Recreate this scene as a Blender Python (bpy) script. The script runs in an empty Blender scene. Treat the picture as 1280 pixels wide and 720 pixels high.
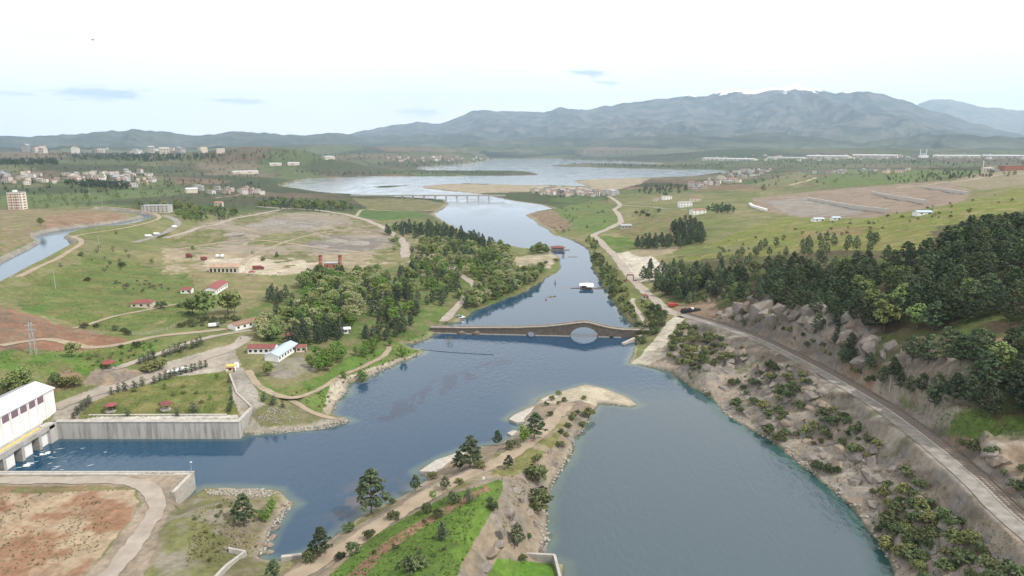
import bpy, bmesh, math, random
import numpy as np
from mathutils import Vector, Matrix

SC = bpy.context.scene
COL = SC.collection
R = math.radians

# ------------------------------------------------------------------ camera, sky, sun, exposure
CAM_H, FPX, HOR = 110.0, 880.0, 183.0            # metres above the water, focal length and horizon row in photo pixels
PITCH = math.atan((360 - HOR) / FPX)
cam_data = bpy.data.cameras.new('camera')
cam_data.sensor_width = 36.0
cam_data.lens = FPX / 1280 * 36.0
cam_data.clip_start = 1.0
cam_data.clip_end = 120000.0
cam = bpy.data.objects.new('camera', cam_data)
COL.objects.link(cam)
cam.location = (0, 0, CAM_H)
cam.rotation_euler = (math.pi / 2 - PITCH, 0, 0)
SC.camera = cam

SUN_EL, SUN_AZ = 50.0, 108.0                      # azimuth clockwise from +Y (straight ahead)
world = bpy.data.worlds.new('World')
SC.world = world
world.use_nodes = True
wn, wl = world.node_tree.nodes, world.node_tree.links
wn.clear()
w_out = wn.new('ShaderNodeOutputWorld')
w_bg = wn.new('ShaderNodeBackground')
w_sky = wn.new('ShaderNodeTexSky')
w_sky.sky_type = 'NISHITA'
w_sky.sun_disc = False
w_sky.sun_elevation = R(SUN_EL)
w_sky.sun_rotation = R(SUN_AZ)
w_sky.dust_density = 2.0
w_bg.inputs['Strength'].default_value = 0.10
# a thin bright cloud deck over most of the sky, with a few greyer scraps low over the hills
w_tc = wn.new('ShaderNodeTexCoord')
w_map = wn.new('ShaderNodeMapping')
w_map.inputs['Scale'].default_value = (2.2, 2.2, 7.0)
wl.new(w_tc.outputs['Generated'], w_map.inputs['Vector'])
w_n1 = wn.new('ShaderNodeTexNoise')
w_n1.inputs['Scale'].default_value = 1.3
w_n1.inputs['Detail'].default_value = 6
wl.new(w_map.outputs['Vector'], w_n1.inputs['Vector'])
w_r1 = wn.new('ShaderNodeMapRange')
w_r1.inputs['From Min'].default_value = 0.30
w_r1.inputs['From Max'].default_value = 0.60
w_r1.inputs['To Min'].default_value = 0.90
w_r1.inputs['To Max'].default_value = 1.0
wl.new(w_n1.outputs['Fac'], w_r1.inputs['Value'])
w_mix = wn.new('ShaderNodeMixRGB')
w_mix.inputs['Color2'].default_value = (18.6, 18.2, 17.6, 1)
wl.new(w_r1.outputs['Result'], w_mix.inputs['Fac'])
wl.new(w_sky.outputs['Color'], w_mix.inputs['Color1'])
w_last = w_mix.outputs['Color']
for bx, by, sx, sy, am in ((125, 118, 50, 10, .9), (737, 92, 32, 7, .8), (760, 104, 24, 5, .55), (300, 127, 36, 6, .6),
                           (525, 141, 36, 9, .45), (12, 117, 30, 4, .45), (40, 40, 60, 20, .12)):
    d = Vector(((bx - 640) / FPX, math.cos(PITCH) + (360 - by) / FPX * math.sin(PITCH),
                -math.sin(PITCH) + (360 - by) / FPX * math.cos(PITCH))).normalized()
    m = wn.new('ShaderNodeMapping')
    m.vector_type = 'POINT'
    s = (FPX / sx, FPX / sx, FPX / sy)
    m.inputs['Scale'].default_value = s
    m.inputs['Location'].default_value = (-d.x * s[0], -d.y * s[1], -d.z * s[2])
    wl.new(w_tc.outputs['Generated'], m.inputs['Vector'])
    nz = wn.new('ShaderNodeTexNoise')
    nz.inputs['Scale'].default_value = 1.4
    nz.inputs['Detail'].default_value = 5
    wl.new(m.outputs['Vector'], nz.inputs['Vector'])
    ln = wn.new('ShaderNodeVectorMath'); ln.operation = 'LENGTH'
    wl.new(m.outputs['Vector'], ln.inputs[0])
    ad = wn.new('ShaderNodeMath'); ad.operation = 'MULTIPLY_ADD'
    ad.inputs[1].default_value = 1.9
    wl.new(nz.outputs['Fac'], ad.inputs[0]); wl.new(ln.outputs['Value'], ad.inputs[2])
    mr = wn.new('ShaderNodeMapRange'); mr.interpolation_type = 'SMOOTHSTEP'
    mr.inputs['From Min'].default_value = 1.95; mr.inputs['From Max'].default_value = 1.15
    mr.inputs['To Min'].default_value = 0.0; mr.inputs['To Max'].default_value = am
    wl.new(ad.outputs['Value'], mr.inputs['Value'])
    mx = wn.new('ShaderNodeMixRGB')
    mx.inputs['Color2'].default_value = (7.6, 9.0, 9.8, 1)
    wl.new(mr.outputs['Result'], mx.inputs['Fac']); wl.new(w_last, mx.inputs['Color1'])
    w_last = mx.outputs['Color']
wl.new(w_last, w_bg.inputs['Color'])
wl.new(w_bg.outputs['Background'], w_out.inputs['Surface'])

sun_data = bpy.data.lights.new('sun', 'SUN')
sun_data.energy = 5.0
sun_data.angle = R(0.7)
sun_data.color = (1.0, 0.955, 0.88)
sun = bpy.data.objects.new('sun', sun_data)
COL.objects.link(sun)
sd = Vector((math.sin(R(SUN_AZ)) * math.cos(R(SUN_EL)), math.cos(R(SUN_AZ)) * math.cos(R(SUN_EL)), math.sin(R(SUN_EL))))
sun.rotation_euler = sd.to_track_quat('Z', 'Y').to_euler()

vs = SC.view_settings
vs.view_transform = 'Standard'
vs.look = 'None'
vs.exposure = -0.34
vs.gamma = 1.0
SC.cycles.use_denoising = True
SC.cycles.max_bounces = 6
SC.cycles.diffuse_bounces = 2
SC.cycles.glossy_bounces = 3
SC.cycles.transparent_max_bounces = 6
SC.cycles.volume_bounces = 1

# ------------------------------------------------------------------ numbers: noise, projection
def _hash(ix, iy, seed):
    h = (ix.astype(np.int64) * 374761393 + iy.astype(np.int64) * 668265263 + seed * 974634777) & 0xFFFFFFFF
    h = ((h ^ (h >> 13)) * 1274126177) & 0xFFFFFFFF
    return ((h ^ (h >> 16)) & 0xFFFFFF) / float(0xFFFFFF)

def vnoise(x, y, seed=0):
    ix, iy = np.floor(x), np.floor(y)
    fx, fy = x - ix, y - iy
    fx = fx * fx * fx * (fx * (fx * 6 - 15) + 10); fy = fy * fy * fy * (fy * (fy * 6 - 15) + 10)
    a, b = _hash(ix, iy, seed), _hash(ix + 1, iy, seed)
    c, d = _hash(ix, iy + 1, seed), _hash(ix + 1, iy + 1, seed)
    return (a + (b - a) * fx) * (1 - fy) + (c + (d - c) * fx) * fy

def fbm(x, y, seed=0, octv=4, gain=.5):
    x = np.asarray(x, float); y = np.asarray(y, float)
    s, a, t = 0, 1., 0.
    for k in range(octv):
        s = s + a * vnoise(x, y, seed + k * 7); t += a
        a *= gain; x = x * 2.03 + 17.1; y = y * 2.03 + 5.3
    return s / t

def ridged(x, y, seed=0, octv=4):
    s, a, t = 0, 1., 0.
    for k in range(octv):
        s = s + a * (1 - np.abs(2 * vnoise(x, y, seed + k * 7) - 1)); t += a
        a *= .5; x = x * 2.07 + 11.3; y = y * 2.07 + 3.7
    return s / t

def sstep(a, b, x):
    t = np.clip((x - a) / (b - a), 0, 1)
    return t * t * (3 - 2 * t)

CP, SP = math.cos(PITCH), math.sin(PITCH)
def unproj(px, py, z=0.0):
    """photo pixel and the height of what it shows -> world x, y"""
    px, py = np.asarray(px, float), np.asarray(py, float)
    dx, dy = (px - 640) / FPX, (360 - py) / FPX
    t = (z - CAM_H) / (-SP + dy * CP)
    return dx * t, t * (CP + dy * SP)

def proj(X, Y, Z):
    dep = Y * CP - (Z - CAM_H) * SP
    dep = np.maximum(dep, 1e-3)
    up = Y * SP + (Z - CAM_H) * CP
    return 640 + FPX * X / dep, 360 - FPX * up / dep

def pip(px, py, poly):
    inside = np.zeros(px.shape, bool)
    n = len(poly)
    for i in range(n):
        x1, y1 = poly[i]; x2, y2 = poly[(i + 1) % n]
        if y1 == y2: continue
        c = ((y1 > py) != (y2 > py)) & (px < (x2 - x1) * (py - y1) / (y2 - y1) + x1)
        inside ^= c
    return inside

def seg_dist(X, Y, P, closed=True):
    P = np.asarray(P, float)
    best = np.full(X.shape, 1e12)
    n = len(P)
    for i in range(n if closed else n - 1):
        ax, ay = P[i]; bx, by = P[(i + 1) % n]
        vx, vy = bx - ax, by - ay
        L = vx * vx + vy * vy + 1e-9
        t = np.clip(((X - ax) * vx + (Y - ay) * vy) / L, 0, 1)
        d = (X - ax - t * vx) ** 2 + (Y - ay - t * vy) ** 2
        np.minimum(best, d, out=best)
    return np.sqrt(best)

# ------------------------------------------------------------------ materials
def mat(name, color=(.5, .5, .5), rough=.8, var=0.0, scale=1.0, bump=0.0, obj_var=0.0, color2=None, metallic=0.0,
        spec=.3, coords='Object', detail=5, sheen=0.0):
    m = bpy.data.materials.new(name)
    m.use_nodes = True
    nt = m.node_tree
    b = nt.nodes['Principled BSDF']
    b.inputs['Roughness'].default_value = rough
    b.inputs['Metallic'].default_value = metallic
    b.inputs['Specular IOR Level'].default_value = spec
    c = (*color, 1)
    b.inputs['Base Color'].default_value = c
    last = None
    if var or color2 or bump:
        tc = nt.nodes.new('ShaderNodeTexCoord')
        nz = nt.nodes.new('ShaderNodeTexNoise')
        nz.inputs['Scale'].default_value = scale
        nz.inputs['Detail'].default_value = detail
        nz.inputs['Roughness'].default_value = .62
        nt.links.new(tc.outputs[coords], nz.inputs['Vector'])
        if var or color2:
            mr = nt.nodes.new('ShaderNodeMapRange')
            mr.inputs['From Min'].default_value = .32; mr.inputs['From Max'].default_value = .68
            nt.links.new(nz.outputs['Fac'], mr.inputs['Value'])
            mx = nt.nodes.new('ShaderNodeMixRGB')
            c2 = color2 or tuple(v * (1 - var) for v in color)
            c1 = color if color2 else tuple(min(1, v * (1 + var)) for v in color)
            mx.inputs['Color1'].default_value = (*c1, 1); mx.inputs['Color2'].default_value = (*c2, 1)
            nt.links.new(mr.outputs['Result'], mx.inputs['Fac'])
            last = mx.outputs['Color']
        if bump:
            bp = nt.nodes.new('ShaderNodeBump')
            bp.inputs['Strength'].default_value = bump
            bp.inputs['Distance'].default_value = .3 / max(scale, .01)
            nt.links.new(nz.outputs['Fac'], bp.inputs['Height'])
            nt.links.new(bp.outputs['Normal'], b.inputs['Normal'])
    if obj_var:
        oi = nt.nodes.new('ShaderNodeObjectInfo')
        mr = nt.nodes.new('ShaderNodeMapRange')
        mr.inputs['To Min'].default_value = 1 - obj_var; mr.inputs['To Max'].default_value = 1 + obj_var
        nt.links.new(oi.outputs['Random'], mr.inputs['Value'])
        hs = nt.nodes.new('ShaderNodeHueSaturation')
        nt.links.new(mr.outputs['Result'], hs.inputs['Value'])
        mh = nt.nodes.new('ShaderNodeMath'); mh.operation = 'MULTIPLY_ADD'
        mh.inputs[1].default_value = 7.31; mh.inputs[2].default_value = 0
        nt.links.new(oi.outputs['Random'], mh.inputs[0])
        fr = nt.nodes.new('ShaderNodeMath'); fr.operation = 'FRACT'
        nt.links.new(mh.outputs[0], fr.inputs[0])
        m2 = nt.nodes.new('ShaderNodeMapRange')
        m2.inputs['To Min'].default_value = .5 - obj_var * .09; m2.inputs['To Max'].default_value = .5 + obj_var * .06
        nt.links.new(fr.outputs[0], m2.inputs['Value'])
        nt.links.new(m2.outputs['Result'], hs.inputs['Hue'])
        if last: nt.links.new(last, hs.inputs['Color'])
        else: hs.inputs['Color'].default_value = c
        last = hs.outputs['Color']
    if last: nt.links.new(last, b.inputs['Base Color'])
    return m

# ------------------------------------------------------------------ mesh helpers
def link(name, me, m=None, parent=None, **props):
    o = bpy.data.objects.new(name, me)
    COL.objects.link(o)
    if m is not None and me is not None and not me.materials:
        for k in (m if isinstance(m, (list, tuple)) else [m]): me.materials.append(k)
    if parent is not None: o.parent = parent
    for k, v in props.items(): o[k] = v
    return o

def np_mesh(name, V, F, smooth=False):
    """V (n,3) floats, F (m,4) or (m,3) ints"""
    V = np.asarray(V, np.float32); F = np.asarray(F, np.int32)
    me = bpy.data.meshes.new(name)
    k = F.shape[1]
    me.vertices.add(len(V)); me.vertices.foreach_set('co', V.ravel())
    me.loops.add(F.size); me.loops.foreach_set('vertex_index', F.ravel())
    me.polygons.add(len(F))
    me.polygons.foreach_set('loop_start', np.arange(0, F.size, k, dtype=np.int32))
    me.polygons.foreach_set('loop_total', np.full(len(F), k, np.int32))
    if smooth: me.polygons.foreach_set('use_smooth', np.ones(len(F), bool))
    me.update(calc_edges=True)
    return me

def grid_faces(nr, nc):
    i = np.arange((nr - 1) * (nc - 1))
    r, c = i // (nc - 1), i % (nc - 1)
    a = r * nc + c
    return np.stack([a, a + 1, a + nc + 1, a + nc], 1)

class MB:
    """collects simple solids into ONE mesh"""
    def __init__(s): s.v, s.f, s.mi = [], [], []
    def add(s, V, F, m=0):
        o = len(s.v)
        s.v += [tuple(p) for p in V]
        for f in F: s.f.append(tuple(i + o for i in f)); s.mi.append(m)
        return s
    def box(s, x0, x1, y0, y1, z0, z1, m=0):
        V = [(x0, y0, z0), (x1, y0, z0), (x1, y1, z0), (x0, y1, z0), (x0, y0, z1), (x1, y0, z1), (x1, y1, z1), (x0, y1, z1)]
        return s.add(V, [(3, 2, 1, 0), (4, 5, 6, 7), (0, 1, 5, 4), (1, 2, 6, 5), (2, 3, 7, 6), (3, 0, 4, 7)], m)
    def bar(s, p, q, w, h=None, m=0):
        p, q = Vector(p), Vector(q); h = h or w
        d = (q - p).normalized()
        up = Vector((0, 0, 1)) if abs(d.z) < .95 else Vector((1, 0, 0))
        a = d.cross(up).normalized() * w / 2; b = a.cross(d).normalized() * h / 2
        V = [p - a - b, p + a - b, p + a + b, p - a + b, q - a - b, q + a - b, q + a + b, q - a + b]
        return s.add(V, [(3, 2, 1, 0), (4, 5, 6, 7), (0, 1, 5, 4), (1, 2, 6, 5), (2, 3, 7, 6), (3, 0, 4, 7)], m)
    def cyl(s, p, q, r0, r1=None, n=8, m=0):
        p, q = Vector(p), Vector(q); r1 = r0 if r1 is None else r1
        d = (q - p).normalized()
        up = Vector((0, 0, 1)) if abs(d.z) < .95 else Vector((1, 0, 0))
        a = d.cross(up).normalized(); b = a.cross(d).normalized()
        V = []
        for (c, r) in ((p, r0), (q, r1)):
            for k in range(n):
                t = 2 * math.pi * k / n
                V.append(c + (a * math.cos(t) + b * math.sin(t)) * r)
        F = [(k, (k + 1) % n, n + (k + 1) % n, n + k) for k in range(n)]
        F += [tuple(range(n))[::-1], tuple(range(n, 2 * n))]
        return s.add(V, F, m)
    def prism(s, poly, z0, z1, m=0):
        n = len(poly)
        ar = sum(poly[i][0] * poly[(i + 1) % n][1] - poly[(i + 1) % n][0] * poly[i][1] for i in range(n))
        if ar < 0: poly = poly[::-1]
        V = [(x, y, z0) for x, y in poly] + [(x, y, z1) for x, y in poly]
        F = [(k, (k + 1) % n, n + (k + 1) % n, n + k) for k in range(n)] + [tuple(range(n))[::-1], tuple(range(n, 2 * n))]
        return s.add(V, F, m)
    def gable(s, w, d, z0, h, over=.3, t=.15, m=0):
        """pitched roof, ridge along x, over a plan w (x) by d (y) centred on the origin"""
        x = w / 2 + over; y = d / 2 + over; sl = h / (d / 2); zo = z0 - sl * over
        V = [(-x, -y, zo), (x, -y, zo), (x, 0, z0 + h), (-x, 0, z0 + h), (-x, y, zo), (x, y, zo)]
        V += [(a, b, c + t) for a, b, c in V]
        F = [(6, 7, 8, 9), (9, 8, 11, 10), (0, 3, 2, 1), (3, 4, 5, 2), (0, 1, 7, 6), (5, 4, 10, 11), (1, 2, 8, 7), (2, 5, 11, 8), (3, 0, 6, 9), (4, 3, 9, 10)]
        return s.add(V, F, m)
    def hip(s, w, d, z0, h, over=.3, t=.12, m=0):
        x, y = w / 2 + over, d / 2 + over
        r = max(0.0, x - y)
        V = [(-x, -y, z0), (x, -y, z0), (x, y, z0), (-x, y, z0), (-x, -y, z0 + t), (x, -y, z0 + t), (x, y, z0 + t), (-x, y, z0 + t), (-r, 0, z0 + h), (r, 0, z0 + h)]
        F = [(3, 2, 1, 0), (0, 1, 5, 4), (1, 2, 6, 5), (2, 3, 7, 6), (3, 0, 4, 7), (4, 5, 9, 8), (5, 6, 9), (6, 7, 8, 9), (7, 4, 8)]
        return s.add(V, F, m)
    def mesh(s, name='mesh', smooth=False):
        me = bpy.data.meshes.new(name)
        me.from_pydata([tuple(v) for v in s.v], [], s.f)
        if any(s.mi): me.polygons.foreach_set('material_index', s.mi)
        if smooth: me.polygons.foreach_set('use_smooth', [True] * len(s.f))
        me.update()
        return me
    def build(s, name, m, parent=None, smooth=False, **props):
        return link(name, s.mesh(name, smooth), m, parent, **props)

def thing(name, label, cat, loc=(0, 0, 0), rz=0.0, group=None, scale=None):
    o = bpy.data.objects.new(name, None)
    COL.objects.link(o)
    o.empty_display_size = .5
    o.location = loc; o.rotation_euler = (0, 0, rz)
    if scale: o.scale = (scale,) * 3 if not hasattr(scale, '__len__') else scale
    o['label'] = label; o['category'] = cat
    if group: o['group'] = group
    return o

def tag(o, label, cat, group=None):
    o['label'] = label; o['category'] = cat
    if group: o['group'] = group
    return o
# ------------------------------------------------------------------ the shoreline (photo pixels on the water level, or ('w', x, y) in metres)
def W(x, y): return ('w', x, y)
SHORE = [(1123, 740), (1118, 715), (1111, 698), (1099, 678), (1082, 656), (1063, 631), (1043, 613), (1015, 592), (988, 570), (960, 549),
    (932, 532), (905, 517), (890, 497), (865, 484), (840, 466), (815, 460), (800, 457), (786, 455), (790, 447), (793, 438), (795, 428), (797, 418),
    (793, 407), (783, 398), (775, 390), (765, 375), (757, 362), (747, 345), (744, 340), (740, 325), (735, 312), (725, 304), (707, 297),
    (692, 294), (685, 287), (672, 281), (667, 275), (657, 269), (672, 264), (692, 261), (677, 256), (655, 253), (640, 251), (620, 247),
    (605, 243.5), (585, 241), (560, 239), (530, 235.5), (527, 233), (545, 230.5), (582, 229), (640, 231), (690, 231.5), (740, 234), (717, 227),
    (722, 225), (745, 224), (815, 222), (865, 220), (897, 216), (907, 213), (840, 212), (765, 210), (690, 208), (687, 207), (735, 204), (790, 205),
    (827, 205.5), (830, 204), (765, 201), (699, 199), (722, 197.5), (772, 196), (690, 195.5), (640, 195.5), (615, 196), (607, 201.5), (585, 204.5), (527, 209),
    (522, 211), (535, 213), (640, 213), (655, 214), (674, 217.5), (672, 219), (640, 219.5), (570, 220.3), (510, 220.6), (460, 220.6), (420, 222), (382, 224), (360, 230),
    (350, 232.5), (370, 235), (402, 240), (455, 244), (495, 245.5), (515, 246.5), (540, 248), (555, 249.5), (561, 254), (557, 259), (542, 268), (556, 278),
    (575, 287), (600, 297), (625, 306), (640, 307), (655, 310), (685, 312), (697, 320), (700, 330), (699, 338), (690, 344), (672, 355), (655, 366),
    (640, 371), (615, 380), (590, 390), (575, 402), (556, 406), (546, 415), (537, 424), (520, 429), (505, 431), (517, 436), (532, 439), (527, 442), (505, 452),
    (480, 462), (457, 475), (435, 480), (436, 490), (425, 500), (415, 510), (414, 518), (437, 527), (412, 534), (362, 539), (320, 543),
    W(-104.5, 258), W(-104.5, 254.6), W(-176, 254.6), W(-179, 250), W(-181, 240), W(-181, 212.4), W(-150, 212.4), W(-104.6, 212.4), W(-104.6, 200.5),
    (255, 611), (285, 610), (320, 611), (348, 614), (367, 630), (355, 639), (345, 655), (337, 667), (328, 687), (323, 698), (350, 702), (378, 696), (384, 695), (417, 673), (453, 646),
    (487, 628), (514, 616), (534, 600), (524, 588), (545, 577), (562, 570), (578, 564), (604, 558), (625, 556), (642, 546), (650, 536), (655, 528), (636, 524),
    (642, 519), (655, 513), (668, 508), (672, 500), (690, 493), (732, 481), (760, 487), (780, 496), (799, 506), (790, 509), (747, 505), (742, 512), (736, 520), (732, 534), (720, 545),
    (715, 570), (698, 589), (687, 612), (682, 637), (684, 653), (684, 670), (676, 698), (690, 703), (705, 706), (706, 725), W(12, 150), W(12, 60), W(108, 60), W(103, 150)]
def world_pts(lst, z=0.0):
    return np.array([(p[1], p[2]) if p[0] == 'w' else tuple(float(v) for v in unproj(p[0], p[1], z)) for p in lst])
SHORE_W = world_pts(SHORE)
ISLETS = [world_pts(p) for p in ([(465, 233.6), (480, 231.8), (505, 231.4), (519, 229.4), (512, 231.8), (490, 234.4), (472, 235)],)]

# canal on the left terrace: water edges seen in the photograph, water level 24 m
CAN_Z = 24.0
CAN_A = [(118, 263), (132, 265.5), (150, 266.5), (168, 268.5), (178, 270.5), (181, 271.7), (176, 273.2), (160, 276), (140, 279.3), (125, 281.5), (95, 285), (62, 290), (44, 295), (45, 299), (51, 304), (40, 310), (20, 320), (0, 330), (-40, 350), (-120, 392)]
CAN_B = [(124, 261), (145, 262.5), (165, 264.7), (182, 267.5), (190, 270), (191, 272.5), (185, 275.5), (168, 280.5), (150, 284), (134, 286.5), (105, 290.5), (82, 294.5), (79, 297), (84, 300), (90, 305), (72, 315), (48, 328), (22, 341), (-20, 364), (-100, 410)]
CAN_W = np.concatenate([world_pts(CAN_A, CAN_Z), world_pts(CAN_B, CAN_Z)[::-1]])

# ------------------------------------------------------------------ terrain height: spot heights (photo pixel, metres above the water)
SPOT = """0,600,6 120,596,6 230,596,6 0,660,6 100,660,6 180,680,6 0,720,6 120,718,6 240,640,5.6 290,640,4.5 250,700,6 310,650,2.2 300,690,3.5 320,720,3.5
400,706,3.2 380,715,3.4 440,680,4 480,652,4.6 520,628,5 560,606,5.5 600,588,6 640,566,6 665,550,6 690,530,5 705,512,3 735,494,1.2 770,497,.7 700,500,1.6
450,712,8.5 500,690,11.5 550,700,16.5 575,715,17.5 520,665,11 560,640,13 600,615,14 610,640,15.5 590,680,17 620,600,12 635,590,10 650,600,6.5 660,570,6.5 665,650,4.5 655,610,8 640,640,11 630,670,11 660,690,2.5
635,712,4 690,712,4 610,714,4.5 590,722,14 490,640,4.6 430,700,6
1290,668,17 1250,640,17.5 1200,590,18 1150,548,18 1100,510,18 1050,480,17.5 1000,452,16 950,428,14 900,408,11 860,398,9 845,392,8
1220,585,19.5 1170,540,20 1110,498,20 1060,470,19.5 1000,440,18 950,417,17 1280,625,19.5
1250,560,25 1280,600,23 1290,545,27 1190,530,24 1150,500,25 1100,465,26 1040,435,28 985,405,26 955,395,22 930,410,15 1200,480,34 1280,480,37 1100,400,38 1200,420,43 1280,420,47 1000,375,30 1050,380,34
1280,340,60 1200,345,54 1100,330,49 1000,335,38 950,350,28 900,350,20 850,350,11 870,375,11 900,380,13 820,340,6.5 825,365,7 840,375,7.5
1280,250,66 1240,262,63 1200,275,58 1150,285,53 1100,293,48 1050,298,42 1000,302,36 930,312,25 870,318,13 1280,300,64
1060,262,36 1150,247,42 1200,232,47 1000,264,30 960,256,25 900,280,21 850,290,13 800,300,6.5 760,300,3.5 770,270,5.5 800,260,9 880,260,20 850,232,11 950,230,24 1100,222,38 1280,218,58 1270,235,60
1000,200,32 1200,198,36 1100,193,30 900,200,15 740,300,3 745,320,3.5 760,335,4 775,355,4.5 790,375,5.5 800,390,6.5 815,405,5.5 826,418,4.5 812,440,2.2 830,440,4 850,440,7 880,460,8
690,268,3 740,250,5.5 700,240,3.5 760,238,6 640,236,2 720,272,3 700,286,2
90,520,7 290,520,7 200,505,7 280,472,8 180,482,8.5 130,500,7.5 80,508,7.3 60,520,6.8 110,495,7.6 200,464,8.4 260,450,9 300,432,9.6 250,424,10.6 295,455,9
60,478,14 130,456,14 0,478,20 180,450,10.5 150,430,14.5 90,440,15 60,412,20 0,392,26 30,430,20 120,408,15 200,402,12 300,402,10 330,385,9
200,360,13 120,372,15.5 60,362,20 25,350,24 100,330,20 150,330,16 200,300,14.5 250,300,12 300,338,10 400,330,9 350,290,10 250,280,14 420,280,10 500,320,7 450,350,7 200,330,13.5
-60,395,28 0,348,27.5 45,328,27.5 80,313,27 100,303,27 130,296,26 170,286,26 195,277,26 205,270,26 170,258,27 120,256,28 60,262,30 0,270,31 30,290,31 90,278,29 0,310,31 -60,330,32
550,330,5 600,312,3 600,340,4.5 500,400,6 400,400,8 350,445,8.6 330,460,8.6 300,490,7.4 400,490,5 340,500,6.3 330,525,4.5 370,520,4 400,520,2.5 420,462,4 480,442,3.5 520,418,3.4 560,392,3.4 640,355,3 660,330,2.5 660,318,2
480,270,6 420,255,7 330,245,12 450,262,6 540,258,2.5 200,258,20 280,250,15 20,262,30 0,250,30 100,232,32 250,232,20 330,225,15 400,216,8 560,216,6 620,216,3 0,212,46 150,202,50 300,205,30 450,206,14 580,200,10 760,207,2.5 760,199,4""".split()
CTRL = []
for s_ in SPOT:
    a_, b_, c_ = (float(v) for v in s_.split(','))
    x_, y_ = unproj(a_, b_, c_)
    CTRL.append((float(x_), float(y_), c_))
for i_ in range(0, len(SHORE_W), 2):
    CTRL.append((SHORE_W[i_][0], SHORE_W[i_][1], .4))
for az_ in range(-60, 61, 12):
    for r_, z_ in ((9000., 55 if az_ < -8 else 30), (16000., 50), (33000., 60)):
        CTRL.append((r_ * math.sin(R(az_)), r_ * math.cos(R(az_)), z_))
for x_, y_, z_ in ((-230, 120, 8), (-330, 200, 26), (-120, 90, 7), (-50, 100, 14), (-10, 110, 14), (135, 90, 18), (180, 110, 26), (260, 170, 46), (330, 300, 62), (-420, 330, 30), (-700, 700, 34), (600, 500, 72), (900, 900, 75), (200, 60, 30)):
    CTRL.append((x_, y_, z_))
CTRL = np.array(CTRL)
def lp(x, y): return np.arctan2(x, y), np.log(np.maximum(np.hypot(x, y), 1.0))
cu, cv = lp(CTRL[:, 0], CTRL[:, 1])
C0 = .03
def phi(du, dv): return np.sqrt(du * du + dv * dv + C0 * C0)
n_ = len(CTRL)
A_ = np.zeros((n_ + 3, n_ + 3))
A_[:n_, :n_] = phi(cu[:, None] - cu, cv[:, None] - cv) - np.eye(n_) * .004
A_[:n_, n_:] = np.stack([np.ones(n_), cu, cv], 1); A_[n_:, :n_] = A_[:n_, n_:].T
sol_ = np.linalg.solve(A_, np.concatenate([CTRL[:, 2], np.zeros(3)]))
def rbf(X, Y):
    u, v = lp(X, Y)
    z = sol_[n_] + sol_[n_ + 1] * u + sol_[n_ + 2] * v
    for i in range(n_):
        z = z + sol_[i] * np.sqrt((u - cu[i]) ** 2 + (v - cv[i]) ** 2 + C0 * C0)
    return z

# hills of the middle distance: photo column, distance, height, half width and half depth in metres
BUMPS = [(318, 3300, 66, 330, 320), (385, 3100, 42, 240, 260), (250, 3900, 40, 500, 350), (60, 5200, 34, 900, 500), (470, 4600, 40, 500, 500), (560, 5600, 60, 900, 600),
         (1270, 2300, 22, 500, 300), (950, 6500, 60, 1200, 500), (700, 8300, 110, 1700, 700), (1200, 7000, 50, 1500, 500), (420, 7500, 90, 1400, 700)]

def hit_free(pts, zs):
    return np.array([tuple(float(v) for v in unproj(p[0], p[1], z)) for p, z in zip(pts, zs)])
def smin(a, b, k):
    h = np.clip(.5 + .5 * (b - a) / k, 0, 1)
    return b + (a - b) * h - k * h * (1 - h)

# polar sheet: columns even across the picture, rows thinning with distance
tx = np.concatenate([np.linspace(-1.9, -.79, 46)[:-1], np.linspace(-.79, .79, 780), np.linspace(.79, 1.9, 46)[1:]])
rr = np.concatenate([np.geomspace(85, 460, 540)[:-1], np.geomspace(460, 1500, 220)[:-1], np.geomspace(1500, 33000, 170)])
NC, NR = len(tx), len(rr)
cosx = 1 / np.sqrt(1 + tx ** 2)
GX = (rr[:, None] * (tx * cosx)[None, :]); GY = (rr[:, None] * cosx[None, :])
flat = (GX.ravel(), GY.ravel())
ZR = rbf(*flat)
rad = np.hypot(*flat)
for px_, d_, h_, w_, dd_ in BUMPS:
    t_ = (px_ - 640) / FPX
    cx_, cy_ = d_ * t_ / math.hypot(t_, 1), d_ / math.hypot(t_, 1)
    q_ = ((flat[0] - cx_) / w_) ** 2 + ((flat[1] - cy_) / dd_) ** 2
    ZR = ZR + h_ * np.exp(-q_) * (.75 + .5 * fbm(flat[0] / (w_ * .5), flat[1] / (w_ * .5), 31, 4))
# shoreline: distance and side
wpx, wpy = proj(flat[0], flat[1], np.zeros_like(flat[0]))
near = rad < 12000
SD = np.full(flat[0].shape, 3000.0)
wig = np.clip(rad / 250, .5, 8)                     # natural wiggle of the water's edge
jx = (fbm(flat[0] / 7, flat[1] / 7, 3, 3) - .5) * 2.2 * np.minimum(wig, 3)
jy = (fbm(flat[0] / 7, flat[1] / 7, 9, 3) - .5) * 2.2 * np.minimum(wig, 3)
quay = (flat[0] < -98) & (flat[1] < 262) & (flat[1] > 195)
jx[quay] = 0; jy[quay] = 0
sx_, sy_ = flat[0][near] + jx[near], flat[1][near] + jy[near]
din = pip(sx_, sy_, [tuple(p) for p in SHORE_W])
ds = seg_dist(sx_, sy_, SHORE_W)
for isl in ISLETS:
    di = pip(sx_, sy_, [tuple(p) for p in isl]); dd = seg_dist(sx_, sy_, isl)
    ds = np.where(din, np.where(di, dd, np.minimum(ds, dd)), ds); din = din & ~di
SD[near] = np.where(din, -ds, ds)                   # minus inside the water
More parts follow.
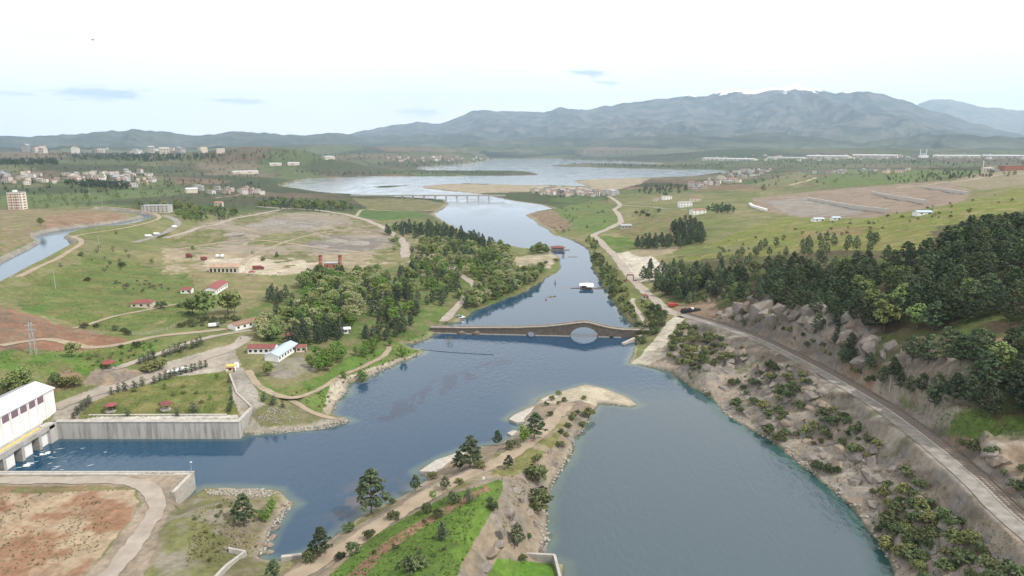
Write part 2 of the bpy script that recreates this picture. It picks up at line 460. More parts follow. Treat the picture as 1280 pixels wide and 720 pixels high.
# relief
relief = (fbm(flat[0] / 40, flat[1] / 40, 21, 5) - .5) * np.clip(rad / 700, .5, 6) * 2.0
right_bank = sstep(60, 85, flat[0]) * sstep(420, 360, flat[1]) * sstep(1, 8, SD)
right_slope = right_bank * sstep(62, 30, SD)
gul = ridged(flat[1] / 15 + flat[0] / 60, flat[0] / 26, 77, 4)
relief += right_slope * ((gul - .62) * 8.5 + (ridged((flat[0] + flat[1] * .5) / 9, flat[1] / 9, 5, 3) - .6) * 5.0)
spit = sstep(-10, -4, flat[0] + 0) * (flat[0] < 40) * (flat[1] < 300)
relief += spit * sstep(0, 4, SD) * sstep(22, 12, SD) * ((ridged(flat[0] / 6, flat[1] / 8, 15, 4) - .6) * 4.5 + (ridged(flat[0] / 2.4, flat[1] / 3, 19, 2) - .6) * 1.3)
ZL = ZR + relief * sstep(2, 25, SD)
slope_cap = np.where(quay & (flat[0] < -104.4), 30.0, np.where(flat[0] > 60, 1.1, np.where((flat[0] > -70) & (flat[1] < 300), 1.5, .5)))
ZL = np.minimum(ZL, .35 + np.maximum(SD, 0) * slope_cap)
ZL = np.maximum(ZL, .12 + np.clip(SD, 0, 12) * .06)
# rock cutting on the hill side of the railway
rq = hit_free([(1310, 692), (1250, 640), (1205, 595), (1150, 549), (1100, 511), (1050, 480), (1000, 452), (950, 427), (915, 413), (880, 402)], [16.5, 17.5, 18, 18, 18, 17.5, 16, 14, 12, 10])
cs_ = np.where((flat[0] > 90) & (flat[0] < 190) & (flat[1] > 120) & (flat[1] < 420))[0]
du_ = seg_dist(flat[0][cs_], flat[1][cs_], rq, False)
up_ = flat[0][cs_] > np.interp(flat[1][cs_], rq[:, 1], rq[:, 0])
al_ = sstep(205, 232, flat[1][cs_]) * sstep(402, 372, flat[1][cs_])
lump_ = np.clip(ridged(flat[1][cs_] / 26, flat[0][cs_] / 40, 43, 3) * 2.2 - .75, .15, 1.25)
rug_ = (ridged((flat[1][cs_] + flat[0][cs_] * .6) / 9, flat[0][cs_] / 12, 47, 2) - .55) * 7.5
ZL[cs_] += up_ * al_ * (sstep(8.4, 14.5, du_) * (1 - sstep(17, 34, du_)) * (7.5 * lump_ + rug_))
CLIFF = np.zeros(len(ZL)); CLIFF[cs_] = up_ * al_ * sstep(8.2, 9.5, du_) * (1 - sstep(15, 24, du_)) * sstep(.2, .5, lump_)
# bedding of the rock: ledges that dip along the bank
bed_ = (ZL + flat[1] * .42 + (fbm(flat[0] / 11, flat[1] / 11, 419, 2) - .5) * 4) / 3.4
ZL = ZL + (right_slope * sstep(2, 8, SD) + CLIFF) * (vnoise(bed_, flat[0] / 20, 421) - .5) * 3.4
# flat made ground: the quay and the power-house yard
yard = (flat[0] < -104.6) & (flat[1] < 213.5)
ZL = np.where(yard & (SD > .8), 5.95 + (ZL - 5.95) * sstep(208, 150, flat[1]) * .5, ZL)
gp = (flat[0] < -106) & (flat[1] > 254.6) & (flat[1] < 262)
ZL = np.where(gp & (SD > .6), 6.7, ZL)
Z = np.where(SD < 0, -np.minimum(.15 + -SD * .28, 6.0), ZL)
# canal cut
cn = (flat[0] < -150) & (rad < 1400)
cin = pip(flat[0][cn], flat[1][cn], [tuple(p) for p in CAN_W]); cd = seg_dist(flat[0][cn], flat[1][cn], CAN_W)
CD = np.full(flat[0].shape, 999.0); CD[cn] = np.where(cin, -cd, cd)
bank = CAN_Z + .3 + .62 * np.maximum(CD, 0)
Z = np.where(CD < 0, CAN_Z - 1.2, np.where((CD < 14), np.where(CD < 4.2, bank, Z + (27.0 - Z) * sstep(14, 4.5, CD)), Z))
ZG = Z.reshape(NR, NC)

lrr = np.log(rr)
def ground(X, Y):
    """height of the land sheet"""
    X = np.asarray(X, float); Y = np.asarray(Y, float)
    t = X / np.maximum(Y, 1e-6)
    c = np.interp(t, tx, np.arange(NC)); r = np.interp(np.log(np.hypot(X, Y)), lrr, np.arange(NR))
    c0 = np.clip(c.astype(int), 0, NC - 2); r0 = np.clip(r.astype(int), 0, NR - 2)
    fc, fr = c - c0, r - r0
    return (ZG[r0, c0] * (1 - fc) + ZG[r0, c0 + 1] * fc) * (1 - fr) + (ZG[r0 + 1, c0] * (1 - fc) + ZG[r0 + 1, c0 + 1] * fc) * fr

def hit(px, py, water=True):
    """photo pixels -> points on the ground (or water) that they show"""
    px = np.atleast_1d(np.asarray(px, float)); py = np.atleast_1d(np.asarray(py, float))
    dx, dy = (px - 640) / FPX, (360 - py) / FPX
    D = np.stack([dx, CP + dy * SP, -SP + dy * CP], 1)
    ts = np.geomspace(95, 33000, 900)
    res = np.full(len(px), ts[-1]); done = np.zeros(len(px), bool); tp = ts[0]
    for t in ts[1:]:
        act = ~done
        if not act.any(): break
        P = D[act] * t
        g = ground(P[:, 0], P[:, 1])
        if water: g = np.maximum(g, 0)
        below = P[:, 2] + CAM_H < g
        idx = np.where(act)[0][below]
        if len(idx):
            lo, hi = np.full(len(idx), tp), np.full(len(idx), t)
            for _ in range(14):
                m = (lo + hi) / 2
                Q = D[idx] * m[:, None]
                gg = ground(Q[:, 0], Q[:, 1])
                if water: gg = np.maximum(gg, 0)
                b = Q[:, 2] + CAM_H < gg
                hi = np.where(b, m, hi); lo = np.where(b, lo, m)
            res[idx] = hi; done[idx] = True
        tp = t
    P = D * res[:, None]
    g = ground(P[:, 0], P[:, 1])
    if water: g = np.maximum(g, 0)
    return np.stack([P[:, 0], P[:, 1], g], 1)

def hit1(px, py): return Vector(hit([px], [py])[0])

def smooth_path(P, step):
    """world polyline -> evenly spaced Catmull-Rom points"""
    P = np.asarray(P, float)
    if len(P) == 2: Q = np.stack([P[0] + (P[1] - P[0]) * t for t in np.linspace(0, 1, 40)])
    else:
        E = np.concatenate([[2 * P[0] - P[1]], P, [2 * P[-1] - P[-2]]]); Q = []
        for i in range(1, len(E) - 2):
            for t in np.linspace(0, 1, 24, endpoint=False):
                a, b, c, d = E[i - 1], E[i], E[i + 1], E[i + 2]
                Q.append(.5 * (2 * b + (c - a) * t + (2 * a - 5 * b + 4 * c - d) * t * t + (3 * b - a - 3 * c + d) * t ** 3))
        Q.append(P[-1]); Q = np.array(Q)
    L = np.concatenate([[0], np.cumsum(np.linalg.norm(np.diff(Q[:, :2], axis=0), axis=1))])
    n = max(3, int(L[-1] / step) + 1)
    s = np.linspace(0, L[-1], n)
    return np.stack([np.interp(s, L, Q[:, k]) for k in range(Q.shape[1])], 1)

def path_normals(P):
    T = np.gradient(P[:, :2], axis=0); T /= np.linalg.norm(T, axis=1)[:, None] + 1e-9
    return np.stack([-T[:, 1], T[:, 0]], 1)

# ------------------------------------------------------------------ roads: photo polylines; near ones are graded into the land
ROADS = {
 'asphalt_road': ([(1310, 692), (1250, 640), (1205, 595), (1150, 549), (1100, 511), (1050, 480), (1000, 452), (950, 427), (915, 413), (880, 402), (850, 394)], 4.8, 'asphalt', True),
 'gate_road': ([(850, 394), (836, 389), (822, 378), (808, 366), (795, 353), (786, 344), (776, 330), (764, 315), (752, 303), (745, 297)], 8.0, 'gravel_road', True),
 'spit_track': ([(350, 730), (400, 704), (440, 678), (480, 652), (520, 628), (560, 606), (600, 588), (640, 566), (664, 551), (684, 533), (700, 515), (712, 505)], 5.2, 'dirt', True),
 'power_house_road': ([(66, 512), (100, 497), (150, 481), (200, 466), (250, 449), (290, 434), (310, 420)], 7.5, 'gravel_road', True),
 'meadow_track': ([(92, 410), (140, 396), (190, 386), (240, 376), (285, 412)][:4] , 3.5, 'dirt', False),
 'upper_track': ([(0, 430), (60, 423), (110, 436), (150, 430), (200, 420), (250, 415), (300, 409), (325, 404)], 5.0, 'dirt', True),
 'side_road': ([(140, 460), (175, 452), (210, 438), (250, 424), (290, 416), (320, 412)], 4.5, 'gravel_road', True),
 'shore_track': ([(310, 462), (322, 480), (345, 493), (370, 497), (395, 488), (425, 472), (455, 458), (480, 444), (487, 434)], 3.2, 'dirt', True),
 'shore_track_branch': ([(362, 497), (385, 512), (405, 522), (420, 526)], 2.6, 'dirt', True),
 'park_road': ([(552, 403), (562, 393), (575, 380), (584, 370), (592, 356), (570, 340), (562, 332)], 6.0, 'gravel_road', True),
 'plain_road': ([(320, 258), (350, 260), (400, 263), (440, 270), (470, 280), (495, 295), (505, 305), (507, 322)], 9.0, 'gravel_road', False),
 'terrace_road': ([(168, 303), (190, 297), (210, 289), (222, 281), (218, 274), (205, 269)], 8.0, 'asphalt', False),
 'terrace_link_road': ([(205, 298), (240, 288), (280, 277), (320, 268), (350, 262)], 8.0, 'gravel_road', False),
 'yard_track': ([(-10, 601), (70, 600), (130, 599.5), (168, 603), (190, 614), (196, 630), (186, 655), (160, 690), (125, 735)], 5.0, 'gravel_road', True),
 'plain_track': ([(215, 312), (260, 306), (310, 300), (360, 304), (420, 312), (480, 318)], 5.0, 'dirt', False),
 'plain_cross_track': ([(300, 330), (330, 312), (380, 296), (440, 286), (470, 282)], 4.0, 'dirt', False),
 'canal_track': ([(22, 346), (55, 330), (80, 318), (100, 306), (100, 299), (92, 296.5), (106, 292), (140, 287.5), (165, 283), (190, 277), (199, 271.5), (190, 266), (160, 261), (125, 258)], 4.5, 'dirt', False),
 'valley_road': ([(745, 297), (742, 294), (760, 286), (768, 282), (776, 277), (773, 268), (768, 262), (775, 256), (765, 248), (752, 243)], 8.0, 'gravel_road', False),
 'hill_road': ([(775, 256), (800, 258), (830, 261), (858, 262)], 7.0, 'gravel_road', False),
 'waterside_path': ([(792, 372), (790, 378), (797, 388), (803, 398), (806, 403)], 3.0, 'gravel_road', True),
 'shelf_track': ([(330, 236), (300, 243), (270, 248)], 6.0, 'dirt', False),
 'field_track': ([(445, 270), (455, 262), (480, 263), (520, 264), (545, 262)], 5.0, 'dirt', False),
 'far_track': ([(985, 232), (1010, 226), (1020, 222)], 9.0, 'dirt', False),
 'ridge_track': ([(1120, 235), (1180, 228), (1230, 222), (1280, 217)], 8.0, 'dirt', False),
 'meadow_hill_track': ([(960, 300), (1010, 295), (1060, 290), (1120, 287), (1180, 280)], 3.0, 'dirt', False)}
ROAD_P = {}
for nm, (pp, wd, mt, grade) in ROADS.items():
    P = hit([p[0] for p in pp], [p[1] for p in pp])
    if nm == 'asphalt_road':                        # an even railway grade
        zz = [17.6, 17.8, 18, 18, 18, 17.5, 16, 14, 12.6, 10.6, 8.6]; P = np.c_[hit_free(pp, zz), zz]
    dm = np.hypot(P[:, 0], P[:, 1]).mean()
    Q = smooth_path(P, max(1.5, dm / 160))
    g = np.maximum(ground(Q[:, 0], Q[:, 1]), .9) if nm != 'asphalt_road' else Q[:, 2]
    k = 9 if grade else 3
    pad = np.concatenate([np.full(k, g[0]), g, np.full(k, g[-1])])
    g = np.convolve(pad, np.ones(2 * k + 1) / (2 * k + 1), 'valid')
    Q[:, 2] = g
    ROAD_P[nm] = Q
    grade = grade or dm < 1250
    if grade:
        bx0, bx1, by0, by1 = Q[:, 0].min() - 15, Q[:, 0].max() + 15, Q[:, 1].min() - 15, Q[:, 1].max() + 15
        sel = np.where((flat[0] > bx0) & (flat[0] < bx1) & (flat[1] > by0) & (flat[1] < by1) & (SD > 0))[0]
        X, Y = flat[0][sel], flat[1][sel]
        best = np.full(X.shape, 1e9); zb = np.zeros(X.shape); lf = np.zeros(X.shape, bool)
        for i in range(len(Q) - 1):
            ax, ay, az = Q[i]; vx, vy = Q[i + 1, 0] - ax, Q[i + 1, 1] - ay
            t = np.clip(((X - ax) * vx + (Y - ay) * vy) / (vx * vx + vy * vy + 1e-9), 0, 1)
            d = np.hypot(X - ax - t * vx, Y - ay - t * vy)
            m = d < best
            lf = np.where(m, vx * (Y - ay) - vy * (X - ax) > 0, lf)
            best = np.where(m, d, best); zb = np.where(m, az + t * (Q[i + 1, 2] - az), zb)
        extra = np.where(lf, .6, 4.2) if nm == 'asphalt_road' else .8      # room for the railway beside the road
        k = sstep(wd / 2 + extra + 3.5, wd / 2 + extra, best)
        Z[sel] = Z[sel] + (zb - .12 - Z[sel]) * k
ZG = Z.reshape(NR, NC)
# ------------------------------------------------------------------ land cover: what covers each patch of ground
PX, PY = proj(flat[0], flat[1], Z)
n1 = fbm(flat[0] / 60, flat[1] / 60, 101, 5)
n2 = fbm(flat[0] / 9, flat[1] / 9, 131, 4)
n3 = fbm(flat[0] / 4.5, flat[1] / 4.5, 151, 3)
nf = fbm(flat[0] / 300, flat[1] / 300, 171, 5)
wob = np.clip(500 / rad, .12, 1.0)
EX = PX + (fbm(flat[0] / 12, flat[1] / 12, 201, 4) - .5) * 26 * wob
EY = PY + (fbm(flat[0] / 12, flat[1] / 12, 231, 4) - .5) * 12 * wob
C3 = np.zeros((len(rad), 3))
def blend(a, b, t): return a + (b - a) * t[:, None]
def cc(*v): return np.array(v)
GRASS, MEAD, DRY, SOIL, TAN, GREY, ROCK, SAND = cc(.085, .165, .028), cc(.135, .155, .055), cc(.215, .19, .10), cc(.20, .105, .062), cc(.27, .215, .145), cc(.235, .215, .19), cc(.175, .16, .15), cc(.43, .38, .29)
BARK, DARKG = cc(.11, .088, .055), cc(.05, .075, .028)
# default: rough pasture
C3[:] = blend(np.broadcast_to(MEAD, C3.shape), DRY, sstep(.40, .62, n1 * .6 + n2 * .4))
C3 = blend(C3, cc(.10, .135, .045), sstep(.52, .68, n2) * .5)
# far plain: a patchwork of fields
def cells(X, Y, s, seed, ang, stretch):
    ca, sa = math.cos(ang), math.sin(ang)
    U, V = (X * ca + Y * sa) / s, (-X * sa + Y * ca) / (s * stretch)
    iu, iv = np.floor(U), np.floor(V)
    best = np.full(U.shape, 9.); bid = np.zeros(U.shape); second = np.full(U.shape, 9.)
    for a in (-1, 0, 1):
        for b in (-1, 0, 1):
            ju, jv = iu + a, iv + b
            cx, cy = ju + .5 + (_hash(ju, jv, seed) - .5) * .8, jv + .5 + (_hash(ju, jv, seed + 1) - .5) * .8
            d = np.maximum(np.abs(U - cx), np.abs(V - cy)) + .25 * np.hypot(U - cx, V - cy)
            m = d < best
            second = np.where(m, best, np.minimum(second, d))
            bid = np.where(m, _hash(ju, jv, seed + 2), bid); best = np.where(m, d, best)
    return bid, second - best
FIELD = np.array([[.075, .135, .04], [.055, .10, .035], [.10, .155, .05], [.13, .15, .07], [.18, .15, .10], [.20, .125, .085], [.05, .075, .035], [.14, .155, .075], [.085, .14, .045], [.15, .11, .075]])
fid, fed = cells(flat[0] + (nf - .5) * 300, flat[1] + (n1 - .5) * 160, 210., 61, .35, 1.9)
fcol = FIELD[np.clip((fid * 10).astype(int), 0, 9)] * (.70 + .28 * n1)[:, None]
fcol = blend(fcol, np.broadcast_to(DARKG, fcol.shape), sstep(.06, .02, fed) * .7)
fid2, fed2 = cells(flat[0], flat[1], 620., 91, -.25, 1.5)
fcol2 = FIELD[np.clip((fid2 * 10).astype(int), 0, 9)] * (.62 + .36 * nf)[:, None]
fcol = blend(fcol, fcol2, sstep(2600, 5200, rad))
fcol = blend(fcol, np.broadcast_to(cc(.05, .07, .035), fcol.shape), sstep(.52, .62, nf) * .8)
C3 = blend(C3, fcol, sstep(900, 1300, rad) * np.where(PX < 760, 1.0, sstep(1300, 1800, rad)))

def patch(pts, c1, c2=None, lo=.35, hi=.65, wx=1.0, soft=None, k=1.0, fine=.5):
    """ground cover inside a photo outline: c1, mottled with c2"""
    xs, ys = [p[0] for p in pts], [p[1] for p in pts]
    ex = PX + (EX - PX) * wx; ey = PY + (EY - PY) * wx
    sel = np.where((ex > min(xs)) & (ex < max(xs)) & (ey > min(ys)) & (ey < max(ys)) & (SD > 0))[0]
    sel = sel[pip(ex[sel], ey[sel], pts)]
    t = sstep(lo, hi, n2[sel] * (1 - fine) + n3[sel] * fine) if c2 is not None else None
    col = np.broadcast_to(c1, (len(sel), 3)) if c2 is None else blend(np.broadcast_to(c1, (len(sel), 3)), c2, t)
    C3[sel] = C3[sel] * (1 - k) + col * k

# --- right side
patch([(855, 400), (800, 460), (830, 470), (1125, 760), (1330, 760), (1290, 540), (1190, 520), (1000, 380), (900, 380)], cc(.265, .222, .18), cc(.20, .185, .172), .42, .58)
rs = right_bank * sstep(75, 55, SD)
C3 = blend(C3, np.broadcast_to(cc(.125, .12, .05), C3.shape), rs * sstep(.58, .68, n2) * .6)
patch([(880, 402), (985, 395), (1010, 400), (1040, 440), (1100, 470), (1150, 515), (1290, 620), (1290, 640), (1200, 570), (1100, 497), (1000, 438)], cc(.21, .17, .14), cc(.155, .145, .14), .4, .6)
patch([(1180, 548), (1300, 540), (1300, 612), (1240, 585)], cc(.20, .145, .105), cc(.24, .19, .14))
FOREST_PX = [(800, 330), (850, 345), (850, 320), (930, 318), (1050, 312), (1160, 312), (1170, 280), (1230, 268), (1300, 262), (1300, 545), (1190, 545), (1150, 505), (1100, 470), (1040, 440), (1010, 405), (960, 390), (900, 388), (830, 372)]
patch(FOREST_PX, cc(.105, .082, .05), cc(.075, .10, .03), .42, .62)
patch([(1040, 405), (1075, 420), (1090, 470), (1060, 455)], cc(.085, .12, .03), cc(.12, .11, .05))
patch([(1105, 480), (1150, 470), (1260, 520), (1300, 520), (1300, 550), (1190, 545), (1140, 510)], cc(.10, .15, .035), cc(.12, .11, .05), .45, .7)
for q in ([(972, 402), (1000, 402), (1010, 425), (985, 418)], [(1050, 458), (1085, 462), (1105, 498), (1080, 505), (1055, 480)], [(1110, 468), (1150, 465), (1160, 490), (1120, 495)], [(1215, 425), (1270, 420), (1270, 450), (1230, 470)], [(925, 372), (975, 355), (990, 362), (940, 392), (915, 385)], [(840, 390), (880, 372), (900, 378), (895, 395), (860, 398)]):
    patch(q, cc(.26, .175, .12), cc(.20, .15, .11))
patch([(820, 330), (860, 322), (930, 312), (1050, 300), (1170, 282), (1300, 225), (1300, 262), (1170, 280), (1160, 312), (1050, 312), (930, 320)], cc(.15, .165, .04), cc(.20, .18, .075), .42, .62, fine=.3)
patch([(870, 310), (960, 275), (1100, 268), (1160, 262), (1290, 232), (1290, 256), (1170, 284), (1050, 300), (960, 306)], cc(.145, .17, .04), cc(.21, .19, .08), .48, .68, fine=.3)
patch([(1000, 292), (1060, 284), (1100, 282), (1080, 290), (1010, 298)], cc(.22, .16, .08), cc(.2, .18, .08))
patch([(940, 248), (1010, 240), (1100, 232), (1180, 226), (1215, 238), (1205, 252), (1150, 262), (1090, 272), (1000, 272), (945, 262)], cc(.26, .20, .155), cc(.20, .16, .125), wx=.6)
patch([(955, 252), (1010, 246), (1080, 264), (1070, 270), (990, 270)], cc(.26, .23, .20), cc(.22, .2, .18), wx=.4)
patch([(1005, 226), (1060, 212), (1130, 212), (1240, 214), (1180, 222), (1110, 230), (1050, 234)], cc(.085, .155, .03), cc(.10, .15, .04), wx=.5)
patch([(930, 232), (1000, 215), (1020, 220), (1000, 236)], cc(.12, .15, .05), cc(.17, .16, .075), wx=.5)
patch([(1180, 228), (1240, 212), (1300, 208), (1300, 228), (1230, 238)], cc(.25, .21, .15), cc(.2, .18, .1), wx=.5)
patch([(786, 456), (800, 445), (818, 425), (828, 410), (846, 393), (856, 398), (842, 412), (834, 430), (836, 444), (818, 452), (803, 459)], cc(.46, .42, .35), cc(.40, .36, .29), wx=.15)
patch([(765, 318), (788, 314), (812, 318), (832, 334), (826, 350), (795, 354), (782, 344)], cc(.50, .46, .39), cc(.42, .38, .31), wx=.2)
patch([(783, 314), (800, 312), (850, 308), (838, 318), (800, 322)], cc(.32, .26, .18), cc(.25, .22, .14), wx=.3)
patch([(745, 296), (770, 296), (800, 300), (790, 312), (770, 318), (756, 304)], GRASS * .9, MEAD, wx=.5)
patch([(690, 262), (745, 250), (775, 258), (770, 286), (740, 292), (715, 285)], cc(.10, .16, .04), cc(.16, .13, .08), .5, .7, wx=.6)
patch([(655, 268), (690, 262), (715, 280), (705, 290), (680, 282)], cc(.18, .12, .085), cc(.21, .17, .11), wx=.5)
patch([(770, 290), (800, 270), (860, 264), (880, 282), (850, 300), (800, 305)], cc(.13, .15, .05), cc(.20, .14, .09), .45, .65, wx=.6)
patch([(527, 234), (545, 230), (640, 230), (740, 234), (717, 227), (745, 223), (815, 222), (800, 230), (760, 240), (690, 238), (600, 242)], cc(.33, .28, .20), cc(.26, .22, .15), wx=.3)
# --- spit
SPIT = [(300, 760), (380, 698), (520, 612), (520, 585), (620, 552), (640, 515), (735, 478), (805, 507), (740, 515), (720, 550), (690, 620), (688, 680), (672, 700), (720, 700), (720, 780)]
patch(SPIT, cc(.25, .20, .145), cc(.19, .165, .135), .4, .6, wx=.3)
patch([(480, 645), (560, 600), (640, 560), (690, 520), (720, 520), (690, 560), (655, 590), (600, 600)], cc(.16, .16, .06), cc(.24, .2, .14), .45, .6, wx=.5)
patch([(395, 735), (470, 668), (560, 619), (628, 598), (628, 612), (612, 645), (592, 675), (565, 735)], cc(.085, .17, .024), cc(.055, .105, .02), .45, .72, wx=.35)
patch([(395, 735), (470, 668), (560, 619), (628, 598), (628, 612), (612, 645), (592, 675), (565, 735)], cc(.14, .165, .045), None, wx=.9, k=.25)
patch([(418, 735), (470, 684), (520, 653), (560, 631), (607, 606), (614, 611), (566, 638), (528, 660), (480, 692), (446, 735)], cc(.22, .125, .085), cc(.25, .15, .10), wx=.2)
patch([(598, 740), (622, 697), (703, 707), (703, 740)], cc(.085, .185, .022), cc(.10, .165, .03), wx=.1)
patch([(672, 503), (695, 492), (732, 480), (762, 486), (802, 506), (745, 507), (725, 500), (700, 506)], SAND, SAND * .85, wx=.2)
# --- quay and yard, bottom left
patch([(-20, 590), (245, 586), (250, 612), (330, 612), (360, 630), (330, 700), (330, 760), (-20, 760)], cc(.23, .195, .14), cc(.15, .145, .07), .42, .62)
patch([(-20, 616), (158, 611), (172, 624), (163, 652), (120, 692), (92, 740), (-20, 740)], cc(.255, .145, .09), cc(.32, .245, .17), .38, .6, wx=1.1)
patch([(-20, 609), (120, 606), (150, 610), (120, 614), (-20, 618)], cc(.24, .15, .10), cc(.14, .15, .06), wx=.4)
patch([(-20, 592), (247, 588), (226, 613), (216, 636), (200, 662), (172, 740), (92, 740), (130, 690), (165, 652), (178, 628), (168, 612), (140, 606), (-20, 609)], cc(.30, .245, .19), cc(.22, .18, .14), wx=.6)
patch([(216, 640), (250, 622), (280, 640), (290, 700), (250, 740), (180, 740)], cc(.22, .2, .155), cc(.14, .145, .06), .42, .6)
# --- left bank
patch([(66, 556), (300, 548), (300, 455), (290, 430), (200, 455), (66, 505)], cc(.36, .32, .27), cc(.30, .27, .23), wx=.1)
patch([(92, 530), (112, 505), (140, 492), (215, 471), (287, 464), (292, 500), (300, 520), (298, 530)], cc(.12, .145, .04), cc(.17, .16, .06), .42, .62, wx=.1)
patch([(92, 528), (118, 521), (298, 519), (298, 523), (118, 525), (96, 532)], cc(.45, .43, .40), wx=.02)
patch([(290, 462), (303, 458), (322, 490), (332, 508), (300, 512)], cc(.30, .28, .25), cc(.25, .23, .2), wx=.3)
patch([(298, 545), (300, 515), (330, 505), (380, 512), (440, 524), (410, 538)], cc(.22, .205, .165), cc(.30, .28, .24), wx=.3)
patch([(300, 545), (330, 539), (380, 534), (432, 523), (440, 530), (400, 540)], cc(.40, .37, .32), cc(.32, .29, .24), wx=.3)
patch([(310, 520), (330, 506), (400, 515), (430, 522), (380, 530), (330, 534)], cc(.17, .155, .095), cc(.14, .15, .06), wx=.8)
patch([(312, 466), (325, 468), (345, 488), (400, 470), (470, 425), (540, 395), (545, 420), (500, 430), (535, 440), (470, 465), (430, 482), (425, 505), (415, 516), (360, 505), (325, 490)], cc(.10, .17, .035), cc(.15, .165, .06), .4, .65, wx=.5)
patch([(410, 478), (470, 458), (535, 438), (528, 446), (480, 466), (437, 486), (425, 506), (412, 518), (405, 512)], cc(.40, .36, .29), cc(.3, .26, .19), wx=.5)
patch([(335, 455), (380, 442), (392, 462), (360, 475), (335, 470)], cc(.27, .245, .21), cc(.21, .2, .14))
patch([(-10, 378), (20, 388), (70, 405), (110, 412), (160, 424), (130, 436), (60, 440), (-10, 424)], cc(.235, .125, .08), cc(.20, .145, .10), .4, .65, wx=.6)
patch([(-10, 384), (60, 402), (80, 412), (20, 440), (-10, 440)], cc(.17, .13, .095), cc(.21, .12, .08), wx=.6)
patch([(0, 440), (100, 440), (150, 430), (205, 424), (200, 440), (150, 460), (110, 470), (60, 470), (0, 460)], cc(.095, .165, .032), cc(.14, .15, .05), .45, .65)
patch([(50, 478), (85, 458), (100, 468), (105, 480), (70, 490)], cc(.24, .165, .105), cc(.16, .13, .085))
patch([(102, 478), (115, 465), (150, 458), (178, 462), (180, 474), (140, 484), (104, 485)], cc(.20, .17, .145), cc(.26, .2, .14))
MEADOW = [(40, 345), (120, 322), (200, 335), (260, 345), (290, 372), (255, 392), (200, 405), (150, 418), (110, 410), (60, 396), (20, 380)]
patch(MEADOW, cc(.105, .145, .04), cc(.145, .15, .055), .42, .66, fine=.25)
patch([(0, 342), (45, 326), (100, 300), (130, 296), (110, 320), (60, 345), (10, 370)], cc(.20, .185, .10), cc(.13, .15, .05))
patch([(20, 385), (60, 382), (70, 402), (40, 396)], cc(.09, .16, .035), cc(.12, .15, .05))
patch([(0, 262), (60, 262), (150, 258), (165, 270), (140, 280), (60, 290), (40, 300), (0, 320)], cc(.22, .175, .115), cc(.15, .15, .06), .45, .65)
patch([(45, 272), (100, 266), (150, 268), (158, 272), (110, 282), (60, 286)], cc(.22, .14, .095), cc(.24, .18, .12))
patch([(215, 300), (250, 280), (320, 265), (400, 266), (450, 272), (480, 285), (495, 300), (490, 318), (440, 330), (360, 318), (260, 318)], cc(.28, .235, .18), cc(.22, .20, .155), .4, .65, fine=.3)
patch([(360, 300), (420, 295), (480, 300), (470, 312), (400, 315)], cc(.21, .19, .17), cc(.17, .155, .14), wx=1.6)
patch([(300, 275), (350, 270), (410, 276), (400, 284), (340, 288)], cc(.21, .195, .18), cc(.25, .22, .18), wx=1.8)
patch([(230, 300), (280, 290), (320, 292), (290, 306), (240, 312)], cc(.23, .205, .16), cc(.18, .165, .12), wx=1.8)
patch([(420, 278), (460, 280), (480, 292), (440, 292)], cc(.18, .155, .11), cc(.25, .215, .16), wx=1.8)
patch([(320, 296), (380, 288), (410, 300), (350, 308), (310, 306)], cc(.13, .15, .05), cc(.2, .18, .11))
patch([(200, 310), (320, 316), (380, 318), (490, 316), (490, 330), (420, 336), (340, 342), (270, 345), (205, 338)], cc(.33, .27, .19), cc(.25, .21, .14))
patch([(230, 338), (330, 342), (345, 358), (320, 375), (270, 372), (245, 360)], cc(.24, .20, .115), cc(.16, .16, .065))
patch([(255, 325), (262, 338), (330, 343), (400, 340), (400, 328), (330, 322)], cc(.46, .41, .33), cc(.36, .3, .22))
patch([(205, 330), (240, 318), (260, 330), (240, 342), (205, 344)], cc(.36, .30, .22), cc(.17, .16, .07))
for g_ in ([(215, 300), (255, 284), (285, 292), (270, 306), (235, 320)], [(330, 320), (380, 312), (405, 320), (350, 332)], [(430, 268), (470, 276), (488, 290), (455, 284)], [(395, 286), (430, 284), (445, 290), (410, 294)], [(275, 276), (320, 266), (360, 266), (310, 282)], [(455, 318), (490, 308), (497, 322), (465, 330)]):
    patch(g_, cc(.125, .14, .05), cc(.21, .18, .115), .4, .62, wx=2.4)
PARK = [(300, 400), (330, 372), (400, 345), (480, 340), (500, 328), (540, 320), (620, 310), (690, 330), (660, 362), (590, 390), (545, 415), (480, 435), (400, 440), (330, 430)]
patch(PARK, cc(.10, .145, .04), cc(.155, .14, .07), .42, .66)
patch([(640, 322), (690, 316), (698, 322), (690, 335), (650, 335)], SAND * .9, cc(.25, .22, .14), wx=.5)
patch([(655, 366), (690, 344), (698, 338), (702, 326), (700, 340), (672, 358), (590, 393), (560, 407), (545, 412), (575, 398)], cc(.28, .225, .15), cc(.2, .18, .1), wx=.5)
patch([(500, 300), (540, 290), (560, 330), (540, 345), (505, 340)], cc(.13, .15, .05), cc(.26, .22, .15))
patch([(445, 262), (470, 262), (520, 264), (535, 270), (480, 276), (445, 272)], cc(.07, .13, .035), cc(.08, .135, .04), wx=.3)
patch([(440, 248), (520, 248), (560, 254), (545, 264), (460, 262)], cc(.13, .145, .055), cc(.17, .15, .08), wx=.5)
patch([(0, 245), (120, 240), (230, 236), (230, 243), (120, 252), (0, 258)], cc(.08, .135, .045), cc(.1, .14, .05), wx=.5)
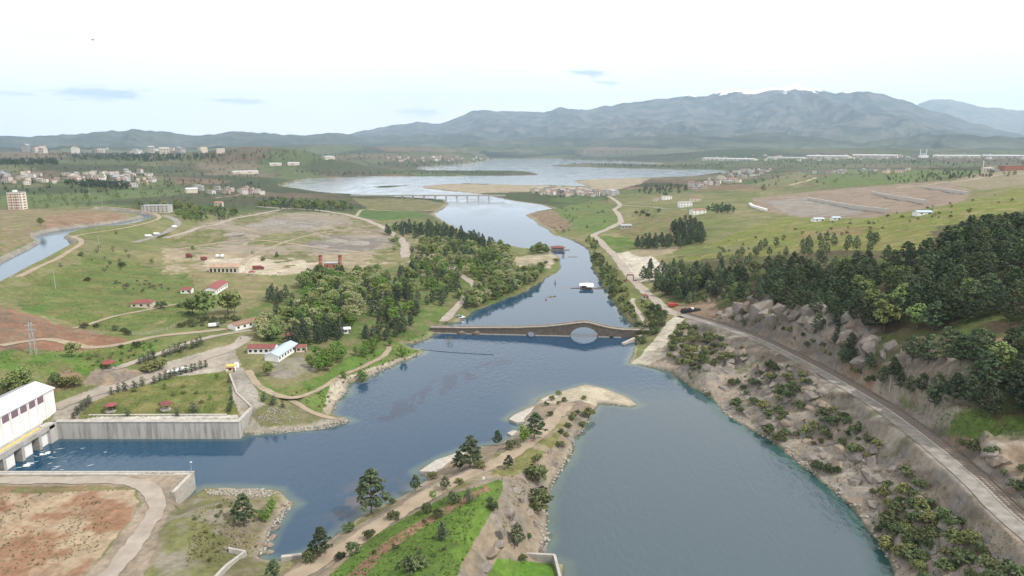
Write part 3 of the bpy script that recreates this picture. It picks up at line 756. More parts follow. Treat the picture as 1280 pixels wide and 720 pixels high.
# wet dark rim of the land, and pale drawdown bands by the big lake
C3 = blend(C3, cc(.30, .25, .18), sstep(9, 2, SD) * sstep(0, .5, SD) * sstep(700, 1000, rad) * .8)
C3 = blend(C3, cc(.30, .26, .21), (SD > 0) * sstep(3.0, 1.0, SD) * sstep(500, 350, rad) * .7)
C3 = blend(C3, cc(.10, .095, .055), sstep(.8, .1, SD) * (rad < 700) * .7)
C3[SD < 0] = cc(.10, .11, .07)
# canal lining and verges
C3 = blend(C3, cc(.24, .22, .19), (CD < 4.4) * 1.0)
# grey strata of the cutting and of the steep bank
st_ = fbm((Z + flat[1] * .42 + (n2 - .5) * 3.5) / 3.2, flat[0] / 14, 411, 2)
C3 = blend(C3, blend(np.broadcast_to(cc(.265, .235, .205), C3.shape), cc(.14, .118, .10), sstep(.42, .62, st_)), CLIFF * .9)
C3 = blend(C3, np.broadcast_to(cc(.235, .18, .135), C3.shape), CLIFF * sstep(.58, .68, n2) * .8)
C3 = blend(C3, blend(np.broadcast_to(cc(.28, .248, .21), C3.shape), cc(.15, .125, .105), sstep(.45, .62, st_)), right_slope * sstep(.50, .62, gul) * .85)
# all colours drawn towards a warm grey; the far plain is greyer still
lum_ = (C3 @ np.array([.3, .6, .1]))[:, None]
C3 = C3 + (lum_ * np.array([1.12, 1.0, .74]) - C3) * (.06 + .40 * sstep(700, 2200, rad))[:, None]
# per-vertex unevenness of the ground itself
C3 *= (.76 + .25 * n3)[:, None]

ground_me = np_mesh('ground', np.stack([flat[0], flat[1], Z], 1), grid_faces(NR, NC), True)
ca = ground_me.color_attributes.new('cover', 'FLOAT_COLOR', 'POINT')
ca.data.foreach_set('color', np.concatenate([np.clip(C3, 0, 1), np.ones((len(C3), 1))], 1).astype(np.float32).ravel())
gm = bpy.data.materials.new('ground_cover'); gm.use_nodes = True
gt = gm.node_tree; gb = gt.nodes['Principled BSDF']
gb.inputs['Roughness'].default_value = .95; gb.inputs['Specular IOR Level'].default_value = .1
ga = gt.nodes.new('ShaderNodeVertexColor'); ga.layer_name = 'cover'
gg = gt.nodes.new('ShaderNodeNewGeometry')
def gnoise(scale, detail):
    nz = gt.nodes.new('ShaderNodeTexNoise'); nz.inputs['Scale'].default_value = scale; nz.inputs['Detail'].default_value = detail
    nz.inputs['Roughness'].default_value = .65
    gt.links.new(gg.outputs['Position'], nz.inputs['Vector']); return nz
gn, gn2 = gnoise(.55, 8), gnoise(.06, 8)
gr = gt.nodes.new('ShaderNodeMapRange'); gr.inputs['From Min'].default_value = .3; gr.inputs['From Max'].default_value = .7
gr.inputs['To Min'].default_value = .72; gr.inputs['To Max'].default_value = 1.26
gt.links.new(gn.outputs['Fac'], gr.inputs['Value'])
gr2 = gt.nodes.new('ShaderNodeMapRange'); gr2.inputs['From Min'].default_value = .3; gr2.inputs['From Max'].default_value = .7
gr2.inputs['To Min'].default_value = .74; gr2.inputs['To Max'].default_value = 1.20
gt.links.new(gn2.outputs['Fac'], gr2.inputs['Value'])
gmul = gt.nodes.new('ShaderNodeMath'); gmul.operation = 'MULTIPLY'
gt.links.new(gr.outputs['Result'], gmul.inputs[0]); gt.links.new(gr2.outputs['Result'], gmul.inputs[1])
gh = gt.nodes.new('ShaderNodeHueSaturation')
gt.links.new(ga.outputs['Color'], gh.inputs['Color']); gt.links.new(gmul.outputs[0], gh.inputs['Value'])
gt.links.new(gh.outputs['Color'], gb.inputs['Base Color'])
gbp = gt.nodes.new('ShaderNodeBump'); gbp.inputs['Strength'].default_value = .55; gbp.inputs['Distance'].default_value = .5
gt.links.new(gn.outputs['Fac'], gbp.inputs['Height']); gt.links.new(gbp.outputs['Normal'], gb.inputs['Normal'])
link('ground', ground_me, gm, kind='structure')

# ------------------------------------------------------------------ water
def water_mat(name, attr):
    m = bpy.data.materials.new(name); m.use_nodes = True
    t = m.node_tree; b = t.nodes['Principled BSDF']
    b.inputs['IOR'].default_value = 1.33; b.inputs['Specular IOR Level'].default_value = .5
    b.inputs['Roughness'].default_value = .06
    g = t.nodes.new('ShaderNodeNewGeometry')
    def nz(scale, sxy, det):
        mp = t.nodes.new('ShaderNodeMapping'); mp.inputs['Scale'].default_value = (sxy[0], sxy[1], 1); mp.inputs['Rotation'].default_value = (0, 0, .35)
        t.links.new(g.outputs['Position'], mp.inputs['Vector'])
        n = t.nodes.new('ShaderNodeTexNoise'); n.inputs['Scale'].default_value = scale; n.inputs['Detail'].default_value = det
        t.links.new(mp.outputs['Vector'], n.inputs['Vector']); return n
    a, c = nz(.55, (1, .45), 3), nz(.02, (1, .4), 5)
    bp = t.nodes.new('ShaderNodeBump'); bp.inputs['Distance'].default_value = .35
    mr = t.nodes.new('ShaderNodeMapRange'); mr.inputs['From Min'].default_value = .4; mr.inputs['From Max'].default_value = .65
    mr.inputs['To Min'].default_value = .14; mr.inputs['To Max'].default_value = .80    # calmer and ruffled stretches
    t.links.new(c.outputs['Fac'], mr.inputs['Value'])
    if attr:
        al = t.nodes.new('ShaderNodeAttribute'); al.attribute_name = 'ruffle'
        ml = t.nodes.new('ShaderNodeMath'); ml.operation = 'MULTIPLY'
        t.links.new(mr.outputs['Result'], ml.inputs[0]); t.links.new(al.outputs['Fac'], ml.inputs[1]); t.links.new(ml.outputs[0], bp.inputs['Strength'])
    else: t.links.new(mr.outputs['Result'], bp.inputs['Strength'])
    t.links.new(a.outputs['Fac'], bp.inputs['Height']); t.links.new(bp.outputs['Normal'], b.inputs['Normal'])
    if attr:
        v = t.nodes.new('ShaderNodeVertexColor'); v.layer_name = 'body'
        t.links.new(v.outputs['Color'], b.inputs['Base Color'])
    else: b.inputs['Base Color'].default_value = (.028, .075, .12, 1)
    return m
wet = (Z < .35).reshape(NR, NC) & (SD < 6).reshape(NR, NC)
fm = wet[:-1, :-1] | wet[1:, :-1] | wet[:-1, 1:] | wet[1:, 1:]
wf = grid_faces(NR, NC)[fm.ravel()]
used = np.unique(wf); remap = np.zeros(NR * NC, int); remap[used] = np.arange(len(used))
wv = np.stack([flat[0][used], flat[1][used], np.zeros(len(used))], 1)
dep = np.clip(-SD[used], 0, 60)
wx_, wy_ = wv[:, 0], wv[:, 1]
deep = np.broadcast_to(cc(.020, .051, .093), (len(used), 3))
pool = sstep(-6, 12, wx_) * sstep(330, 290, wy_)
wc = blend(deep, cc(.056, .080, .098), pool)                                   # pool east of the spit: its greyer sky reflection painted into the body colour
wc = blend(wc, cc(.010, .048, .092), sstep(-95, -115, wx_) * (wy_ < 262) * (wy_ > 205))   # deep tailrace
wl_ = np.array([unproj(485, 520), unproj(530, 497), unproj(575, 472), unproj(600, 462), unproj(628, 452)])
weed = sstep(.42, .56, fbm(wx_ / 5, wy_ / 14, 303, 4)) * sstep(9, 3, seg_dist(wx_ + (fbm(wx_ / 12, wy_ / 12, 305, 3) - .5) * 9, wy_, wl_, False))
wc = blend(wc, cc(.014, .026, .055), weed * .85)                                # dark weed drifting in the channel
red = np.exp(-((wx_ + 45) / 9) ** 2 - ((wy_ - 205) / 14) ** 2) * sstep(.4, .6, fbm(wx_ / 5, wy_ / 5, 313, 3))
wc = blend(wc, cc(.12, .085, .08), red * .8)
sh = sstep(np.where(wx_ > 70, 8, 5), .5, dep) * sstep(700, 400, np.hypot(wx_, wy_))
greener = sstep(70, 90, wx_)
wc = blend(wc, np.where(greener[:, None] > .5, cc(.014, .060, .045), cc(.095, .13, .105)), sh * (.60 + .5 * (fbm(wx_ / 6, wy_ / 6, 323, 3) - .3)))
wc = blend(wc, cc(.29, .315, .35), sstep(900, 1600, np.hypot(wx_, wy_)))  # the far lake's sky reflection, painted as a paler body colour
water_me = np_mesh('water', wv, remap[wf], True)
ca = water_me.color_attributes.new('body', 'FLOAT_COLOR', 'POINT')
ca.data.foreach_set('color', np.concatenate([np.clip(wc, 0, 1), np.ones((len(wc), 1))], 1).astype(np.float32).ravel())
ra_ = water_me.attributes.new('ruffle', 'FLOAT', 'POINT')
ra_.data.foreach_set('value', (1 - .72 * sstep(380, 420, np.hypot(wx_, wy_)) * sstep(395, 410, wy_) + 1.5 * sstep(1000, 1500, np.hypot(wx_, wy_))).astype(np.float32))
link('river_water', water_me, water_mat('river_water', True), kind='structure')
# canal water
A3, B3 = smooth_path(np.c_[world_pts(CAN_A, CAN_Z), np.zeros(len(CAN_A))], 3.0), smooth_path(np.c_[world_pts(CAN_B, CAN_Z), np.zeros(len(CAN_B))], 3.0)
k_ = 160
ra = np.stack([np.interp(np.linspace(0, 1, k_), np.linspace(0, 1, len(A3)), A3[:, i]) for i in (0, 1)], 1)
rb = np.stack([np.interp(np.linspace(0, 1, k_), np.linspace(0, 1, len(B3)), B3[:, i]) for i in (0, 1)], 1)
dv_ = (rb - ra); dv_ /= np.linalg.norm(dv_, axis=1)[:, None] + 1e-6
V_ = np.concatenate([np.c_[ra - dv_ * 1.2, np.full(k_, CAN_Z)], np.c_[rb + dv_ * 1.2, np.full(k_, CAN_Z)]])
i_ = np.arange(k_ - 1)
link('canal_water', np_mesh('canal_water', V_, np.stack([i_, i_ + k_, i_ + k_ + 1, i_ + 1], 1)), water_mat('canal_water', False), kind='structure')

# ------------------------------------------------------------------ mountains: skyline (photo pixels) at a distance
def mountain_range(name, sky, dist, depth, seed, material, nr=90, rough=.5, foot=0.0, dx=2.2, spur=1500.):
    px = np.arange(sky[0][0], sky[-1][0] + .1, dx)
    sy = np.interp(px, [p[0] for p in sky], [p[1] for p in sky])
    sy = sy + (fbm(px / 16., px * 0 + 3.3, seed, 4) - .5) * 6.0 * rough
    t = (px - 640) / FPX
    dys = (360 - sy) / FPX
    # elevation of the skyline seen from the camera, as a slope per metre of level distance
    tan_el = (-SP + dys * CP) / np.sqrt((CP + dys * SP) ** 2 + t ** 2)
    az = np.arctan2(t, CP + dys * SP)[None, :]
    e = np.linspace(0, 1.3, nr)[:, None]
    r = (dist - depth + e * depth) * np.ones_like(az)
    X, Y = r * np.sin(az), r * np.cos(az)
    H = np.maximum(CAM_H + tan_el * dist, 20.)[None, :] - foot
    prof = np.where(e < 1, .12 * e + .88 * e ** 1.7, np.maximum(0, 1 - ((e - 1) / .3) ** 1.3))
    along = az * dist
    wob = (fbm(along / spur / 2.2, r / spur / 3.5, seed + 50, 4) - .5) * spur * 2.2
    sp = ridged((along + wob) / spur, r / (spur * 4.5), seed + 5, 2)                     # spurs running down from the crest
    fine = ridged((along + wob * .7) / (spur * .38), r / (spur * 1.1), seed + 9, 5)
    mid = np.clip(e * 3.2, 0, 1) * np.clip((1.06 - e) * 3.0, 0, 1)
    Zm = foot + H * (prof * (1 + (sp - .62) * .75 * mid * rough * 1.6) + (fine - .6) * .24 * mid * rough * 1.1 + mid * .03)
    lim = CAM_H + tan_el[None, :] * r * np.clip(.3 + .69 * e, 0, .985) - (1 - np.minimum(e, 1)) * 10
    Zm = np.where(e < .99, np.minimum(Zm, np.maximum(lim, foot + 2)), Zm)
    Zm[0] = foot - 30; Zm[-1] = foot - 30
    me = np_mesh(name, np.stack([X.ravel(), Y.ravel(), Zm.ravel()], 1), grid_faces(nr, len(px)), True)
    return link(name, me, material, kind='structure')

def mountain_mat(name, low, mid, high, z1, z2, snow_z=None, sc=.0012):
    m = bpy.data.materials.new(name); m.use_nodes = True
    t = m.node_tree; b = t.nodes['Principled BSDF']; b.inputs['Roughness'].default_value = 1; b.inputs['Specular IOR Level'].default_value = 0
    g = t.nodes.new('ShaderNodeNewGeometry'); sp = t.nodes.new('ShaderNodeSeparateXYZ'); t.links.new(g.outputs['Position'], sp.inputs[0])
    n = t.nodes.new('ShaderNodeTexNoise'); n.inputs['Scale'].default_value = sc; n.inputs['Detail'].default_value = 9; n.inputs['Roughness'].default_value = .65
    t.links.new(g.outputs['Position'], n.inputs['Vector'])
    n3 = t.nodes.new('ShaderNodeTexNoise'); n3.inputs['Scale'].default_value = sc * 2.6; n3.inputs['Detail'].default_value = 10; n3.inputs['Roughness'].default_value = .7
    t.links.new(g.outputs['Position'], n3.inputs['Vector'])
    def band(za, zb, amp, n=n):
        ad = t.nodes.new('ShaderNodeMath'); ad.operation = 'MULTIPLY_ADD'; ad.inputs[1].default_value = amp
        t.links.new(n.outputs['Fac'], ad.inputs[0]); t.links.new(sp.outputs['Z'], ad.inputs[2])
        mr = t.nodes.new('ShaderNodeMapRange'); mr.interpolation_type = 'SMOOTHSTEP'
        mr.inputs['From Min'].default_value = za + amp * .5; mr.inputs['From Max'].default_value = zb + amp * .5
        t.links.new(ad.outputs[0], mr.inputs['Value']); return mr.outputs['Result']
    r = t.nodes.new('ShaderNodeValToRGB'); cr = r.color_ramp
    cr.elements[0].position = .36; cr.elements[0].color = (*low[0], 1); cr.elements[1].position = .64; cr.elements[1].color = (*low[1], 1)
    e = cr.elements.new(.5); e.color = (*low[2], 1)
    t.links.new(n.outputs['Fac'], r.inputs['Fac'])
    m1 = t.nodes.new('ShaderNodeMixRGB'); t.links.new(band(z1 * .5, z1, z1 * 2.0), m1.inputs['Fac']); t.links.new(r.outputs['Color'], m1.inputs['Color1'])
    n2 = t.nodes.new('ShaderNodeTexNoise'); n2.inputs['Scale'].default_value = sc * 2.3; n2.inputs['Detail'].default_value = 9
    t.links.new(g.outputs['Position'], n2.inputs['Vector'])
    m1b = t.nodes.new('ShaderNodeMixRGB'); m1b.inputs['Color1'].default_value = (*mid, 1); m1b.inputs['Color2'].default_value = (*high, 1)
    mrr = t.nodes.new('ShaderNodeMapRange'); mrr.inputs['From Min'].default_value = .4; mrr.inputs['From Max'].default_value = .6
    t.links.new(n2.outputs['Fac'], mrr.inputs['Value']); t.links.new(mrr.outputs['Result'], m1b.inputs['Fac'])
    t.links.new(m1b.outputs['Color'], m1.inputs['Color2'])
    last = m1.outputs['Color']
    if snow_z:
        ms = t.nodes.new('ShaderNodeMixRGB'); ms.inputs['Color2'].default_value = (.85, .88, .92, 1)
        t.links.new(band(snow_z, snow_z * 1.03, snow_z * .5, n3), ms.inputs['Fac']); t.links.new(last, ms.inputs['Color1']); last = ms.outputs['Color']
    t.links.new(last, b.inputs['Base Color'])
    return m
LOW = ((.035, .042, .032), (.13, .135, .085), (.06, .068, .045))
MM = mountain_mat('scrub_mountain', LOW, (.042, .052, .042), (.115, .108, .092), 420, 1200, 1370)
MF = mountain_mat('bare_mountain', LOW, (.075, .085, .05), (.17, .15, .115), 420, 1200)
ML = mountain_mat('scrub_hills', LOW, (.045, .055, .04), (.09, .092, .065), 260, 500)
mountain_range('far_mountain', [(1080, 150), (1140, 136), (1165, 124), (1190, 126), (1230, 133), (1270, 138), (1330, 134), (1420, 120), (1560, 130)], 30000, 9000, 11, MF, 60, .6)
mountain_range('snowy_mountain', [(380, 178), (430, 168), (470, 158), (520, 150), (545, 152), (590, 143), (640, 137), (680, 138), (720, 133), (770, 127), (820, 120), (852, 117), (880, 112), (905, 108), (940, 109), (985, 110), (1018, 106), (1045, 112), (1072, 110), (1100, 116), (1130, 124), (1160, 135), (1200, 147), (1240, 158), (1290, 168), (1400, 170), (1560, 172)], 19000, 9500, 23, MM, 165, .85, 0, 1.9, 2100.)
mountain_range('foothill', [(560, 184), (600, 176), (650, 172), (700, 170), (760, 175), (830, 168), (900, 172), (960, 166), (1010, 172), (1080, 178), (1140, 170), (1200, 168), (1290, 170), (1420, 166), (1560, 168)], 10500, 3000, 41, ML, 70, .8, 0, 2.2, 700.)
mountain_range('low_hill', [(-260, 172), (-60, 172), (0, 170), (60, 171), (110, 166), (170, 162), (215, 166), (250, 168), (290, 164), (340, 168), (370, 169), (420, 166), (470, 172), (520, 178), (560, 182), (620, 184)], 14000, 4800, 57, ML, 90, .8, 0, 2.2, 900.)
mountain_range('wooded_rise', [(-260, 186), (-60, 184.6), (0, 184.6), (80, 184), (160, 184.6), (240, 184.2), (300, 183.4), (380, 184), (460, 183), (520, 181), (580, 184), (640, 186), (720, 187)], 8200, 1800, 71, ML, 40, .7, 0, 2.2, 400.)

# ------------------------------------------------------------------ air
hz = MB().box(-34000, 34000, -3000, 34500, -40, 2500).build('haze', None, kind='stuff')
hm = bpy.data.materials.new('haze'); hm.use_nodes = True
ht = hm.node_tree; ht.nodes.clear()
ho = ht.nodes.new('ShaderNodeOutputMaterial'); hv = ht.nodes.new('ShaderNodeVolumePrincipled')
hv.inputs['Color'].default_value = (.58, .77, 1.0, 1); hv.inputs['Density'].default_value = 3.5e-5; hv.inputs['Anisotropy'].default_value = .1
ht.links.new(hv.outputs['Volume'], ho.inputs['Volume'])
hz.data.materials.append(hm)

# ------------------------------------------------------------------ road ribbons
RM = {'asphalt': mat('asphalt', (.21, .195, .175), .9, .3, .35, .15, coords='Object'), 'gravel_road': mat('gravel_road', (.34, .30, .255), .95, .3, .16, .2, color2=(.235, .20, .165), detail=8), 'dirt': mat('dirt_track', (.33, .265, .195), .95, .3, .2, .3, color2=(.225, .18, .13), detail=8)}
def ribbon(name, Q, offs, dz, m, ragged=0.0, **props):
    """strip along a path; offs are the sideways distances of its edge lines"""
    N = path_normals(Q); n = len(Q)
    s_ = np.arange(n) * 1.7 + len(name) * 31
    jit = [(fbm(s_ / 4.0, s_ * 0 + 7.7 * k, 55 + k, 3) - .5) * ragged for k in range(len(offs))]
    V = np.concatenate([np.c_[Q[:, :2] + N * (o + jit[k])[:, None], Q[:, 2] + dz] for k, o in enumerate(offs)])
    F = []
    i = np.arange(n - 1)
    for k in range(len(offs) - 1): F.append(np.stack([i + k * n, i + k * n + 1, i + (k + 1) * n + 1, i + (k + 1) * n], 1))
    return link(name, np_mesh(name, V, np.concatenate(F)[:, ::-1]), m, **props)
for nm, (pp, wd, mt, grade) in ROADS.items():
    Q = ROAD_P[nm].copy()
    if not grade and np.hypot(Q[:, 0], Q[:, 1]).mean() >= 1250:
        N = path_normals(Q)
        e = [ground(Q[:, 0] + N[:, 0] * o, Q[:, 1] + N[:, 1] * o) for o in (-wd / 2, 0, wd / 2)]
        Q[:, 2] = np.maximum.reduce(e) + .15
    rg = np.random.RandomState(len(nm)).rand(len(Q)) * .8
    ribbon(nm, Q, (-wd / 2 , -wd / 6, wd / 6, wd / 2), .06, RM[mt], .5 if mt == 'asphalt' else wd * .34, kind='structure')
# ------------------------------------------------------------------ vegetation
rng = np.random.RandomState(7)
def leaves(C, N, S, rg):
    """small quads: centres, facing directions, sizes"""
    n = len(C)
    N = N + rg.normal(0, .55, (n, 3)); N /= np.linalg.norm(N, axis=1)[:, None] + 1e-6
    h = rg.normal(0, 1, (n, 3)); U = np.cross(N, h); U /= np.linalg.norm(U, axis=1)[:, None] + 1e-6
    Vv = np.cross(N, U)
    S = S[:, None]
    q = np.stack([C - U * S - Vv * S * .7, C + U * S * .9 - Vv * S * .6, C + U * S + Vv * S * .75, C - U * S * .8 + Vv * S * .6], 1)
    return q.reshape(-1, 3)
def quad_idx(n): return np.arange(n * 4).reshape(n, 4)

def clumps_to_quads(cl, per, rg, size, flat_=.6):
    Cs, Ns, Ss = [], [], []
    for (x, y, z, r) in cl:
        n = max(6, int(per * (r ** 1.5)))
        d = rg.normal(0, 1, (n, 3)); d /= np.linalg.norm(d, axis=1)[:, None]
        d[:, 2] = np.where(d[:, 2] < -.35, -d[:, 2] * .6, d[:, 2])
        rr_ = r * (.55 + .5 * rg.rand(n))[:, None]
        Cs.append(np.array([x, y, z]) + d * rr_ * np.array([1, 1, flat_]))
        Ns.append(d * np.array([1, 1, 1.3]) + np.array([0, 0, .35])); Ss.append(size * (.65 + .7 * rg.rand(n)))
    return leaves(np.concatenate(Cs), np.concatenate(Ns), np.concatenate(Ss), rg)

def trunk_mesh(name, H, r, lean, limbs, rg):
    m = MB(); p = Vector((0, 0, -.4)); n = 5
    pts = [Vector((lean[0] * (k / n) ** 2 + rg.normal(0, .04) * H * .06, lean[1] * (k / n) ** 2 + rg.normal(0, .04) * H * .06, -.4 + (H * .86 + .4) * k / n)) for k in range(n + 1)]
    for k in range(n): m.cyl(pts[k], pts[k + 1], r * (1 - .8 * k / n), r * (1 - .8 * (k + 1) / n), 6)
    for (x, y, z) in limbs:
        t = max(.1, min(.95, (z - abs(x) * .35 - abs(y) * .2) / (H * .86)))
        k = min(n - 1, int(t * n)); a = pts[k].lerp(pts[k + 1], t * n - k)
        m.cyl(a, (x, y, z), r * .32 * (1.1 - t), r * .08, 4)
    return m.mesh(name, True)

def pine(seed, H=12., wide=.33, base=.22, per=34, ncl=84, size=.29):
    rg = np.random.RandomState(seed); cl = []
    lean = (rg.normal(0, .3), rg.normal(0, .3))
    for i in range(ncl):
        t = base + (1 - base) * (i + rg.rand()) / ncl
        env = wide * H * (min(1, (t - base) / .16 + .35)) * (1 - ((t - base) / (1.02 - base)) ** 1.7) ** .9 + .25
        a = i * 2.399 + rg.normal(0, .5); q = env * (.45 + .6 * rg.rand())
        cl.append((lean[0] * t + q * math.cos(a), lean[1] * t + q * math.sin(a), H * t + rg.normal(0, .15), (.74 + .45 * rg.rand()) * (1.08 - .5 * t)))
    V = clumps_to_quads(cl, per, rg, size, .5)
    return trunk_mesh('pine_trunk', H, .2, lean, [c[:3] for c in cl[::3]], rg), np_mesh('pine_crown', V, quad_idx(len(V) // 4))

def broad(seed, H=9., wide=.40, base=.22, per=22, ncl=46, size=.30, rmin=.75):
    rg = np.random.RandomState(seed); cl = []; lean = (rg.normal(0, .3), rg.normal(0, .3))
    lobes = [(rg.uniform(0, 6.28), rg.uniform(.7, 1.15)) for _ in range(5)]
    for i in range(ncl):
        d = rg.normal(0, 1, 3); d /= np.linalg.norm(d)
        k = .55 + .45 * rg.rand() ** .6
        a = math.atan2(d[1], d[0])
        lob = 1 + .22 * sum(math.cos(a - l0) * (w - .9) * 3 for l0, w in lobs_(lobes))
        x, y = d[0] * wide * H * k * lob, d[1] * wide * H * k * lob
        z = H * (base + (1 - base) * .5) + d[2] * H * (1 - base) * .47 * k
        cl.append((x, y, z, rmin + .65 * rg.rand()))
    V = clumps_to_quads(cl, per, rg, size, .85)
    return trunk_mesh('broadleaf_trunk', H * .8, .2, lean, [c[:3] for c in cl[::4]], rg), np_mesh('broadleaf_crown', V, quad_idx(len(V) // 4))
def lobs_(l): return l

def shrub(seed, H=3., wide=.55, ncl=22, per=24, size=.17):
    rg = np.random.RandomState(seed); cl = []
    for i in range(ncl):
        d = rg.normal(0, 1, 3); d /= np.linalg.norm(d); d[2] = abs(d[2]) * 1.1 - .15
        k = .5 + .5 * rg.rand()
        cl.append((d[0] * wide * H * k, d[1] * wide * H * k, H * (.22 + .62 * max(0, d[2]) * k), .42 + .4 * rg.rand()))
    V = clumps_to_quads(cl, per * 2.2, rg, size, .85)
    m = MB()
    for c in cl[:6]: m.cyl((0, 0, -.3), (c[0] * .8, c[1] * .8, c[2]), .05, .02, 4)
    return m.mesh('shrub_stem'), np_mesh('shrub_crown', V, quad_idx(len(V) // 4))

BARKM = mat('bark', (.13, .10, .075), .95, .3, 3.0)
PINEM = mat('pine_needles', (.10, .13, .066), .85, .38, .45, obj_var=.42, color2=(.046, .068, .036), spec=.15)
CONM = mat('dark_needles', (.085, .112, .066), .85, .3, .5, obj_var=.3, color2=(.045, .066, .04), spec=.15)
LEAFM = mat('green_leaves', (.18, .225, .075), .8, .3, .5, obj_var=.3, color2=(.105, .145, .05), spec=.2)
PALEM = mat('pale_leaves', (.31, .325, .16), .8, .3, .5, obj_var=.22, color2=(.19, .215, .10), spec=.2)
FRESHM = mat('fresh_leaves', (.15, .24, .05), .8, .3, .5, obj_var=.2, color2=(.065, .125, .022), spec=.2)
SHRM = mat('shrub_leaves', (.105, .13, .055), .85, .3, .9, obj_var=.35, color2=(.055, .075, .033), spec=.15)
SHYM = mat('yellowing_leaves', (.185, .195, .075), .85, .3, .9, obj_var=.25, color2=(.115, .13, .05), spec=.15)

# kind: name, category, crown material, list of (trunk, crown) and the height they are built at
def bank(fn, n, H, **k): return [fn(100 + i * 13, H=H, **k) for i in range(n)]
KIND = {
 'pine': ('pine_tree', 'pine tree', PINEM, bank(pine, 5, 12.), 12.),
 'conifer': ('dark_conifer_tree', 'conifer', CONM, bank(pine, 4, 12., wide=.27, base=.12, ncl=60), 12.),
 'broad': ('broadleaf_tree', 'tree', LEAFM, bank(broad, 4, 9., per=28, ncl=54), 9.),
 'pale': ('willow_tree', 'willow tree', PALEM, bank(broad, 4, 9., wide=.46, base=.15, ncl=52), 9.),
 'fresh': ('young_leafy_tree', 'tree', FRESHM, bank(broad, 3, 8., wide=.30, base=.12, ncl=34, size=.24), 8.),
 'shrub': ('shrub', 'shrub', SHRM, bank(shrub, 5, 3.), 3.),
 'yshrub': ('broom_bush', 'bush', SHYM, bank(shrub, 4, 3., wide=.5), 3.),
 'cypress': ('young_conifer', 'young conifer', CONM, bank(pine, 3, 4., wide=.24, base=.06, ncl=30, size=.16, per=16), 4.)}
for kd in KIND.values():
    for t_, c_ in kd[3]:
        t_.materials.append(BARKM); c_.materials.append(kd[2])

NOUN = {'pine': 'dark pine', 'conifer': 'dark conifer', 'broad': 'leafy green tree', 'pale': 'pale grey-green willow', 'fresh': 'bright green young tree', 'shrub': 'dark green shrub', 'yshrub': 'olive bush', 'cypress': 'young conifer'}
SIZEW = ('low', 'mid-sized', 'tall')
TREES = []            # (x, y, z, kind, height, label, group)
OCC = []              # ground taken by buildings: (x, y, radius)
def near_road(x, y, pad=1.2):
    for nm, Q in ROAD_P.items():
        if x < Q[:, 0].min() - 12 or x > Q[:, 0].max() + 12 or y < Q[:, 1].min() - 12 or y > Q[:, 1].max() + 12: continue
        w = ROADS[nm][1] / 2 + pad + (4.6 if nm == 'asphalt_road' else 0)
        if (np.hypot(Q[:, 0] - x, Q[:, 1] - y) < w).any(): return True
    return False

def scatter(poly, n, gap, kinds, hts, label, group, seed, roads=True, clump=0.0, thr=.47):
    """n plants standing inside a photo outline, at least gap metres apart"""
    rg = np.random.RandomState(seed)
    xs, ys = [p[0] for p in poly], [p[1] for p in poly]
    c = np.stack([rg.uniform(min(xs), max(xs), n * 14), rg.uniform(min(ys), max(ys), n * 14)], 1)
    c = c[pip(c[:, 0], c[:, 1], poly)]
    P = hit(c[:, 0], c[:, 1], False)
    P = P[P[:, 2] > .25]
    if clump: P = P[fbm(P[:, 0] / clump, P[:, 1] / clump, seed + 400, 3) > thr]
    out = np.zeros((0, 2)); k = 0
    for p in P:
        if len(out) and (np.hypot(out[:, 0] - p[0], out[:, 1] - p[1]) < gap).any(): continue
        if roads and near_road(p[0], p[1]): continue
        if any(math.hypot(p[0] - a, p[1] - b) < r for a, b, r in OCC): continue
        out = np.vstack([out, p[:2]])
        kk = kinds[rg.randint(len(kinds))]
        h_ = rg.uniform(*hts)
        TREES.append((p[0], p[1], p[2], kk, h_, ((SIZEW[min(2, int((h_ - hts[0]) / (hts[1] - hts[0]) * 3))] + ' ') if label.startswith('{k}') else '') + label.format(k=NOUN[kk]), group)); k += 1
        if k >= n: break
    return k

def plant(px, py, kind, h, label, group=None):
    p = hit([px], [py], False)[0]
    TREES.append((p[0], p[1], max(p[2], -.3), kind, h, label, group))
# ------------------------------------------------------------------ built things
CONC = mat('concrete', (.42, .40, .37), .9, .25, .35, .2, color2=(.28, .265, .24))
CONCD = mat('stained_concrete', (.46, .44, .41), .9, .3, .5, 0, color2=(.17, .16, .145))
_t = CONCD.node_tree; _n = [n for n in _t.nodes if n.type == 'TEX_NOISE'][0]; _m = _t.nodes.new('ShaderNodeMapping'); _m.inputs['Scale'].default_value = (1.6, 1.6, .16)
_t.links.new([n for n in _t.nodes if n.type == 'TEX_COORD'][0].outputs['Object'], _m.inputs['Vector']); _t.links.new(_m.outputs['Vector'], _n.inputs['Vector'])   # rain streaks run down the face
_r = [n for n in _t.nodes if n.type == 'MAP_RANGE'][0]; _r.inputs['From Min'].default_value = .45; _r.inputs['From Max'].default_value = .75
WHITEW = mat('white_wall', (.74, .73, .71), .8, .06, .4)
WHITER = mat('pale_sheet_roof', (.52, .53, .55), .55, .06, .3)
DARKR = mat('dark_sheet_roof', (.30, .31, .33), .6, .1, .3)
GLASSP = mat('violet_louvre', (.16, .10, .13), .5, .2, 2.0)
GLASS = mat('window_glass', (.03, .04, .05), .15, spec=.5)
YELLOW = mat('yellow_paint', (.55, .42, .10), .7, .15, 1.0)
REDROOF = mat('red_roof', (.20, .07, .06), .8, .2, .8, obj_var=.15)
TILE = mat('tile_roof', (.25, .145, .105), .85, .2, .8, obj_var=.25)
RUSTR = mat('rusty_roof', (.33, .23, .165), .85, .25, .5)
BLUER = mat('blue_sheet_roof', (.36, .43, .53), .5, .08, .5)
STEEL = mat('galvanised_steel', (.40, .41, .42), .5, .1, 1.0, metallic=.3)
REDP = mat('red_paint', (.40, .06, .05), .6, .1, 1.0)
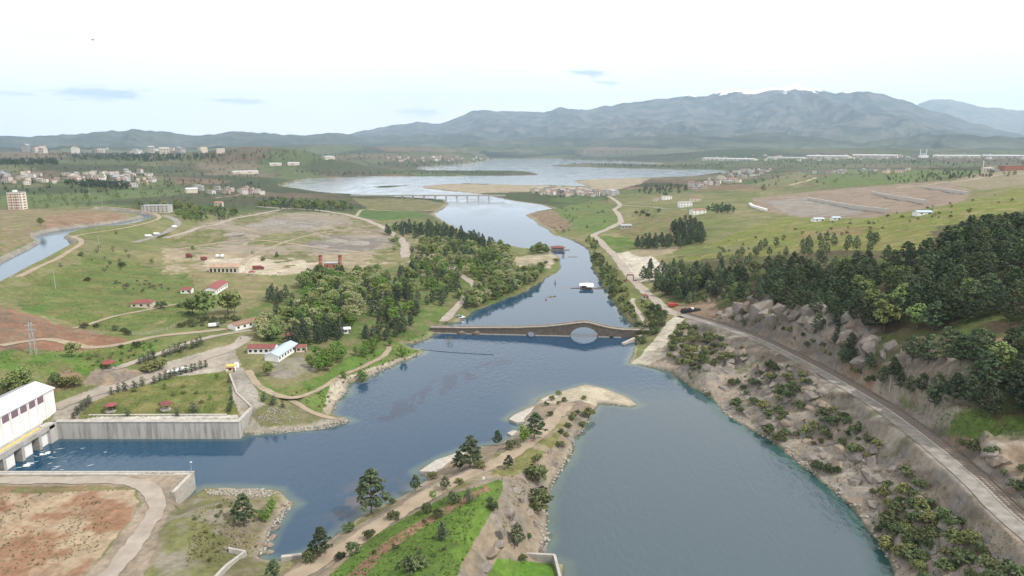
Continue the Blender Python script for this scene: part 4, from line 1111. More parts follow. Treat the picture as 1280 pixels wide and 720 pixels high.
DRED = mat('dark_red_steel', (.20, .05, .045), .6, .2, 1.0)
BLACKM = mat('dark_tarpaulin_and_shade', (.022, .023, .026), .7, .3, 1.0)  # sheeting and dark parts, also the painted shade in the shed front
RUBBER = mat('rubber', (.02, .02, .02), .9)
CREAM = mat('cream_render', (.56, .50, .42), .85, .1, .4, obj_var=.2)
WOOD = mat('old_timber', (.20, .15, .10), .9, .25, 2.0)
BRICKR = mat('red_brick', (.30, .13, .095), .9, .25, 1.2)
STONE = mat('old_stone', (.165, .138, .115), .95, .3, .8, .35, color2=(.09, .075, .06))
STONEB = mat('worn_bridge_stone', (.24, .215, .185), .95, .3, .8, .2)
STONEL = mat('pale_stone', (.36, .335, .30), .95, .2, .8, .2)

def wall_run(name, pts, thick, z0, z1, m, label, cat='wall', group=None):
    """a free-standing wall: one panel per leg between world points"""
    c = np.mean([(p[0], p[1]) for p in pts], 0)
    o = thing(name, label, cat, (c[0], c[1], 0), 0, group)
    for a, b in zip(pts[:-1], pts[1:]):
        za = a[2] if len(a) > 2 else 0; zb = b[2] if len(b) > 2 else 0
        d = Vector((b[0] - a[0], b[1] - a[1], 0)); n = Vector((-d.y, d.x, 0)).normalized() * thick / 2
        A, B = Vector((a[0] - c[0], a[1] - c[1], 0)), Vector((b[0] - c[0], b[1] - c[1], 0))
        V = []
        for P, zz in ((A, za), (B, zb)):
            for s in (-1, 1):
                for h in (z0, z1): V.append(P + n * s + Vector((0, 0, zz + h)))
        MB().add(V, [(0, 1, 3, 2), (4, 6, 7, 5), (0, 4, 5, 1), (2, 3, 7, 6), (1, 5, 7, 3), (0, 2, 6, 4)]).build('panel', m, o)
    return o
# --- power house: long white hall beside the tailrace
ph = thing('power_house', 'long white power house hall with pale pitched roof above the tailrace', 'power house', (-187, 263, 6.4))
YL = -70.0                                            # it runs towards the camera out of the picture
MB().box(-7, 7, YL, 0, -.5, 10.6).add([(-7, 0, 10.6), (7, 0, 10.6), (0, 0, 13.0)], [(1, 0, 2)]).add([(-7, YL, 10.6), (7, YL, 10.6), (0, YL, 13.0)], [(0, 1, 2)]).build('wall', WHITEW, ph)
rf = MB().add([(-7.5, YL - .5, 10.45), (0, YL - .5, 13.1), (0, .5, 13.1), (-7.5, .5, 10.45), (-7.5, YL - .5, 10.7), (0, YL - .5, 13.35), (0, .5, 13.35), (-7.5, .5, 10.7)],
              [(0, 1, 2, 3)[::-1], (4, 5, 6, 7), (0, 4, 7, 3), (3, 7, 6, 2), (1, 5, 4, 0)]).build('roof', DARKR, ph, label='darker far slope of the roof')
rf = MB().add([(7.5, YL - .5, 10.45), (.02, YL - .5, 13.1), (.02, .5, 13.1), (7.5, .5, 10.45), (7.5, YL - .5, 10.7), (.02, YL - .5, 13.35), (.02, .5, 13.35), (7.5, .5, 10.7)],
              [(0, 1, 2, 3), (7, 6, 5, 4), (3, 7, 4, 0), (2, 6, 7, 3), (0, 4, 5, 1)]).build('roof', WHITER, ph)
for k in range(14):
    y = -8.2 - k * 4.7
    if y < YL + 3: break
    w = MB().box(7.0, 7.08, y - 1.75, y + 1.75, 7.4, 10.0).build('window', mat('window_surround', (.50, .40, .43), .7), ph) if k == 0 else None
    if k == 0: wm0 = w.data; pm0 = MB().box(7.08, 7.13, -.27, .27, 7.5, 9.9).mesh('pane'); pm0.materials.append(GLASSP); base_y = y
    else:
        w = link('window', wm0, None, ph); w.location = (0, y - base_y, 0)
    for j in range(5):
        p = link('pane', pm0, None, w); p.location = (0, base_y + (-1.36 + j * .68), 0)
    MB().box(7.0, 7.35, y + 2.15, y + 2.55, -.5, 10.4).build('pilaster', WHITEW, ph)
MB().box(7, 13.2, YL, -11, -.9, 0).build('deck', CONC, ph)
MB().box(9.0, 10.2, YL, -11.5, .004, .02).build('crane_rail_strip', YELLOW, ph)
MB().box(12.9, 13.2, YL, -11, .0, .9).build('parapet', CONC, ph)
for k in range(6):
    y = -19.4 - k * 9.3
    MB().box(10.2, 13.0, y - .7, y + .7, -9.5, -.9).build('pier', CONC, ph)
    MB().box(9.3, 12.0, y + .9, y + 6.0, -9.5, -.95).build('gate_panel', WHITEW, ph)
MB().box(7, 9.2, YL, -11, -9.5, -.95).build('back_wall', CONCD, ph)
MB().box(9.0, 13.2, -14.0, -9.4, -9.5, .3).build('end_pier', CONCD, ph)

# --- walls round the tailrace
t = thing('retaining_wall', 'stained grey concrete retaining wall below the lawn', 'retaining wall', (-140, 254, 0))
for k in range(8):
    x0 = -34.3 + k * 8.75
    MB().box(x0 + .02, x0 + 8.73, -.6, 1.6, -3, 6.75).build('panel', CONCD, t)
MB().box(-34.4, 35.9, -.75, 1.9, 6.75, 6.98).build('coping', CONC, t)
t2 = MB().box(-.7, .7, 0, 13, -3, 6.85).build('return_wall', CONC, t)
t2.location = (34.9, 1.9, 0)
wall_run('lawn_parapet', [(-105.2, 269, 6.2), tuple(unproj(296, 492, 7.4)) + (6.9,), tuple(unproj(287, 468, 8.2)) + (7.7,)], .7, -2, 1.1, STONEL, 'low pale parapet along the drive side of the walled lawn')
t = thing('quay_wall', 'straight concrete quay wall along the near side of the tailrace', 'quay wall', (-140, 212, 0))
MB().box(-50, 36.4, -.9, 1.2, -3, 6.05).build('wall', CONC, t)
MB().box(-50, 36.5, .55, 1.35, 6.05, 6.22).build('coping', STONEL, t)
MB().box(35.2, 36.5, -12.4, -.9, -3, 6.0).build('end_wall', STONEL, t)
MB().box(-50, -27, -9, -.9, 5.4, 6.06).build('apron', STONEL, t)
mt_ = thing('camera_mast', 'slim pale mast standing on the corner of the quay', 'mast', (-104.2, 212.6, 6.2))
MB().cyl((0, 0, 0), (0, 0, 3.6), .09, .07, 8).build('pole', STEEL, mt_)
MB().box(-.15, .45, -.12, .12, 3.3, 3.6).build('camera_head', WHITEW, mt_)
MB().cyl((0, 0, 0), (0, 0, .15), .25, .25, 8).build('base', CONC, mt_)
def hits(lst): return [tuple(p) for p in hit([a for a, b in lst], [b for a, b in lst])]
wall_run('culvert_wall', hits([(268, 728), (283, 712), (307, 694), (286, 690)]), .8, -2, 1.3, CONC, 'bent concrete culvert wall at the foot of the spit track')
wall_run('lawn_wall', [(-22, 158, 3.0), (-4, 170, 3.2), (11.2, 168.0, 3.6), (12.8, 150, 3.6)], .7, -5, 1.0, CONC, 'low concrete wall round the corner lawn beside the pool')
wall_run('landing_wall', [tuple(unproj(379, 699)) + (0,), tuple(unproj(352, 702)) + (0,)], 1.2, -1.5, 1.6, CONC, 'short concrete landing wall where the spit meets the channel')

# --- the old stone bridge
bx, by, brz = 10.5, 407.0, -.09
sb = thing('stone_bridge', 'old brown stone bridge with one tall arch rising to a hump', 'bridge', (bx, by, 0), brz)
PROF = [(-60, 2.9), (-40, 3.0), (-6, 4.0), (9, 4.9), (20, 6.3), (29, 7.7), (32.5, 8.1), (36, 7.7), (42, 6.2), (48, 4.9), (55, 4.2), (72, 4.2)]
ARCH = [(32.3, 8.2, 5.8, .0), (.9, 2.5, 2.4, -.2), (48.3, 1.1, 1.1, -.1)]                  # centre, half width, rise, springing
def ztop(x): return float(np.interp(x, [p[0] for p in PROF], [p[1] for p in PROF]))
xs_ = set(np.linspace(-60, 72, 133).tolist())
for cx, hw, rs_, sp_ in ARCH: xs_ |= {cx + hw * math.cos(a) for a in np.linspace(0, math.pi, 25)}
xs_ = sorted(xs_)
def zbot(x, side):
    for cx, hw, rs_, sp_ in ARCH:
        u = (x - cx) / hw
        if -1 < u < 1 or (u <= -1 + 1e-9 and u >= -1 - 1e-9 and side > 0) or (abs(u - 1) < 1e-9 and side < 0):
            return sp_ + rs_ * max(0, 1 - abs(u) ** 2.1) ** .5
    return -3.0
HW = 2.9
m = MB()
for a, b in zip(xs_[:-1], xs_[1:]):
    za, zb, ta, tb = zbot(a, 1), zbot(b, -1), ztop(a), ztop(b)
    V = [(a, -HW, za), (b, -HW, zb), (b, -HW, tb), (a, -HW, ta), (a, HW, za), (b, HW, zb), (b, HW, tb), (a, HW, ta)]
    m.add(V, [(0, 1, 2, 3), (5, 4, 7, 6), (3, 2, 6, 7), (4, 5, 1, 0)])
for cx, hw, rs_, sp_ in ARCH:
    for s in (-1, 1): m.add([(cx + s * hw, -HW, -3), (cx + s * hw, HW, -3), (cx + s * hw, HW, sp_), (cx + s * hw, -HW, sp_)], [(0, 1, 2, 3)])
m.build('spandrel_wall', STONE, sb)
for s in (-1, 1):
    m = MB()
    for a, b in zip(xs_[:-1], xs_[1:]):
        for lo, hi, y0, y1 in ((-.15, .55, s * (HW - .45), s * (HW + .12)),):
            ta, tb = ztop(a), ztop(b)
            m.add([(a, y0, ta + lo), (b, y0, tb + lo), (b, y1, tb + lo), (a, y1, ta + lo), (a, y0, ta + hi), (b, y0, tb + hi), (b, y1, tb + hi), (a, y1, ta + hi)],
                  [(4, 5, 6, 7), (0, 1, 5, 4), (3, 7, 6, 2), (0, 3, 2, 1)])
    m.build('parapet', STONE if s < 0 else STONEB, sb)
m = MB()
for a, b in zip(xs_[:-1], xs_[1:]): m.add([(a, -HW + .5, ztop(a) + .06), (b, -HW + .5, ztop(b) + .06), (b, HW - .5, ztop(b) + .06), (a, HW - .5, ztop(a) + .06)], [(0, 1, 2, 3)])
m.build('paving', STONEB, sb)
for cx, hw, rs_, sp_ in ARCH[:2]:                       # ring of dressed stones, slightly proud
    n = 30 if hw > 5 else 14
    for k in range(n):
        V = []
        for a in (math.pi * k / n + .004, math.pi * (k + 1) / n - .004):
            for g in (0, .75 if hw > 5 else .5):
                V += [(cx + (hw + g) * math.cos(a), -HW - .12, sp_ + (rs_ + g) * math.sin(a)), (cx + (hw + g) * math.cos(a), -HW + .3, sp_ + (rs_ + g) * math.sin(a))]
        MB().add(V, [(0, 2, 6, 4), (2, 3, 7, 6), (0, 4, 5, 1)]).build('voussoir', STONE, sb)
for a, b in ((-60, -1.7), (3.5, 23.9), (40.7, 47.0), (49.6, 54)): MB().box(a, b, -HW - .55, -HW + .1, -2, .42).build('footing', STONEL, sb)
for cx in (-40.5, -31.5):
    q = MB(); nn = 10
    V = [(cx + 2.4 * math.cos(math.pi + math.pi * k / nn), -HW + 2.6 * math.sin(math.pi + math.pi * k / nn), z) for z in (-2, 1.1) for k in range(nn + 1)] + [(cx, -HW, 2.4)]
    F = [(k, k + 1, nn + 2 + k, nn + 1 + k) for k in range(nn)] + [(nn + 1 + k, nn + 2 + k, 2 * nn + 2) for k in range(nn)]
    q.add(V, F).build('cutwater', STONE, sb)
wall_run('abutment_wall', [tuple(unproj(778, 431)) + (0,), tuple(unproj(800, 424)) + (1.5,), tuple(unproj(806, 415)) + (4,)], 1.6, -2, 1.0, STONEL, 'sloping stone wing wall at the landward end of the stone bridge')

# --- road bridge over the narrows
A_, B_ = unproj(462, 247, 4), unproj(626, 247, 4)
L_ = math.hypot(B_[0] - A_[0], B_[1] - A_[1])
rb_ = thing('road_bridge', 'long flat concrete road bridge on slender piers over the lake narrows', 'bridge', ((A_[0] + B_[0]) / 2, (A_[1] + B_[1]) / 2, 0), math.atan2(B_[1] - A_[1], B_[0] - A_[0]))
MB().box(-L_ / 2 - 40, L_ / 2 + 10, -5, 5, 7.2, 8.8).build('deck', CONC, rb_)
for s in (-5, 4.7): MB().box(-L_ / 2 - 40, L_ / 2 + 10, s, s + .3, 8.8, 9.7).build('parapet', STONEL, rb_)
for px in (503, 516, 530, 544, 557.5, 571, 584, 598, 611):
    x = (px - 544) / 164 * L_
    p_ = MB().box(x - 1.1, x + 1.1, -4, 4, -4, 6.2).build('pier', CONC, rb_)
    MB().box(x - 1.6, x + 1.6, -4.8, 4.8, 6.2, 7.2).build('pier_cap', CONC, p_)

# --- railway beside the road on the right
Q = ROAD_P['asphalt_road']
def side(Q, off, dz=0):
    N = path_normals(Q); return np.c_[Q[:, :2] + N * off, Q[:, 2] + dz]
ribbon('railway_ballast', Q, (-2.7, -3.0, -5.6, -6.0), .10, mat('ballast', (.215, .185, .155), .95, .3, 1.2, .3), kind='structure')
rw = thing('railway_track', 'single railway track running beside the asphalt road', 'railway track', tuple(Q[len(Q) // 2]))
c0 = Q[len(Q) // 2]
def strip_solid(P, w, h, m, name, parent, base):
    N = path_normals(P); n = len(P)
    V = np.concatenate([np.c_[P[:, :2] + N * (s * w / 2), P[:, 2] + z] for z in (0, h) for s in (-1, 1)]) - np.asarray(base)
    i = np.arange(n - 1)
    F = [np.stack([i + a * n, i + a * n + 1, i + b * n + 1, i + b * n], 1) for a, b in ((2, 3), (0, 2), (3, 1))]
    return link(name, np_mesh(name, V, np.concatenate(F)), m, parent)
for off in (-3.6, -5.05): strip_solid(side(Q, off, .22), .12, .2, mat('rail_steel', (.20, .155, .13), .45, metallic=.5), 'rail', rw, c0)
dense = smooth_path(side(Q, -4.33, .14), 1.3); Nn = path_normals(dense); m = MB()
for p, n in zip(dense, Nn):
    m.bar((p[0] - n[0] * 1.2 - c0[0], p[1] - n[1] * 1.2 - c0[1], p[2] - c0[2] + .05), (p[0] + n[0] * 1.2 - c0[0], p[1] + n[1] * 1.2 - c0[1], p[2] - c0[2] + .05), .28, .16)
m.build('sleeper_run', mat('sleeper', (.21, .18, .155), .9), rw, kind='stuff')
kb = thing('track_kerb', 'low pale concrete kerb between the road and the railway', 'kerb', tuple(c0))
strip_solid(side(Q, -2.55, .0), .22, .25, CONC, 'kerb_run', kb, c0)
kb = thing('track_wall', 'low stone wall on the hill side of the railway', 'wall', tuple(c0))
strip_solid(side(Q, -6.3, -.2), .4, .8, STONE, 'wall_run', kb, c0)

# --- houses
def windows(o, w, d, h, n, storeys, gl=None, sides=(-1, 1)):
    for st in range(storeys):
        z = h * (st + .35) / storeys; zh = min(1.3, h / storeys * .42)
        for s in sides:
            for k in range(n):
                x = -w / 2 + w * (k + .5) / n; ww = min(.7, w / n * .28)
                MB().box(x - ww, x + ww, s * (d / 2 + .03) - .03, s * (d / 2 + .03) + .03, z, z + zh).build('window', gl or GLASS, o)
def building(name, px, py, w, d, h, rz, wm, rm, label, cat='house', roof='gable', rise=1.6, nwin=3, storeys=1, door=True, group=None, over=.4):
    p = hit1(px, py)
    o = thing(name, label, cat, (p.x, p.y, p.z - .05), rz, group)
    m = MB().box(-w / 2, w / 2, -d / 2, d / 2, -1.0, h)
    if roof == 'gable': m.add([(-w / 2, -d / 2, h), (-w / 2, d / 2, h), (-w / 2, 0, h + rise)], [(0, 1, 2)]).add([(w / 2, -d / 2, h), (w / 2, d / 2, h), (w / 2, 0, h + rise)], [(1, 0, 2)])
    m.build('wall', wm, o)
    if roof == 'gable': MB().gable(w, d, h + .02, rise, over).build('roof', rm, o)
    elif roof == 'hip': MB().hip(w, d, h + .02, rise, over).build('roof', rm, o)
    else: MB().box(-w / 2 - .2, w / 2 + .2, -d / 2 - .2, d / 2 + .2, h + .004, h + .35).build('roof', rm, o)
    if nwin: windows(o, w, d, h, nwin, storeys)
    if door: MB().box(w * .32, w * .32 + 1.0, -d / 2 - .08, -d / 2 + .02, 0, 2.1).build('door', WOOD, o)
    OCC.append((p.x, p.y, max(w, d) * .6 + 1))
    return o
building('red_roofed_hut', 179, 383, 12, 7, 2.8, .18, CREAM, REDROOF, 'cream hut with a dull red roof alone on the meadow', 'hut', 'hip', 1.8, 3)
building('white_hut', 234, 366, 7, 5, 2.8, .1, WHITEW, REDROOF, 'small white hut beside the long red roofed barn', 'hut', 'gable', 1.3, 2)
building('barn', 270, 363, 27, 8.5, 3.4, 1.68, WHITEW, REDROOF, 'long white barn with a dark red roof', 'barn', 'gable', 1.8, 6)
o = building('open_shed', 284, 339, 24, 12, 4.2, 0.0, CREAM, RUSTR, 'large shed with rusty beige roof and broken open front', 'shed', 'gable', 2.0, 0, 1, False)
for k in range(7): MB().box(-11.2 + k * 3.2, -9.6 + k * 3.2, -6.08, -5.98, .4, 3.0).build('opening_shade', BLACKM, o)  # black panels paint the shade inside the open front
building('guard_house', 305, 409, 16, 7, 3.0, 1.0, WHITEW, TILE, 'white guard house with orange tile roof at the road junction', 'house', 'gable', 1.3, 4)
o = building('blue_roofed_hall', 352, 444, 22, 7, 3.0, 1.46, WHITEW, BLUER, 'long white hall with pale blue sheet roof above the stony bank', 'hall', 'gable', 1.4, 7)
building('red_roofed_hall', 329, 440, 13, 7, 3.0, .05, WHITEW, REDROOF, 'low hall with deep red roof beside the blue roofed hall', 'hall', 'gable', 1.1, 5)
building('tea_house', 363, 424, 5, 4, 2.6, .2, CREAM, REDROOF, 'small hut with bright red roof under the park trees', 'hut', 'hip', 1.0, 2)
building('tea_house', 377, 439, 5, 4, 2.8, .2, CREAM, REDROOF, 'small hut with red roof on the bank above the bright green clump', 'hut', 'hip', 1.0, 2)
building('park_hut', 432, 416, 5, 4, 2.6, .3, WHITEW, WHITER, 'tiny white hut among the dark park conifers', 'hut', 'gable', .8, 1)
building('park_hut', 375, 381, 5, 4, 2.6, .1, WHITEW, WHITER, 'tiny white hut behind the pale willows', 'hut', 'gable', .8, 1)
building('stone_block_house', 197, 265, 34, 16, 9, .1, CONCD, DARKR, 'grey unfinished block behind the canal bend', 'building', 'flat', 0, 7, 3, False)
building('roadside_house', 274, 258, 12, 9, 6, .1, CREAM, TILE, 'small pale house above the copse', 'house', 'gable', 2.2, 2, 2)
building('hillside_house', 833, 249.5, 17, 11, 6.5, .2, WHITEW, CONC, 'flat roofed white house highest on the valley side', 'house', 'flat', 0, 3, 2)
building('hillside_house', 856, 258.5, 20, 12, 8, .1, WHITEW, CONC, 'larger white house at the end of the hill road', 'house', 'flat', 0, 4, 2)
building('hillside_house', 869, 251.5, 18, 10, 6, -.1, CREAM, TILE, 'cream house on the slope above the end of the hill road', 'house', 'gable', 1.8, 3, 2)
building('hillside_house', 872, 267.5, 20, 11, 6, .3, WHITEW, TILE, 'house beside the short conifer row', 'house', 'gable', 1.8, 3, 2)
building('hillside_house', 820, 251.5, 10, 8, 4, .0, CREAM, CONC, 'low cream house beside the flat roofed white house', 'house', 'flat', 0, 2, 1)
building('valley_house', 782, 285.5, 14, 8, 4, .1, CONC, DARKR, 'grey house beside the valley road', 'house', 'gable', 1.5, 3, 1)
building('blue_hut', 1022, 276.5, 11, 7, 2.6, .15, WHITEW, BLUER, 'blue and white hut on the grassy hill, the longer of a pair', 'hut', 'gable', 1.1, 2)
building('blue_hut', 1044, 275.2, 8, 6, 2.6, .1, WHITEW, BLUER, 'blue and white hut on the grassy hill, the shorter of a pair', 'hut', 'gable', 1.0, 2)
building('blue_hut', 1153, 268.5, 13, 7, 2.6, .1, WHITEW, BLUER, 'lone pale blue roofed hut high on the grassy hill', 'hut', 'gable', 1.1, 2)
building('red_warehouse', 1264, 213, 48, 22, 10, .05, BRICKR, DRED, 'long dark red warehouse on the skyline ridge', 'warehouse', 'flat', 0, 8, 1, False)
building('lakeside_block', 900, 226, 24, 14, 13, .2, CREAM, CONC, 'tall cream block at the lake end of the town', 'building', 'flat', 0, 4, 4, False)
o = building('gate_house', 289, 464, 3.6, 3.0, 2.6, .1, WHITEW, YELLOW, 'tiny gate cabin with yellow and red bands beside the lawn corner', 'cabin', 'flat', 0, 1, 1)
MB().box(-1.85, 1.85, -1.56, -1.50, 1.7, 2.2).build('red_band', REDP, o); MB().box(-1.85, 1.85, -1.56, -1.50, .2, .7).build('yellow_band', YELLOW, o)
p = hit1(296, 459); o = thing('water_tank', 'small white upright tank beside the gate cabin', 'tank', tuple(p))
MB().cyl((0, 0, 0), (0, 0, 1.9), 1.05, 1.05, 16).build('tank_body', WHITEW, o); MB().cyl((0, 0, 1.9), (0, 0, 2.4), 1.05, .25, 16).build('tank_lid', WHITEW, o)
for k, px in enumerate((272, 278)):
    p = hit1(px, 323); o = thing('storage_tank', 'white horizontal tank on legs behind the open shed, ' + ('left' if not k else 'right') + ' one of two', 'tank', tuple(p))
    o['label'] = 'white storage tank behind the open shed, the one beside the ' + ('dirt drive' if not k else 'bare plain')
    q = MB()
    for i in range(6):
        a, b = -2 + i * 4 / 6, -2 + (i + 1) * 4 / 6
        q.cyl((0, a, 2.4), (0, b, 2.4), 1.5 * math.sqrt(max(.1, 1 - (a / 2.4) ** 2)), 1.5 * math.sqrt(max(.1, 1 - (b / 2.4) ** 2)), 12)
    q.build('tank_body', WHITEW, o, True)
    for sy in (-1.2, 1.2): MB().box(-.9, .9, sy - .15, sy + .15, 0, 1.3).build('leg', STEEL, o)
# apartment block
p = hit1(23, 261.5); ab = thing('apartment_block', 'six storey white apartment block with salmon balcony stripes on the plain', 'apartment block', tuple(p), .12)
ab.scale = (.66, .66, .82)
MB().box(-13, 13, -9, 9, -2, 26).build('wall', CREAM, ab)
MB().box(-13.4, 13.4, -9.4, 9.4, 26, 27).build('roof', CONC, ab); MB().box(-5, 1, -3, 3, 27, 30).build('stair_head', WHITEW, ab)
for st in range(6):
    for x in (-10.5, -1.5, 6.5, 11):
        MB().box(x - 1.1, x + 1.1, -9.08, -8.98, st * 4.2 + 1.6, st * 4.2 + 3.4).build('window', GLASS, ab)
    for x in (-6, 2.8):
        bl = MB().box(x - 2, x + 2, -10.4, -9.02, st * 4.2 + .9, st * 4.2 + 2.0).build('balcony', mat('salmon_render', (.52, .27, .21), .8) if st == 0 and x < 0 else bpy.data.materials['salmon_render'], ab)
        MB().box(x - 1.4, x + 1.4, -9.06, -8.99, st * 4.2 + 2.05, st * 4.2 + 3.5).build('balcony_door', GLASS, ab)
    MB().box(12.98, 13.08, -4, 4, st * 4.2 + 1.6, st * 4.2 + 3.2).build('window', GLASS, ab)

# kiosks on the lawn, gazebo
def kiosk(px, py, rm, label, s=1.0, cat='kiosk'):
    p = hit1(px, py); o = thing('picnic_shelter', label, cat, tuple(p), .3, None, s)
    q = MB(); n = 6
    V = [(2.6 * math.cos(2 * math.pi * k / n), 2.6 * math.sin(2 * math.pi * k / n), z) for z in (2.3, 2.45) for k in range(n)] + [(0, 0, 3.6)]
    q.add(V, [(k, (k + 1) % n, n + (k + 1) % n, n + k) for k in range(n)] + [(n + k, n + (k + 1) % n, 2 * n) for k in range(n)] + [tuple(range(n))[::-1]]).build('roof', rm, o)
    for k in range(n): MB().cyl((2.1 * math.cos(2 * math.pi * k / n), 2.1 * math.sin(2 * math.pi * k / n), 0), (2.1 * math.cos(2 * math.pi * k / n), 2.1 * math.sin(2 * math.pi * k / n), 2.32), .09, .09, 6).build('post', WOOD, o)
    MB().prism([(2.4 * math.cos(2 * math.pi * k / n), 2.4 * math.sin(2 * math.pi * k / n)) for k in range(n)], -.4, .12).build('floor_slab', CONC, o)
    MB().box(-.7, .7, -.4, .4, .7, .78).box(-.1, .1, -.1, .1, .1, .7).build('table', WOOD, o)
    OCC.append((p.x, p.y, 4))
kiosk(139, 513, REDROOF, 'red roofed picnic shelter on the lawn, the one nearer the white hall')
kiosk(208, 511, REDROOF, 'red roofed picnic shelter on the lawn, the one behind the wall middle')
kiosk(136, 461, DRED, 'brown roofed gazebo on the bank above the power house road', 1.25, 'gazebo')
kiosk(315, 344, DRED, 'dark roofed shelter on the pale yard', 1.1)
wall_run('path_slab', [(-166, 261, 6.7), (-112, 261, 6.9)], 1.2, -.3, .12, STONEL, 'pale paved path along the lawn above the retaining wall', 'path')

# brick kiln stacks
for px, w, lb in ((401, 3.3, 'tall red brick kiln stack, the one beside the empty plain'), (425.5, 3.3, 'tall red brick kiln stack, the one beside the leafy bushes')):
    p = hit1(px, 333.5); o = thing('kiln_stack', lb, 'kiln stack', tuple(p), .1)
    MB().cyl((0, 0, -1), (0, 0, 9.2), w / 2, w / 2 * .92, 8).build('shaft', BRICKR, o)
    MB().cyl((0, 0, 9.2), (0, 0, 10.2), w / 2 * 1.05, w / 2 * 1.05, 8).build('cornice', DRED, o)
    MB().cyl((0, 0, 4.4), (0, 0, 5.0), w / 2 * 1.03, w / 2 * 1.03, 8).build('band', STONEL, o)
building('kiln_block', 414, 334.5, 11, 7, 4.2, .1, BRICKR, DARKR, 'broken brick block between the two kiln stacks', 'building', 'flat', 0, 2, 1, True)

# --- red portal gate, kiosk, lorries, stockpile at the right bank junction
p = hit1(787.5, 351.5); g_ = thing('portal_gate', 'dark red portal gate with slanted legs across the road', 'gate', tuple(p), -.12)
for s in (-1, 1):
    MB().bar((s * 3.1, 0, -.2), (s * 2.3, 0, 5.0), .55, .55).build('post', DRED, g_)
    MB().bar((s * 2.9, 1.6, -.2), (s * 2.2, 1.6, 5.0), .4, .4).build('rear_post', DRED, g_)
    MB().box(s * 4.3 - .9, s * 4.3 + .9, -.5, .9, 0, 1.1).build('side_barrier', DRED, g_)
MB().box(-2.7, 2.7, -.3, .3, 4.7, 5.5).build('lintel', DRED, g_); MB().box(-2.5, 2.5, 1.4, 1.8, 4.7, 5.3).build('rear_lintel', DRED, g_)
for s in (-1, 1): MB().box(s * 2.2 - .18, s * 2.2 + .18, .3, 1.4, 4.9, 5.25).build('cross_tie', DRED, g_)
building('red_booth', 806, 373.5, 3.6, 3.0, 2.4, .2, CREAM, REDROOF, 'small booth with red hipped roof by the waterside path', 'booth', 'hip', 1.1, 2, 1)
def car(px, py, rz, m, label, s=1.0, group=None, kind='car', P=None):
    p = Vector(P) if P else hit1(px, py)
    o = thing('parked_car', label, 'car', (p.x, p.y, p.z + .12), rz, group, s)
    prof = [(-2.15, .35), (-2.2, .75), (-2.05, .95), (-1.1, 1.02), (-.45, 1.45), (.95, 1.45), (1.65, 1.0), (2.15, .92), (2.2, .35)]
    n = len(prof)
    V = [(x, y, z) for y in (-.85, .85) for x, z in prof]
    V = [(x, y * (.82 if z > 1.2 else 1), z) for x, y, z in V]
    MB().add(V, [tuple(range(n)), tuple(range(n, 2 * n))[::-1]] + [(k, n + k, n + (k + 1) % n, (k + 1) % n) for k in range(n)]).build('body', m, o)
    for y in (-.80, .80):
        MB().add([(-1.0, y * 1.03, 1.02), (1.4, y * 1.03, 1.02), (.9, y * .9, 1.4), (-.42, y * .9, 1.4)], [(0, 1, 2, 3)]).build('side_window', GLASS, o)
    MB().add([(-1.08, -.75, 1.06), (-1.08, .75, 1.06), (-.5, .66, 1.44), (-.5, -.66, 1.44)], [(0, 1, 2, 3)]).build('windscreen', GLASS, o)
    for x in (-1.35, 1.35):
        for y in (-.8, .8): MB().cyl((x, y - .1, .32), (x, y + .1, .32), .33, .33, 10).build('wheel', RUBBER, o)
    return o
WCAR = mat('white_car_paint', (.78, .78, .78), .25, spec=.5); RCAR = mat('red_car_paint', (.35, .04, .03), .3, spec=.5); GCAR = mat('grey_car_paint', (.18, .19, .2), .3, spec=.5)
def van(px, py, rz, cabm, boxm, label, L=6.5, H=2.9, name='lorry', cat='lorry'):
    p = hit1(px, py); o = thing(name, label, cat, (p.x, p.y, p.z + .1), rz)
    MB().box(-L / 2, L / 2 - 1.9, -1.15, 1.15, .8, H).build('cargo_box', boxm, o)
    MB().add([(L / 2 - 1.8, y, z) for y in (-1.1, 1.1) for z in (.6, 2.4)] + [(L / 2 - .5, y, 2.4) for y in (-1.1, 1.1)] + [(L / 2, y, z) for y in (-1.1, 1.1) for z in (.6, 1.5)],
             [(0, 1, 4, 7, 6), (2, 8, 9, 5, 3), (1, 3, 5, 4), (4, 5, 9, 7), (6, 7, 9, 8), (0, 2, 3, 1)]).build('cab', cabm, o)
    MB().add([(L / 2 - .46, -.95, 2.3), (L / 2 - .46, .95, 2.3), (L / 2 + .02, .95, 1.58), (L / 2 + .02, -.95, 1.58)], [(0, 1, 2, 3)]).build('windscreen', GLASS, o)
    MB().box(-L / 2, L / 2, -.5, .5, .45, .78).build('chassis', RUBBER, o)
    for x in (-L / 2 + 1.2, L / 2 - 1.1):
        for y in (-1, 1): MB().cyl((x, y - .14, .45), (x, y + .14, .45), .46, .46, 10).build('wheel', RUBBER, o)
    return o
car(228, 464, .35, WCAR, 'white car parked on the power house road by the conifer row', 1.15)
car(216, 466.5, .35, WCAR, 'second white car on the power house road beside the olive bushes', 1.1)
van(186, 296.5, .3, WCAR, WCAR, 'white van on the terrace road, rearmost of three vehicles', 7)
van(196, 294, .3, WCAR, WCAR, 'white van on the terrace road, middle of three vehicles', 6)
van(218, 285, 1.2, WCAR, WCAR, 'white van on the terrace road at its bend', 6)
van(841, 384, .1, REDP, REDP, 'orange red lorry parked at the junction by the railway', 6.5, 2.6)
van(268, 409, .4, GCAR, WCAR, 'dark pickup lorry with pale load on the upper track', 6, 2.2)
van(323, 337, .25, DRED, DRED, 'dark red trailer lorry standing in the pale yard', 9, 3.2)
van(237, 322, .1, DRED, DRED, 'dark brown container lorry among the yards', 5.5, 3.6)
van(255, 325, .9, DRED, DRED, 'rusty tipper lorry by the dirt drive', 5, 3.0)
